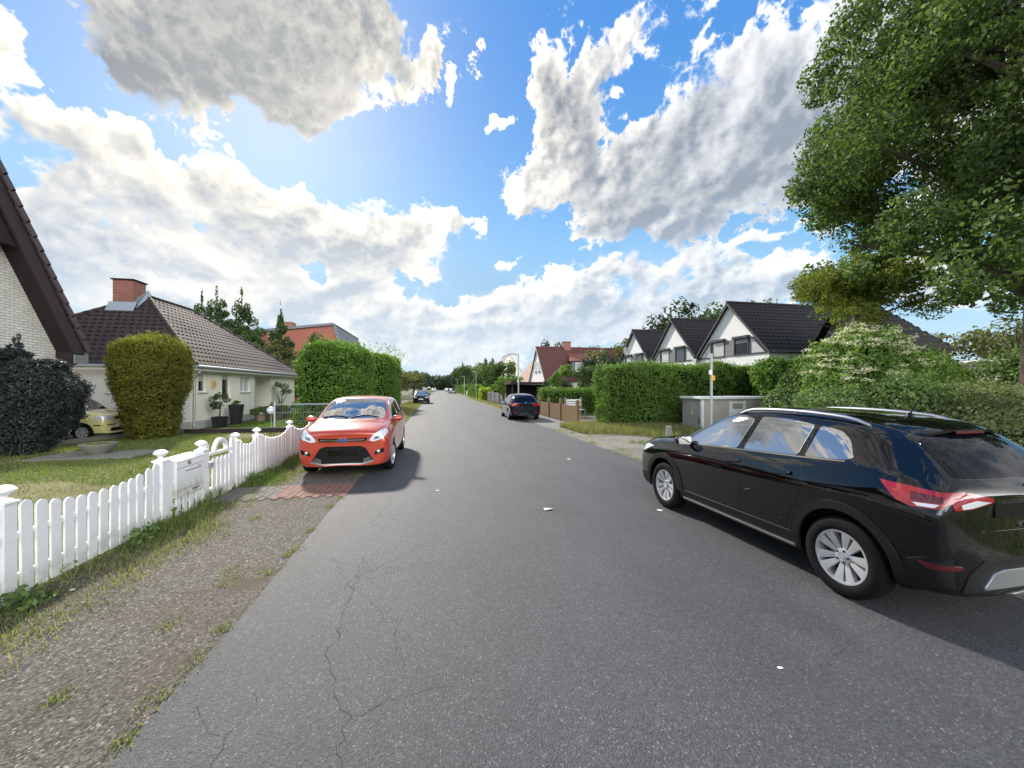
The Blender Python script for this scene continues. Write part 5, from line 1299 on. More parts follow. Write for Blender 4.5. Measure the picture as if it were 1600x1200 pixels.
    # roof rails
    for sg in (1, -1):
        pts = []
        for i in range(15):
            y = .10 - 1.45 * i / 14; h, nn = b.hit(sg * .545, y, 'T')
            pts.append((h.x, y, h.z + (.004 if i in (0, 14) else .038 if 1 < i < 13 else .028)))
        m = MB(); m.tube(pts, [.014] + [.017] * 13 + [.012], 8); m.build('roof_rail', CM['satin'], t, smooth=True)
    h, nn = b.hit(0, -1.30, 'T'); m = MB(); m.lathe([(.035,0),(.03,.02),(.012,.035),(0,.036)], c=(0,-1.30,h.z-.004), n=14); m.tube([(0,-1.30,h.z+.02),(0,-1.40,h.z+.21)], [.006,.003], 6); m.build('antenna', CM['blackp'], t, smooth=True)
    b.stripe('bonnet_gap', [(1.60,.90),(1.2,.965),(.92,.99)], 'L', CM['black'], t, .006, .002)
    b.stripe('fuel_flap', rounded([(-1.42,.80),(-1.58,.80),(-1.58,.95),(-1.42,.95)], .04), 'R', CM['black'], t, .005, .002, closed=True)
    return t
# ---- the other cars: the base body pulled to their own lengths and heights
def make_mpv(loc, rz):
    """red people carrier: short bonnet, tall curved roof; seen from the front"""
    b = Body(BASE, ya=([-2.05,-1.33,-.20,.23,.96,1.24,2.05], [-2.19,-1.38,.10,.50,1.36,1.30,2.19] if False else [-2.19,-1.40,-.10,.42,1.22,1.37,2.19]), za=([0,.19,.5,1.0,1.545], [0,.19,.52,1.06,1.63]), wx=1.03, sub=4, roofw=1.12)
    P = CM['red']
    t = basic_car('parked_car', loc, rz, 'red people carrier parked half on the left verge facing the camera', P, b, wr=.325, style='five', steer=R(-7), axles=(1.24, -1.33), well=.37)
    z = lambda p: p
    fr = dict(view='F', parent=t, warp=False)
    b.decal('windscreen', rounded([(-.70,1.15),(-.36,1.125),(.36,1.125),(.70,1.15),(.645,1.42),(.60,1.50),(.32,1.555),(-.32,1.555),(-.60,1.50),(-.645,1.42)], .05), 'F', CM['glass'], t, .004, .008, .06, warp=False)
    b.decal('rear_window', rounded([(-.57,1.10),(.57,1.10),(.52,1.42),(-.52,1.42)], .06), 'B', CM['dark_glass'], t, .005, .01, .07, warp=False)
    for sg in (1, -1):
        f = (lambda p: p) if sg > 0 else mir
        b.decal('headlight', rounded(f([(.50,.745),(.60,.725),(.78,.79),(.845,.90),(.80,.965),(.70,.945),(.56,.845)]), .025), 'F', CM['clear'], t, .006, .012, .035, warp=False)
        hl = b.decal('headlight_reflector', rounded(f([(.59,.765),(.70,.79),(.72,.86),(.62,.835)]), .03), 'F', CM['bulb'], t, .0085, .006, .03, warp=False)
        b.decal('fog_lamp_pocket', rounded(f([(.60,.45),(.79,.50),(.80,.59),(.62,.53)]), .03), 'F', CM['blackp'], t, .004, .01, .03, warp=False)
        h, n = b.hit(sg*.685, .515, 'F'); m = MB(); m.lathe([(.038,0),(.036,.012),(0,.02)], n=18, axis='Z')
        o = m.build('fog_lamp', CM['bulb'], t, smooth=True); o.location = h + n*.004; o.rotation_euler = n.to_track_quat('Z','Y').to_euler()
        v = 'R' if sg > 0 else 'L'
        b.stripe('sill_strip', [(.80,.25),(-.90,.25)], v, CM['blackp'], t, .10, .006)
        b.stripe('bonnet_gap', f([(.70,1.10),(.735,1.00),(.66,.92),(.50,.815)]), 'F', CM['black'], t, .007, .002, warp=False)
        b.decal('tail_lamp', [(-1.80,.80),(-2.0,.80),(-2.0,1.0),(-1.84,1.05)], v, CM['red_lamp'], t, .008, .015, .05)
    # upper grille with its chrome bar and oval badge
    b.decal('upper_grille', rounded([(-.44,.735),(.44,.735),(.475,.815),(.30,.80),(-.30,.80),(-.475,.815)], .02), 'F', CM['blackp'], t, .004, .01, .04, warp=False)
    b.stripe('grille_bar', [(-.42,.772),(-.15,.766),(.15,.766),(.42,.772)], 'F', CM['chrome'], t, .02, .014, warp=False)
    el = [(.105*math.cos(a), .766+.042*math.sin(a)) for a in np.linspace(0, 2*math.pi, 28)[:-1]]
    b.decal('badge', el, 'F', CM['chrome'], t, .018, .014, .04, warp=False)
    el = [(.094*math.cos(a), .766+.034*math.sin(a)) for a in np.linspace(0, 2*math.pi, 28)[:-1]]
    bd = b.decal('badge_field', el, 'F', CM['blue_badge'], t, .021, .006, .04, warp=False)
    h, n = b.hit(0, .766, 'F'); text_mesh('badge_lettering', 'Ford', .062, CM['chrome'], t, h + n*.023, (R(90) - math.asin(min(1,max(-1,n.z))), 0, R(180)), .002)
    # trapezium lower grille, blacked-out plate, chrome lower lip
    b.decal('lower_grille', rounded([(-.60,.335),(-.40,.285),(.40,.285),(.60,.335),(.44,.60),(.34,.645),(-.34,.645),(-.44,.60)], .03), 'F', CM['blackp'], t, .004, .012, .04, warp=False)
    for i in range(3):
        zz = .33 + .03*i
        for sg in (1,-1): b.stripe('grille_slat', [(sg*(.40),zz-.02),(sg*(.57-.025*i),zz+.02)], 'F', CM['satin'], t, .010, .014, warp=False)
    b.stripe('grille_lip', [(-.60,.335),(-.40,.288),(.40,.288),(.60,.335)], 'F', CM['satin'], t, .022, .018, warp=False)
    b.decal('front_plate', [(-.27,.455),(.27,.455),(.27,.56),(-.27,.56)], 'F', CM['black'], t, .02, .015, .05, warp=False)
    b.stripe('bumper_gap', [(-.62,.70),(-.44,.715),(.44,.715),(.62,.70)], 'F', CM['black'], t, .006, .002, warp=False)
    h, n = b.hit(0, 1.15, 'F'); m = MB()
    for x0, x1 in ((-.55,.02),(.10,.62)):
        pts = []
        for i in range(6):
            x = x0 + (x1-x0)*i/5; zz = 1.145 + (.045*math.sin(math.pi*i/5)); hh, nn = b.hit(x, zz, 'F'); pts.append(hh + nn*.016)
        m.tube(pts, .009, 6)
    m.build('wiper', CM['blackp'], t, smooth=True)
    hh, nn = b.hit(0, 1.50, 'F'); m = MB(); m.box(-.06,.06,hh.y-.03,hh.y+.001,1.455,1.53)
    h2, n2 = b.hit(.3, 1.2, 'F')
    return t

def make_hatch(loc, rz, label='dark blue hatchback parked on the right beside the wooden fence', pt=None, group=None, tail=True):
    """five-door hatchback, seen from behind"""
    b = Body(BASE, ya=([-2.05,-1.33,-.20,.23,.96,1.24,2.05], [-2.11,-1.30,-.20,.25,1.00,1.29,2.11]), za=([0,.19,.5,1.0,1.545], [0,.16,.46,.95,1.48]), wx=1.0, sub=3, roofw=1.05)
    pt = pt or CM['navy']
    t = basic_car('parked_car', loc, rz, label, pt, b, group, wr=.318, style='multi', well=.36)
    b.decal('rear_window', rounded([(-.59,1.03),(.59,1.03),(.53,1.33),(.30,1.365),(-.30,1.365),(-.53,1.33)], .07), 'B', CM['dark_glass'], t, .005, .01, .06, warp=False)
    b.decal('windscreen', rounded([(-.66,1.02),(.66,1.02),(.57,1.34),(.30,1.39),(-.30,1.39),(-.57,1.34)], .05), 'F', CM['glass'], t, .004, .008, .07, warp=False)
    for sg in (1, -1):
        f = (lambda p: p) if sg > 0 else mir; v = 'R' if sg > 0 else 'L'
        b.decal('tail_lamp', rounded(f([(.40,.80),(.68,.79),(.75,.82),(.75,.95),(.62,.96),(.40,.93)]), .03), 'B', CM['red_lamp'], t, .006, .012, .04, warp=False)
        b.decal('side_lamp', [(-1.80,.86),(-1.98,.86),(-1.98,1.0),(-1.84,1.01)], v, CM['red_lamp'], t, .007, .012, .04)
        b.decal('rear_reflector', f([(.46,.42),(.68,.43),(.68,.465),(.46,.455)]), 'B', CM['red_lamp'], t, .006, .01, .04, warp=False)
        b.decal('headlight', rounded([(1.60,.84),(1.80,.88),(1.95,.83),(1.97,.74),(1.82,.74)], .03), v, CM['clear'], t, .005, .01, .05)
        b.decal('headlight', rounded(f([(.42,.64),(.70,.66),(.74,.77),(.46,.74)]), .03), 'F', CM['clear'], t, .006, .012, .04, warp=False)
    b.decal('number_plate', [(-.26,.83),(.26,.83),(.26,.93),(-.26,.93)], 'B', CM['black'], t, .010, .01, .06, warp=False)
    b.decal('bumper_insert', rounded([(-.64,.28),(.64,.28),(.60,.38),(-.60,.38)], .03), 'B', CM['blackp'], t, .008, .012, .06, warp=False)
    b.decal('grille', rounded([(-.40,.62),(.40,.62),(.42,.70),(-.42,.70)], .02), 'F', CM['blackp'], t, .005, .01, .05, warp=False)
    b.decal('lower_grille', rounded([(-.55,.28),(.55,.28),(.48,.42),(-.48,.42)], .03), 'F', CM['blackp'], t, .005, .01, .05, warp=False)
    b.decal('front_plate', [(-.26,.46),(.26,.46),(.26,.57),(-.26,.57)], 'F', CM['plate'], t, .012, .01, .05, warp=False)
    
    h, n = b.hit(0, .98, 'B'); m = MB(); m.lathe([(.055,0),(.05,.012),(0,.014)], n=18); o = m.build('badge', CM['chrome'], t, smooth=True); o.location = h; o.rotation_euler = n.to_track_quat('Z','Y').to_euler()
    h, n = b.hit(0, .66, 'F'); m = MB(); m.lathe([(.06,0),(.055,.014),(0,.016)], n=18); o = m.build('badge', CM['chrome'], t, smooth=True); o.location = h + n*.004; o.rotation_euler = n.to_track_quat('Z','Y').to_euler()
    return t

def make_city(loc, rz):
    """small upright yellow car; its bonnet and near flank show"""
    b = Body(BASE, ya=([-2.05,-1.33,-.20,.23,.96,1.24,2.05], [-1.77,-1.17,-.05,.40,.86,1.13,1.77]), za=([0,.19,.5,1.0,1.545], [0,.18,.48,.98,1.54]), wx=.90, sub=3, roofw=1.12)
    t = basic_car('parked_car', loc, rz, 'small pale yellow car in the drive between the two bushes', CM['yellow'], b, wr=.285, style='seven', rimr=.18, well=.33, ww=.17)
    b.decal('windscreen', rounded([(-.60,1.04),(.60,1.04),(.55,1.38),(.30,1.44),(-.30,1.44),(-.55,1.38)], .05), 'F', CM['glass'], t, .004, .008, .06, warp=False)
    for sg in (1, -1):
        f = (lambda p: p) if sg > 0 else mir; v = 'R' if sg > 0 else 'L'
        b.decal('headlight', rounded(f([(.36,.70),(.52,.665),(.66,.68),(.71,.80),(.64,.86),(.44,.82)]), .04), 'F', CM['clear'], t, .006, .012, .035, warp=False)
        b.decal('headlight', rounded([(1.56,.80),(1.72,.86),(1.90,.84),(1.93,.74),(1.80,.71)], .03), v, CM['clear'], t, .0055, .010, .04)
        b.stripe('bumper_strip', [(1.66,.545),(1.85,.54),(1.97,.53)], v, CM['blackp'], t, .035, .008)
        b.stripe('door_strip', [(.80,.52),(-.90,.52)], v, CM['blackp'], t, .05, .010)
    b.decal('grille', rounded([(-.33,.715),(.33,.715),(.36,.80),(-.36,.80)], .02), 'F', CM['blackp'], t, .005, .01, .04, warp=False)
    b.stripe('bumper_strip', [(-.62,.53),(-.3,.535),(.3,.535),(.62,.53)], 'F', CM['blackp'], t, .035, .010, warp=False)
    b.decal('lower_grille', rounded([(-.50,.30),(.50,.30),(.46,.42),(-.46,.42)], .03), 'F', CM['blackp'], t, .005, .01, .05, warp=False)
    b.decal('front_plate', [(-.26,.44),(.26,.44),(.26,.55),(-.26,.55)], 'F', CM['plate'], t, .018, .015, .05, warp=False)
    h, n = b.hit(0, .757, 'F'); m = MB(); m.lathe([(.05,0),(.045,.012),(0,.014)], n=18); o = m.build('badge', CM['chrome'], t, smooth=True); o.location = h + n*.004; o.rotation_euler = n.to_track_quat('Z','Y').to_euler()
    return t
# ================================================================== fence, garden things, street furniture
def finial(mb, c, s=1.0):
    mb.lathe([(.058*s,0),(.058*s,.012*s),(.030*s,.024*s),(.026*s,.045*s),(.050*s,.062*s),(.078*s,.085*s),(.080*s,.100*s),(.055*s,.128*s),(.02*s,.140*s),(0,.142*s)], c=c, n=18)
XF = -3.62
def fence_post(par, y, off):
    mb = MB(off); w = .055; mb.box(XF - w, XF + w, y - w, y + w, 0, .855); mb.box(XF - w - .014, XF + w + .014, y - w - .014, y + w + .014, .855, .878)
    p = mb.build('post', M['white_paint'], par, bevel=.004)
    mb = MB(off); finial(mb, (XF, y, .878)); mb.build('finial', M['white_paint'], p, smooth=True)
def picket(par, y, h, off, w=.100, x=XF + .030, name='picket'):
    mb = MB(off); n = 8; r = w / 2
    pr = [(y - r, .045), (y + r, .045)] + [(y + r * math.cos(math.pi * i / n), h - r + r * math.sin(math.pi * i / n)) for i in range(n + 1)]
    sh, tw = random.gauss(0, .007), random.gauss(0, .003); b0 = len(mb.v); mb.prism(pr, 'X', x, x + .020)
    mb.v[b0:] = [(v[0] + tw * v[2], v[1] + sh * v[2], v[2]) for v in mb.v[b0:]]
    for z in (.20, .56):
        if z < h - .1: mb.lathe([(.005, .0), (.004, .003), (0, .0035)], c=(x + .020, y, z), n=6, axis='X')
    mb.build(name, M['white_paint'], par, bevel=.0)
def rail(par, y0, y1, z, off, z1=None):
    mb = MB(off); mb.bar((XF + .010, y0, z), (XF + .010, y1, z1 if z1 else z), .036, .045); mb.build('rail', M['white_paint'], par)
def scoop(par, ya, yb, n, hi, lo, off, w=.100, rails=True):
    for i in range(n):
        f = (i + .5) / n; y = ya + (yb - ya) * f; picket(par, y, lo + (hi - lo) * (2 * f - 1) ** 2 + random.uniform(-.006, .006), off, w)
    if rails:
        for z in (.20, .56): rail(par, ya - .04, yb + .04, z, off)
t = thing('picket_fence', (XF, 4.0, 0), 'near white picket fence with ball-topped posts, in front of the mailbox', 'fence'); off = t.location
for y in (2.1, 4.05, 5.96, 6.86): fence_post(t, y, off)
scoop(t, 2.17, 3.97, 13, .89, .735, off); scoop(t, 4.13, 5.87, 13, .875, .735, off)
picket(t, 6.06, .86, off)
for i in range(4): picket(t, 6.24 + i * .15, .32, off, .085)
rail(t, 6.0, 6.8, .20, off); rail(t, 6.0, 6.8, .78, off)
# house mailbox built into the fence
o = thing('mailbox', (XF + .02, 6.45, .31), 'white fence mailbox with house number 45 and newspaper slot', 'mailbox')
mb = MB(); mb.box(-.14, .062, -.31, .33, 0, .50); mb.build('box', M['mailbox'] if 'mailbox' in M else M['white_paint'], o, bevel=.006)
mb = MB(); mb.prism([(-.15, .502), (.078, .502), (.05, .525), (-.15, .545)], 'Y', -.32, .34); mb.build('lid', M['white_paint'], o, bevel=.004)
mb = MB(); mb.box(.0625, .067, -.12, .27, .335, .343); mb.box(.0625, .066, -.31, .33, .400, .404); mb.build('slot', M['letter'], o)
mb = MB(); mb.box(.0625, .0655, -.30, .32, .090, .095); mb.build('newspaper_flap', M['panel_grey'], o)
text_mesh('house_number', '45', .085, M['letter'], o, (.065, -.03, .445), (R(90), 0, R(90)))
text_mesh('lettering', 'ZEITUNGEN', .034, M['letter'], o, (.065, .12, .045), (R(90), 0, R(90)), .001)
text_mesh('name_plate', 'Post', .026, M['letter'], o, (.065, .22, .362), (R(90), 0, R(90)), .001)
# gate with the arch
o = thing('garden_gate', (XF, 7.38, 0), 'white picket garden gate with a round arched top rail', 'gate'); off = o.location
mb = MB(off); mb.box(XF - .02, XF + .03, 6.945, 7.03, .06, .80); mb.build('gate_stile', M['white_paint'], o, bevel=.004)
mb = MB(off); mb.box(XF - .02, XF + .03, 7.73, 7.815, .06, .80); mb.build('gate_stile', M['white_paint'], o, bevel=.004)
for i in range(5): picket(o, 7.12 + i * .13, .70, off, .082, XF + .032)
for z in (.20, .62, .765): rail(o, 7.03, 7.73, z, off)
mb = MB(off); pts = [(XF + .012, 7.38 + .185 * math.cos(a), .785 + .185 * math.sin(a)) for a in np.linspace(0, math.pi, 17)]
for a, b in zip(pts, pts[1:]): mb.bar(a, b, .05, .062, (1,0,0))
mb.build('arch', M['white_paint'], o)
for y in (6.99, 7.77):
    mb = MB(off); n = 12; pr = [(y - .045, .80), (y + .045, .80)] + [(y + .045 * math.cos(math.pi * i / n), .90 + .045 * math.sin(math.pi * i / n)) for i in range(n + 1)]; mb.prism(pr, 'X', XF - .015, XF + .025); mb.build('gate_ear', M['white_paint'], o)
mb = MB(off); mb.box(XF + .052, XF + .075, 6.98, 7.06, .56, .64); mb.build('latch', M['steel'], o)
t = thing('picket_fence', (XF, 10, 0), 'far white picket fence dipping in scallops behind the red car', 'fence'); off = t.location
for y in (7.90, 8.76, 10.55, 12.2, 13.9): fence_post(t, y, off)
scoop(t, 7.97, 8.69, 6, .88, .76, off, .082); scoop(t, 8.83, 10.48, 15, .90, .73, off); scoop(t, 10.62, 12.13, 14, .90, .73, off); scoop(t, 12.27, 13.83, 14, .90, .73, off)

# planter bowl on its slab
o = thing('paving_slab', (-8.9, 12.3, 0), 'grey concrete slab in the dry lawn under the planter bowl', 'slab'); mb = MB(); mb.box(-1.15, 1.15, -.65, .65, 0, .055); mb.build('slab', M['concrete'], o, bevel=.008)
o = thing('planter_bowl', (-8.95, 12.35, .056), 'shallow concrete planter bowl standing on the slab in the lawn', 'planter')
mb = MB(); mb.lathe([(0,0),(.16,0),(.20,.05),(.33,.17),(.385,.27),(.375,.285),(.34,.27),(.30,.24),(0,.24)], n=28); mb.build('bowl', M['concrete'], o, smooth=True)
mb = MB(); mb.lathe([(.30,.243),(.15,.262),(0,.265)], n=16); mb.build('soil', M['soil'], o)
P = np.stack([rng.normal(0,.13,400), rng.normal(0,.13,400), np.full(400,.26)],1); b_ = blades('dry_plant', P, .06, M['blade_dry'], .8, .004, kind=None); b_.parent = o
# edging kerbs of the lawn
def kerb(label, pts, w, h, m):
    o = thing('lawn_edging', pts[0] + (0,), label, 'edging'); mb = MB(o.location)
    for a, b in zip(pts, pts[1:]):
        n = max(1, int((Vector(b) - Vector(a)).length / .98))
        for i in range(n):
            p = Vector(a).lerp(Vector(b), i / n); q = Vector(a).lerp(Vector(b), (i + .985) / n); mb.bar((p.x, p.y, h/2 + random.uniform(-.006,.006)), (q.x, q.y, h/2 + random.uniform(-.006,.006)), w, h)
    mb.build('edging', m, o, bevel=.004)
kerb('low grey kerb between the dry lawn and the driveway', [(-11.1,5.5),(-11.35,12.0),(-11.75,14.8),(-11.3,17.0)], .10, .16, M['concrete'])
kerb('dark brown low border between dry lawn and greener garden', [(-10.3,17.4),(-3.95,17.35)], .12, .20, M['dark_wood'])
# log pile at the foot of the wall
o = thing('log_pile', (-10.0, 17.0, .01), 'small pile of grey split logs beside the yew at the lawn corner', 'logs')
for i, (x, z) in enumerate([(-.32,.11),(-.08,.10),(.16,.11),(-.2,.29),(.04,.28)]):
    mb = MB(); mb.tube([(x, -.32, z),(x + .02, .32, z)], .105, 9); mb.build('log', M['bark'], o, smooth=True)
# pots along the bungalow
def pot_square(mb, w0, w1, h): mb.add([(-w0,-w0,0),(w0,-w0,0),(w0,w0,0),(-w0,w0,0),(-w1,-w1,h),(w1,-w1,h),(w1,w1,h),(-w1,w1,h),(-w1*.86,-w1*.86,h),(w1*.86,-w1*.86,h),(w1*.86,w1*.86,h),(-w1*.86,w1*.86,h),(-w1*.84,-w1*.84,h-.05),(w1*.84,-w1*.84,h-.05),(w1*.84,w1*.84,h-.05),(-w1*.84,w1*.84,h-.05)],
   [(3,2,1,0),(0,1,5,4),(1,2,6,5),(2,3,7,6),(3,0,4,7),(4,5,9,8),(5,6,10,9),(6,7,11,10),(7,4,8,11),(8,9,13,12),(9,10,14,13),(10,11,15,14),(11,8,12,15),(12,13,14,15)])
def crown(name, clumps, n, size, m, par, tilt=.8, sub=9, subr=.45, shell=.5, cname='crown', aspect=.62):
    P, N = blob_points(clumps, n, sub, subr, shell); return link(cname, leaves(cname, P, N, size, m, aspect, tilt), par)
o = thing('potted_tree', (-9.75, 19.9, .01), 'little tree in a square black planter by the bungalow downpipe', 'potted plant')
mb = MB(); pot_square(mb, .18, .24, .50); mb.build('planter', M['black_pot'], o)
mb = MB(); limbs(mb, (0,0,.45), (0,0,1.35), .03, 5, .45, (.4,.95)); mb.build('trunk', M['bark'], o, smooth=True)
crown('c', [((0,0,1.25),(.42,.42,.32)),((-.2,.1,1.0),(.25,.25,.2))], 900, .075, M['tree_a'], o)
o = thing('potted_plant', (-9.8, 21.5, .01), 'tall narrow black planter with a low green plant by the bungalow', 'potted plant')
mb = MB(); pot_square(mb, .17, .25, .98); mb.build('planter', M['black_pot'], o); crown('c', [((0,0,1.02),(.25,.25,.14))], 700, .07, M['hedge'], o, cname='plant')
for y, lab, mm, h, r_ in ((23.0,'stone bowl with brownish bush, nearest of the bowls on the lawn edge','bramble',.42,.5),(24.0,'dark round bush in a low pot at the lawn edge','ivy',.46,.6),(25.3,'reddish spiky bush in a stone pot before the entrance','hawthorn',.60,.55)):
    o = thing('potted_bush', (-9.3, y, .01), lab, 'potted plant')
    mb = MB(); mb.lathe([(0,0),(.18,0),(.30,.34),(.33,.36),(.28,.34),(0,.32)], n=20); mb.build('pot', M['terracotta'], o, smooth=True)
    crown('c', [((0,0,.36+h*.45),(r_,r_,h*.6))], 1400, .075, M[mm], o, cname='foliage')
o = thing('climbing_plant', (-9.9, 27.4, .01), 'tall leggy rose bush beside the bungalow entrance', 'plant')
mb = MB()
for i in range(7): a = i*.9; mb.tube([(0,0,0),(.12*math.cos(a),.12*math.sin(a),.9),(.45*math.cos(a),.5*math.sin(a),1.5+.12*i)], [.02,.015,.006], 6)
mb.build('stem', M['bark'], o, smooth=True); crown('c', [((0,0,.45),(.55,.55,.4)),((.2,.2,1.7),(.4,.6,.4)),((-.1,-.3,1.9),(.3,.4,.3))], 1500, .08, M['bramble'], o, cname='foliage')
o = thing('low_shrub', (-9.6, 29.6, .01), 'low rounded green shrub at the far end of the bungalow wall', 'shrub'); crown('c', [((0,0,.4),(.6,1.2,.45))], 2200, .085, M['hedge'], o, cname='foliage')
mb = MB(); mb.tube([(0,0,0),(0,0,.5)], .03, 6); mb.build('stem', M['bark'], o)
o = thing('garden_ball', (-6.85, 17.9, .01), 'pale blue glass ball on a rod beside the wire fence post', 'ornament'); mb = MB(); mb.tube([(0,0,0),(0,0,.72)], .012, 6); mb.build('rod', M['steel'], o)
mb = MB(); mb.lathe([(.17*math.sin(a), .86-.17*math.cos(a)) for a in np.linspace(0, math.pi, 15)], n=22); mb.build('ball', glossy('pale_blue_glass', (.55,.62,.75), .05, coat=1.0), o, smooth=True)
# wire mesh fence between the two gardens
o = thing('wire_fence', (-6.6, 17.6, 0), 'galvanised wire mesh fence between two steel posts on the garden lawn', 'fence')
for x in (0, 2.75): mb = MB(); mb.box(x-.03, x+.03, -.02, .02, 0, 1.22); mb.build('post', M['steel'], o)
mb = MB()
for z in (.12,.45,.80,1.12,1.16): mb.tube([(.03,0,z),(2.72,0,z)], .005 if z < 1.1 else .014, 5)
for i in range(26): mb.tube([(.1+i*.1,0,.1),(.1+i*.1,0,1.14)], .0035, 4)
mb.build('mesh_panel', M['steel'], o)

# ---- right side: transformer cabinet, marker post, stub, wooden fence, bench --------------------
M['cabinet'] = mat('exposed_aggregate_cabinet', (.40,.38,.35), .92, var=.25, vscale=2.5, var2=.45, v2scale=70, bump=.5, bscale=90)
M['cab_trim'] = mat('pale_cabinet_trim', (.58,.60,.60), .7, var=.2, vscale=4)
o = thing('utility_cabinet', (10.35, 13.7, 0), 'weathered grey concrete utility cabinet with pale roof slab before the hedge', 'cabinet')
mb = MB(); mb.box(0, 2.95, 0, 1.25, 0, 1.36); mb.build('body', M['cabinet'], o, bevel=.01)
mb = MB(); mb.box(-.09, 3.04, -.09, 1.34, 1.362, 1.47); mb.build('roof_slab', M['cab_trim'], o, bevel=.02)
for x, y in ((-.02,-.02),(2.87,-.02)): mb = MB(); mb.box(x, x+.10, y, y+.10, 0, 1.358); mb.build('corner_post', M['cab_trim'], o, bevel=.005)
mb = MB(); mb.box(1.28, 1.92, -.035, .004, .25, 1.26); mb.box(1.22,1.28,-.045,.004,.2,1.3); mb.box(1.92,1.98,-.045,.004,.2,1.3); d = mb.build('door', M['cab_trim'], o)
mb = MB()
for i in range(7): mb.box(1.36, 1.84, -.048, -.036, .98+i*.034, 1.0+i*.034)
mb.build('vent', M['panel_grey'], d)
mb = MB(); mb.add([(-.004,.70,.92),(-.004,.50,.92),(-.004,.60,1.09)], [(0,1,2)]); mb.box(-.006,-.002,.50,.70,.72,.89); mb.build('warning_sign', M['cab_yellow'] if 'cab_yellow' in M else mat('faded_yellow', (.52,.46,.22), .7), o)
mb = MB(); mb.box(-.02,-.002,.14,.18,.35,.62); mb.build('handle', M['letter'], o)
o = thing('marker_post', (9.05, 11.5, 0), 'slim grey steel post with white and yellow marker plates', 'post'); mb = MB(); mb.tube([(0,0,0),(0,0,2.95)], .042, 12); mb.lathe([(.045,2.95),(.04,2.975),(0,2.98)], n=12); mb.build('pole', M['steel'], o, smooth=True)
mb = MB(); mb.box(-.13, -.03, -.055, -.042, 2.28, 2.42); mb.build('white_plate', M['frame_white'], o)
mb = MB(); mb.box(-.03, .09, -.058, -.043, 2.08, 2.24); y_ = mb.build('yellow_plate', M['yellow_sign'], o)
text_mesh('plate_lettering', 'G', .09, M['letter'], y_, (.03, -.060, 2.16), (R(90), 0, 0), .001)
o = thing('concrete_stub', (7.85, 12.1, 0), 'short weathered concrete marker stub in the rough grass', 'bollard'); mb = MB(); mb.add([(-.09,-.09,0),(.09,-.09,0),(.09,.09,0),(-.09,.09,0),(-.075,-.075,.50),(.075,-.075,.52),(.075,.075,.52),(-.075,.075,.50)], [(3,2,1,0),(4,5,6,7),(0,1,5,4),(1,2,6,5),(2,3,7,6),(3,0,4,7)]); mb.build('stub', M['concrete'], o, bevel=.012)
t = thing('board_fence', (6.75, 21, 0), 'brown vertical board fence with square posts along the driveway apron', 'fence'); off = t.location
py = [18.0, 20.6, 22.9, 25.1]
for i, y in enumerate(py):
    mb = MB(off); mb.box(6.68, 6.82, y-.07, y+.07, 0, 1.18); mb.add([(6.67,y-.08,1.18),(6.83,y-.08,1.18),(6.83,y+.08,1.18),(6.67,y+.08,1.18),(6.75,y,1.25)], [(3,2,1,0),(0,1,4),(1,2,4),(2,3,4),(3,0,4)]); mb.build('post', M['wood'], t)
for a, b in zip(py, py[1:]):
    mb = MB(off); n = int((b - a - .16) / .105)
    for i in range(n): y = a + .09 + (b - a - .18) * i / n; mb.box(6.735, 6.757, y, y + .094, .06, .96 + random.uniform(-.006, .006) - .05 * math.sin(math.pi * i / n))
    mb.bar((6.78, a+.07, .25), (6.78, b-.07, .25), .04, .07); mb.bar((6.78, a+.07, .78), (6.78, b-.07, .78), .04, .07); mb.build('board_panel', M['wood'], t)
o = thing('garden_bench', (8.3, 22.9, 0), 'white garden bench behind the brown board fence', 'bench', R(8))
for x in (-.55, .55): mb = MB(); mb.box(x-.05, x+.05, -.05, .05, 0, 1.22); mb.box(x-.04, x+.04, -.5, -.05, .40, .46); mb.box(x-.04, x+.04, -.5, -.42, 0, .40); mb.build('leg', M['concrete'], o)
for n_, y0, z0, z1 in (('backrest',-.02,.70,1.10),): mb = MB(); mb.box(-.5,.5,y0,y0+.04,z0,z0+.10); mb.box(-.5,.5,y0,y0+.04,z0+.14,z0+.24); mb.box(-.5,.5,y0,y0+.04,z0+.28,z0+.40); mb.build(n_, M['white_paint'], o)
mb = MB()
for i in range(4): mb.box(-.5,.5,-.5+i*.115,-.40+i*.115,.462,.49)
mb.build('seat', M['white_paint'], o)
# street lamps
def lamp():
    o = thing('street_lamp', (0,0,0), '', 'street lamp', 0, 'street lamps on the right')
    mb = MB(); mb.tube([(0,0,0),(0,0,1.0),(0,0,4.28)], [.07,.06,.045], 10); mb.build('pole', M['steel'], o, smooth=True)
    mb = MB(); mb.bar((.02,0,4.28),(-.62,0,4.31),.16,.07); mb.bar((-.16,0,4.30),(-.64,0,4.325),.20,.05); mb.build('lamp_head', M['steel'], o, bevel=.01)
    mb = MB(); mb.box(-.07,-.04,-.06,.06,2.2,2.4); mb.build('lamp_plate', M['frame_white'], o)
    return o
L0 = lamp()
def copy_tree(o, parent=None):
    c = o.copy(); COL.objects.link(c); c.parent = parent
    for ch in list(o.children): copy_tree(ch, c)
    return c
for i, (x, y, lab) in enumerate(((5.9, 28.0, 'grey street lamp rising directly behind the dark blue hatchback'), (6.05, 61, 'grey street lamp beside the bright green hedge block'), (6.05, 88, 'grey street lamp in front of the low white wall'), (6.0, 118, 'farthest street lamp, near the distant parked cars'))):
    o = L0 if i == 0 else copy_tree(L0); o.location = (x, y, 0); o['label'] = lab
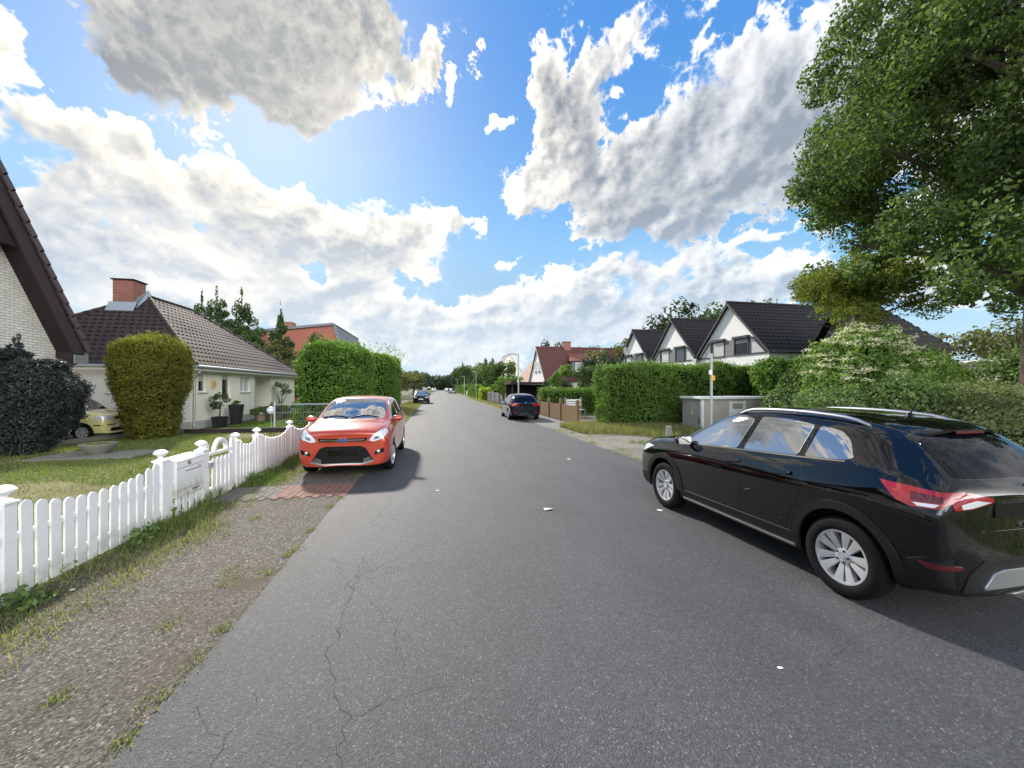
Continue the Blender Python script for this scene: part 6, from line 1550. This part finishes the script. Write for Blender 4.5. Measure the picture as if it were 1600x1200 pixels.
# far fences and walls on the right
t = thing('slat_fence', (6.7, 47, 0), 'dark horizontal slat fence beyond the dark blue hatchback', 'fence'); off = t.location
for y in (42, 45.3, 48.6, 52): mb = MB(off); mb.box(6.64, 6.76, y-.06, y+.06, 0, 1.25); mb.build('post', M['frame_dark'], t)
mb = MB(off)
for z in (.12,.32,.52,.72,.92,1.08): mb.box(6.68, 6.71, 42.06, 51.94, z, z+.14)
mb.build('slats', M['panel_grey'], t)
t = thing('garden_wall', (6.9, 89, 0), 'low white garden wall far down on the right', 'wall'); mb = MB(); mb.box(-.12,.12,-3,3,0,.95); mb.build('wall', M['white_wall'], t); mb = MB(); mb.box(-.16,.16,-3.05,3.05,.952,1.02); mb.build('coping', M['concrete'], t)
# paper scraps on the road
for x, y, s, lab in ((None,)*4,) if False else ((1.63,5.62,.075,'crumpled white paper scrap in the middle of the road'),(3.26,5.25,.045,'white paper scrap beside the front wheel of the black car'),(2.2,2.15,.018,'tiny white paper fleck in front of the rear of the black car'),(.0,7.0,.03,'small white paper fleck left of the road centre'),(3.3,9.4,.05,'white paper scrap ahead of the black car')):
    o = thing('paper_scrap', (x, y, .0155), lab, 'litter'); V = [(0,0,s*.25)]; n = 9
    for i in range(n): a = 6.283*i/n; r_ = s*random.uniform(.55,1.15); V.append((r_*1.25*math.cos(a), r_*.8*math.sin(a), s*random.uniform(0,.22)))
    mb = MB(); mb.add(V, [(0, 1+i, 1+(i+1) % n) for i in range(n)]); mb.build('scrap', M['paper'], o, recalc=False)
# ================================================================== hedges, bushes, trees
def hedge(name, label, x0, x1, y0, y1, h, m, size, dens, cat='hedge', wob=.10, rnd_top=.3, group=None, cuts=(), round_=.35, stems=True):
    t = thing(name, ((x0+x1)/2, (y0+y1)/2, 0), label, cat, 0, group)
    cx, cy = t.location.x, t.location.y; a, b = (x1-x0)/2, (y1-y0)/2
    areas = np.array([2*b*h, 2*b*h, 2*a*h, 2*a*h, 4*a*b]); n = int(areas.sum() * dens)
    f = rng.choice(5, n, p=areas/areas.sum()); u = rng.uniform(-1, 1, n); v = rng.uniform(0, 1, n); w = rng.uniform(-1, 1, n)
    P = np.zeros((n, 3)); N = np.zeros((n, 3))
    for k, (sx, sy) in enumerate(((1,0),(-1,0),(0,1),(0,-1))):
        q = f == k
        P[q] = np.stack([sx*a + (1-abs(sx))*u[q]*a, sy*b + (1-abs(sy))*u[q]*b, v[q]*h], 1); N[q] = (sx, sy, .15)
    q = f == 4; P[q] = np.stack([u[q]*a, w[q]*b, np.full(q.sum(), h)], 1); N[q] = (0,0,1)
    # rounded shoulders
    rr = min(round_, a*.9, b*.9)
    c = np.stack([np.clip(P[:,0], -a+rr, a-rr), np.clip(P[:,1], -b+rr, b-rr), np.minimum(P[:,2], h-rr)], 1)
    d = P - c; L = np.linalg.norm(d, axis=1, keepdims=True); P = c + d / np.maximum(L, 1e-6) * np.minimum(L, rr); N = unit(np.where(L > 1e-4, d / np.maximum(L, 1e-6), N))
    bul = wob * vnoise(P, 1.6, 2) + wob * .7 * vnoise(P, 4.3, 3) + wob * .4 * vnoise(P, 11, 5)
    P = P + N * (bul + rng.normal(-.05, .07, n) + np.where(rng.random(n) < .06, rng.uniform(0, rnd_top, n), 0) * (N[:, 2] > .3))[:, None]
    P = P[P[:, 2] > .03]; N = N[:len(P)] if len(P) == n else unit(np.stack([P[:,0]/a, P[:,1]/b, np.clip((P[:,2]-h*.6)/h, 0, 1)], 1))
    link('foliage', leaves('foliage', P, N, size, m, .62, .75), t)
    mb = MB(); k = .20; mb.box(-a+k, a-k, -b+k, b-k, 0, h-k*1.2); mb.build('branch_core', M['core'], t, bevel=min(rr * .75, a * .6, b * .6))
    return t
hedge('hedge', 'tall clipped conifer hedge with sunlit end, in front of the row houses', 7.25, 16.4, 16.0, 17.3, 2.92, M['thuja'], .085, 820, wob=.17, rnd_top=.25)
hedge('hedge', 'tall bulky hornbeam hedge block behind the red car', -6.75, -3.55, 20.0, 23.7, 4.2, M['hedge'], .12, 460, wob=.27, round_=1.1, rnd_top=.4)
hedge('hedge', 'second tall hornbeam hedge block, beyond the bulky one', -6.3, -3.35, 31.0, 38, 4.45, M['hedge'], .14, 260, wob=.22, round_=.9, rnd_top=1.1)
hedge('hedge', 'low trimmed dark hedge behind the white bench', 7.0, 12.5, 25.7, 26.9, 1.80, M['thuja'], .09, 420, wob=.06)
hedge('hedge', 'bright green hedge block beside the slat fence', 6.0, 7.6, 54, 57.5, 1.75, M['lime'], .13, 160, wob=.06)
hedge('hedge', 'long green hedge far down the right side', 6.4, 7.8, 66, 84, 2.2, M['hedge'], .22, 60, wob=.15)
hedge('hedge', 'green hedge right behind the low white wall', 6.6, 8.2, 94, 140, 2.4, M['hedge'], .28, 36, wob=.2)

def bush(name, label, loc, clumps, n, size, m, cat='bush', sub=10, subr=.42, shell=.55, tilt=.8, core=.62, cname='foliage', aspect=.62, stem=.06, group=None):
    t = thing(name, loc, label, cat, 0, group)
    P1, N1 = blob_points(clumps, int(n * .45), sub, subr, shell); P2, N2 = skin_points(clumps, int(n * .75))
    link(cname, leaves(cname, np.concatenate([P1, P2]), np.concatenate([N1, N2]), size, m, aspect, tilt), t)
    mb = MB()
    if stem: mb.tube([(0,0,0),(0,0,clumps[0][0][2])], [stem, stem*.5], 7); mb.build('stem', M['bark'], t, smooth=True)
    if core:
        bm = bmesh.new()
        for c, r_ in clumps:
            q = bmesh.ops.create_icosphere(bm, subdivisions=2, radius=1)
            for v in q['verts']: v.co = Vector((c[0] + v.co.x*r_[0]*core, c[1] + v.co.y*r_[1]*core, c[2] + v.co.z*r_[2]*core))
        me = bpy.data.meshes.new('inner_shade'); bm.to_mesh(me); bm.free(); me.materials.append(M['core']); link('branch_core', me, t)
    return t
def clipped(name, label, loc, prof, n, size, m, cat, wob=.07, tilt=.7, tops=0, sx=1.0):
    """clipped solid of revolution: prof is [(z, r)]"""
    t = thing(name, loc, label, cat)
    z = np.array([p[0] for p in prof]); r_ = np.array([p[1] for p in prof])
    s = np.concatenate([[0], np.cumsum(np.hypot(np.diff(z), np.diff(r_)))]); ss_ = np.linspace(0, s[-1], 200); zz = np.interp(ss_, s, z); rr = np.interp(ss_, s, r_)
    w = rr + .02; w = w / w.sum(); i = rng.choice(200, n, p=w); a = rng.uniform(0, 6.283, n)
    dz, dr = np.gradient(zz), np.gradient(rr)
    N = unit(np.stack([np.cos(a)*dz[i]*sx, np.sin(a)*dz[i], -dr[i]], 1)); P = np.stack([np.cos(a)*rr[i]*sx, np.sin(a)*rr[i], zz[i]], 1)
    P = P + N * (wob*vnoise(P, 2.2, 4) + wob*.8*vnoise(P, 6, 5) + wob*.5*vnoise(P, 13, 6) + rng.normal(-.03, .05, n))[:, None]
    link('foliage', leaves('foliage', P, N * .6 + np.array([0,0,.5]), size, m, .30, tilt), t)
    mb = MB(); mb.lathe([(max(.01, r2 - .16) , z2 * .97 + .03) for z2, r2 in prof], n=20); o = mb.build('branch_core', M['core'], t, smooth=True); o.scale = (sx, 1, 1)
    mb = MB(); mb.tube([(0,0,0),(0,0,prof[1][0]+.3)], .13, 8); mb.build('trunk', M['bark'], t, smooth=True)
    return t
clipped('yew', 'clipped yellow-green yew, wide at the shoulder, on the lawn before the bungalow', (-10.15, 16.25, 0), [(.06,.02),(.08,.58),(.5,.72),(1.3,.86),(2.0,1.08),(2.75,1.13),(3.2,1.02),(3.45,.78),(3.55,.5),(3.58,.02)], 42000, .085, M['yew'], 'bush', wob=.07)
t = bpy.data.objects['yew']
n = 15000; a = rng.uniform(0, 6.283, n); s_ = rng.random(n) ** 1.25 * 1.75; q = np.minimum(s_, 1.10); dn = np.maximum(0, s_ - 1.10) * (1 + .5 * np.sin(3 * a) + .3 * np.sin(7 * a + 1))
P = np.stack([np.cos(a)*q, np.sin(a)*q, 3.56 - .42 * (q/1.12)**3.2 - dn * 1.1 + rng.exponential(.045, n)], 1); P[:, 2] += .06 * vnoise(P, 4, 9)
link('fresh_shoots', leaves('fresh_shoots', P, np.tile((0,0,.3), (n,1)) + np.stack([np.cos(a), np.sin(a), a*0], 1) * .5, .085, M['yew_top'], .28, .7), t)
t = clipped('juniper', 'dark blue-green juniper bush with a spiky top beside the brick house', (-11.3, 13.05, 0), [(.12,.02),(.14,.45),(.4,.66),(.9,1.05),(1.5,1.13),(1.95,1.10),(2.3,.92),(2.5,.5),(2.6,.02)], 40000, .095, M['juniper'], 'bush', wob=.15)
P, N = blob_points([((-.1,0,2.6),(.45,.45,.33)),((-.1,.05,2.85),(.22,.22,.36)),((.5,.1,2.4),(.5,.45,.25)),((-.1,.05,3.15),(.07,.07,.25))], 4200, 8, .5, .3)
link('top_shoots', leaves('top_shoots', P, N + np.array([0,0,.6]), .10, M['juniper'], .3, .7), t)

# right-hand thicket, from the cabinet to the frame edge
bush('elder_bush', 'elder bush with flat cream blossoms behind the black car', (13.6, 10.2, 0), [((0,0,2.1),(1.5,1.3,1.6)),((.5,.3,3.0),(1.1,1.0,.9)),((-.9,-.2,1.5),(1.0,1.0,1.1)),((.1,-.6,1.1),(1.4,.9,1.0))], 26000, .12, M['elder'], core=.5)
t = bpy.data.objects['elder_bush']
P, N = skin_points([((0,0,2.1),(1.5,1.3,1.6)),((.5,.3,3.0),(1.1,1.0,.9)),((-.9,-.2,1.5),(1.0,1.0,1.1)),((.1,-.6,1.1),(1.4,.9,1.0))], 1500, .10, .9)
q = (N @ np.array([-.75,-.6,.28]) > .25) & (P[:, 2] > 1.15) & (vnoise(P, 2.4, 77) > -.25); P, N = P[q][:95], N[q][:95]; P = P + N * .10
Q = (P[:, None, :] + rng.normal(0, 1, (len(P), 60, 3)) * np.array([.085,.085,.03])).reshape(-1, 3); link('blossom', leaves('blossom', Q, np.tile((-.3,-.3,1.), (len(Q),1)), .042, M['blossom'], .9, .6), t)
bush('bramble_bush', 'leafy green bramble bush between cabinet and elder', (13.2, 12.3, 0), [((0,0,.95),(1.1,1.0,.95)),((.9,.5,1.7),(.9,.8,1.0)),((-.3,-.6,.6),(.8,.8,.6))], 13000, .105, M['bramble'], core=.55)
bush('laurel_bush', 'bright green bush rising over the right end of the tall hedge', (15.0, 14.2, 0), [((0,0,1.8),(1.3,1.1,1.3)),((-.5,.2,2.3),(.9,.8,.8)),((1.2,.3,2.0),(1.0,.9,1.0))], 12000, .13, M['hedge'], core=.55)
bush('thicket', 'dark overgrown thicket along the right edge behind the black car', (10.2, 5.2, 0), [((0,0,.6),(1.5,2.1,.75)),((-.2,2.6,.6),(1.5,1.6,.75)),((1.2,-2.4,.65),(1.9,1.8,.75)),((2.4,1.0,.7),(1.9,2.4,.82)),((1.8,3.4,.75),(1.7,1.6,.85)),((3.8,2.6,.8),(1.8,1.8,.9)),((4.4,-.6,.8),(2.0,2.2,.95))], 80000, .08, M['ivy'], cat='thicket', core=.66, sub=26, subr=.34, stem=.03)
bush('pale_shrub', 'pale yellowish shrub catching light above the dark thicket', (15.8, 8.6, 0), [((0,0,1.25),(1.9,1.5,.75)),((2.2,-.8,1.2),(1.5,1.3,.8)),((-1.8,.6,1.15),(1.1,1.0,.65))], 14000, .10, M['pale_shrub'], core=.5)
bush('bramble_bush', 'mid-green bramble below the elder, nearest the black car roof', (11.1, 8.9, 0), [((0,0,.9),(1.4,1.2,.95)),((1.3,-.4,1.1),(1.2,1.2,1.0))], 12000, .095, M['bramble'], core=.6)
bush('bramble_bush', 'broad leafy bush hiding the grey outbuilding wall, left of the cabin', (18.6, 12.2, 0), [((0,0,1.6),(1.9,1.5,1.7)),((-1.2,.3,2.4),(1.2,1.0,1.1)),((1.3,-.2,1.5),(1.2,1.1,1.2))], 14000, .13, M['elder'], core=.55)
bush('evergreen_shrub', 'dark green shrub in front of the white cabin', (22.3, 10.9, 0), [((0,0,1.6),(1.5,1.5,1.7)),((.8,.4,2.4),(1.0,1.0,1.1))], 9000, .13, M['bramble'], core=.55)

def tree(name, label, loc, clumps, n, size, m, r0, top, nl, spread, zr=(.35,.95), cat='tree', sub=12, subr=.40, shell=.45, group=None, tilt=.9):
    t = thing(name, loc, label, cat, 0, group)
    mb = MB(); limbs(mb, (0,0,0), top, r0, nl, spread, zr); mb.build('trunk', M['bark'], t, smooth=True)
    crown('c', clumps, n, size, m, t, tilt, sub, subr, shell)
    return t
# the big oak: layered boughs, one clump per bough
cl = []
rr = random.Random(5)
for i in range(150):
    f = rr.random() ** .85; z = 6.4 + 12.5 * f; a = rr.uniform(0, 6.283)
    R_ = 6.35 * math.sin(math.pi * (.20 + .78 * f)) ** .6
    rad = R_ * math.sqrt(rr.uniform(.12, 1.0)); s = rr.uniform(1.2, 2.0)
    cl.append(((rad * math.cos(a), rad * math.sin(a), z + rr.uniform(-.4,.4)), (s * 1.1, s * 1.1, s * .85)))
for a in (2.2, 2.6, 3.0, 3.4, 3.8): cl.append(((5.2*math.cos(a), 5.2*math.sin(a), 5.6 + .7*math.sin(3*a)), (1.5,1.5,1.0)))
OAK = tree('oak', 'huge dark green oak filling the right edge of the picture', (20.0, 9.4, 0), cl, 300000, .155, M['oak'], .46, (.3,.2,16), 18, 6.5, (.28,.9), sub=11, subr=.46, shell=.35)
# drooping yellowish tree in front of the houses
cl = []
for i in range(26):
    a = rr.uniform(0, 6.283); q = rr.uniform(.3, 1.0) * 2.1; z = 6.1 - q * .66 + rr.uniform(-.5, .9)
    cl.append(((q*math.cos(a), q*math.sin(a)*.8, z), (.75,.75,.55)))
tree('hawthorn', 'yellowish small-leaved tree with drooping twigs left of the oak', (15.6, 11.9, 0), cl, 34000, .085, M['hawthorn'], .16, (0,0,6.2), 12, 2.2, (.35,.95), sub=12, subr=.5, shell=.25)
# trees in front of and behind the red-roofed house
tree('garden_tree', 'young pale green tree before the red-roofed house', (10.2, 31, 0), [((0,0,2.7),(1.0,1.0,.9)),((.5,.2,3.2),(.7,.7,.6)),((-.5,-.1,2.3),(.7,.7,.6))], 5000, .13, M['elder'], .08, (0,0,3.2), 6, .9)
def cone(name, label, loc, h, r, n, size, m, cat='conifer', group=None):
    t = thing(name, loc, label, cat, 0, group)
    f = rng.random(n) ** .8; z = .4 + (h - .4) * f; R_ = r * (1 - f) ** .8 * (.72 + .28 * np.sin(z * 6.283 / (h * .11)) ** 2) * rng.uniform(.5, 1.08, n); a = rng.uniform(0, 6.283, n)
    lob = 1 + .22 * np.sin(5 * a + z * 2.1); P = np.stack([np.cos(a)*R_*lob, np.sin(a)*R_*lob, z - R_ * .22], 1); N = np.stack([np.cos(a), np.sin(a), a*0 + .6], 1)
    link('crown', leaves('crown', P, N, size, m, .35, .6), t)
    mb = MB(); mb.tube([(0,0,0),(0,0,h*.95)], [h*.02, .02], 7); mb.build('trunk', M['bark'], t, smooth=True); return t
cone('small_conifer', 'small dark conical conifer before the red-roofed house', (11.9, 30.5, 0), 2.6, .75, 2600, .14, M['conifer'])
for x, y, h, r_, lab in ((-24.2,46,10.9,2.0,'leftmost dark spruce behind the bungalow roof'),(-21.8,44,11.2,2.4,'spruce behind the bungalow, middle of three'),(-20.0,45,11.6,2.3,'tallest spruce behind the bungalow roof'),(-15.2,42,9.2,1.3,'slim spruce with bare tip beside the red brick building')):
    tree('spruce', lab, (x, y, 0), [((random.uniform(-.25,.25)*r_*(1-q/7), random.uniform(-.25,.25)*r_*(1-q/7), h*(.18+.80*q/7)), (r_*1.45*(1.04-(q/7)**1.5)*random.uniform(.85,1.15), r_*1.45*(1.04-(q/7)**1.5), h*.12)) for q in range(8)], 19000, .23, M['conifer'], .14, (0,0,h*.97), 6, .5, cat='spruce', sub=8, subr=.5)
for x, y, h, r_, mm, lab in ((-17.9,42.5,7.6,3.0,'tree_a','broad green tree at the far end of the bungalow roof'),(-14.6,40,6.3,2.2,'tree_b','olive green tree half covering the red brick building'),(-11.8,41.5,7.2,2.2,'tree_a','light green tree below the red brick gable'),(-9.3,36,5.0,2.0,'tree_a','dark green shrub between bungalow and hedge block')):
    tree('garden_tree', lab, (x, y, 0), [((0,0,h*.62),(r_*.8,r_*.8,h*.34)),((r_*.4,.2,h*.5),(r_*.6,r_*.6,h*.26)),((-r_*.45,.1,h*.45),(r_*.6,r_*.6,h*.28)),((.1,-.3,h*.8),(r_*.45,r_*.45,h*.2))], 9000, .20, M[mm], .14, (0,0,h*.8), 8, r_*.8)

# street trees: three prototypes, then copies of the thing with its parts
def proto(m, seed, wide=1.0):
    r2 = random.Random(seed); cl = [((0,0,.62),(.30*wide,.30*wide,.30))]
    for i in range(9):
        a = r2.uniform(0, 6.283); q = r2.uniform(.18,.34)*wide; cl.append(((q*math.cos(a), q*math.sin(a), r2.uniform(.30,.80)), (r2.uniform(.16,.24)*wide, r2.uniform(.16,.24)*wide, r2.uniform(.12,.2))))
    t = thing('tree', (0,0,0), '', 'tree'); mb = MB(); limbs(mb, (0,0,0), (0,0,.8), .022, 7, .3*wide, (.25,.9)); mb.build('trunk', M['bark'], t, smooth=True)
    crown('c', cl, 7000, .034, m, t, .9, 10, .45, .4); return t
PR = {'a': proto(M['tree_a'], 1), 'b': proto(M['tree_b'], 2, 1.15), 'd': proto(M['tree_d'], 3, 1.1), 'c': proto(M['hedge'], 4, .9)}
used = set()
def put(k, x, y, h, w=None, label='', group=None):
    o = PR[k] if k not in used else copy_tree(PR[k]); used.add(k)
    o.location = (x, y, 0); o.scale = ((w or h), (w or h), h); o.rotation_euler = (0, 0, random.uniform(0, 6.28)); o['label'] = label
    if group: o['group'] = group
    return o
put('a', 9.9, 58, 6.9, 7.0, 'round-crowned green tree left of the second street lamp')
put('c', 8.9, 47, 3.6, 4.6, 'low bluish green tree over the slat fence')
put('c', 8.2, 53, 2.6, 3.2, 'yellow-green round bush behind the bright hedge block')
put('d', 12.2, 37, 3.1, 3.6, 'dark round bush right of the carport')
put('b', 24, 50, 9.0, 8.0, 'tree beside the dish-carrying row house')
put('d', 20.5, 44, 6.6, 6.2, 'dark tall shrub between red house and row houses')
put('a', 16.4, 39, 5.0, 4.4, 'green garden tree behind the low trimmed hedge')
put('d', 33.5, 50, 15.0, 13, 'big dark tree towering behind the row houses, left one')
put('a', 39.5, 45, 15.5, 13, 'big tree rising behind the middle row house roof')
put('d', 26, 84, 13.5, 9, 'dark tree rising over the red roof right of the chimney')
put('a', 32, 80, 13.0, 10, 'green tree over the right end of the red roof')
put('b', 38, 74, 11.5, 10, 'olive tree right of the red-roofed house')
put('a', 8.6, 76, 6.6, 6, 'green street-side tree just beyond the second lamp')
put('b', 11.5, 92, 8.5, 7, 'olive-topped tree above the low white wall')
put('a', 9.0, 108, 9.5, 8, 'tall green tree near the third street lamp')
put('d', 28, 26, 8.5, 8, 'dark tree behind the outbuilding'); put('b', 44, 22, 8.2, 9, 'olive tree behind the white cabin'); put('b', 37, 26, 7.0, 8, 'yellowish tree left of the white cabin'); put('a', 50, 17, 9, 9, 'green tree beyond the cabin at the right edge'); put('b', 50.5, 24, 8.5, 10, 'broad olive tree far right beyond the cabin')
for i, y in enumerate((122, 136, 150, 166, 184, 204)): put('abdcad'[i], 8.4 + (i % 2) * 2.5, y, 8.5 + (i * 37 % 5) * .7, 8, 'one of the distant trees lining the right side of the street', 'distant trees on the right')
for i, (y, k, h) in enumerate(((40,'d',3.0),(47,'b',4.6),(56,'a',4.6),(66,'b',5.4),(77,'d',5.6),(90,'a',6.2),(105,'b',6.8),(122,'d',7.4),(140,'a',8),(162,'d',9),(186,'d',9.5))):
    put(k, -6.2 - (i % 3) * .9, y, h, h * 1.15, ['dark bush just beyond the second hornbeam hedge','olive tree beside the dark car on the left','green tree left of the oncoming dark car','one of the distant trees lining the left side of the street'][min(i, 3)], 'distant trees on the left' if i >= 3 else None)
for i, (x, y, h) in enumerate(((-14,60,5.5),(-12,75,6.5),(-15,95,8),(14,115,10),(18,135,11))): put('ab'[i % 2], x, y, h, h, 'one of the trees in the second row behind the street trees', 'second-row trees')
cone('thuja', 'slim dark columnar thuja before the round-crowned tree', (8.4, 60, 0), 4.2, .62, 2600, .2, M['conifer'])
for x, lab in ((16.2,'left of two slim poplars far down the street'),(18.6,'right of two slim poplars far down the street')): o = thing('poplar', (x, 132, 0), lab, 'poplar'); crown('c', [((0,0,3.2),(1.2,1.2,2.6)),((0,0,7),(1.2,1.2,3.2)),((0,0,10),(.7,.7,2))], 3000, .32, M['tree_d'], o); mb = MB(); mb.tube([(0,0,0),(0,0,8)], .16, 6); mb.build('trunk', M['bark'], o)
cone('pine', 'lone dark pine tip above the street trees', (9.8, 152, 0), 11.6, 1.9, 3000, .34, M['conifer'])
# the wood that closes the street reads as one mass
cl = []
for i in range(110): cl.append(((random.uniform(-75, 95), random.uniform(238, 275), random.uniform(1.5, 8.2)), (random.uniform(3,5), random.uniform(3,5), random.uniform(2,3.6))))
for i in range(14): cl.append(((random.uniform(-14, 14), 240 + random.uniform(0, 8), random.uniform(1, 7)), (3.5,3.5,3)))
P, N = blob_points(cl, 62000, 10, .45, .4); tag(link('distant_wood', leaves('distant_wood', P, N, .75, M['tree_d'], .7, .9)), 'dark wood closing the far end of the street', 'wood', kind='stuff')
suv = make_suv((4.31, 4.15, 0), R(1.6)); suv.scale = (1.0, 1.0, 1.045)
make_mpv((-1.87, 10.5, 0), R(180))
make_hatch((4.85, 22.9, 0), R(-1.5))
make_city((-13.0, 16.5, 0), R(-90))
o = make_hatch((-1.75, 46, 0), R(180), 'dark blue car facing the camera at the left edge of the street', CM['navy'])
far = make_hatch((4.55, 114.5, 0), R(0), 'silver estate car, nearest of the distant cars parked on the right', CM['silver'])
def recolour(o, pt, label, loc, rz):
    c = copy_tree(o); c.location = (*loc, .012); c.rotation_euler = (0, 0, rz); c['label'] = label
    def rec(p):
        for q in p.children:
            if q.type == 'MESH':
                for i, s in enumerate(q.material_slots):
                    if s.material and s.material.name == 'silver_paint': s.link = 'OBJECT'; s.material = pt
            rec(q)
    rec(c); return c
recolour(far, CM['anthracite'], 'dark grey car parked beyond the distant silver estate', (4.4, 124), R(2))
recolour(far, CM['silver'], 'pale silver car parked third in the distant row', (4.2, 148), R(0))
recolour(far, CM['white'], 'white car parked last in the distant row on the right', (4.3, 186), R(0))
recolour(far, CM['white'], 'distant white car parked on the left side of the street', (-1.4, 172), R(180))
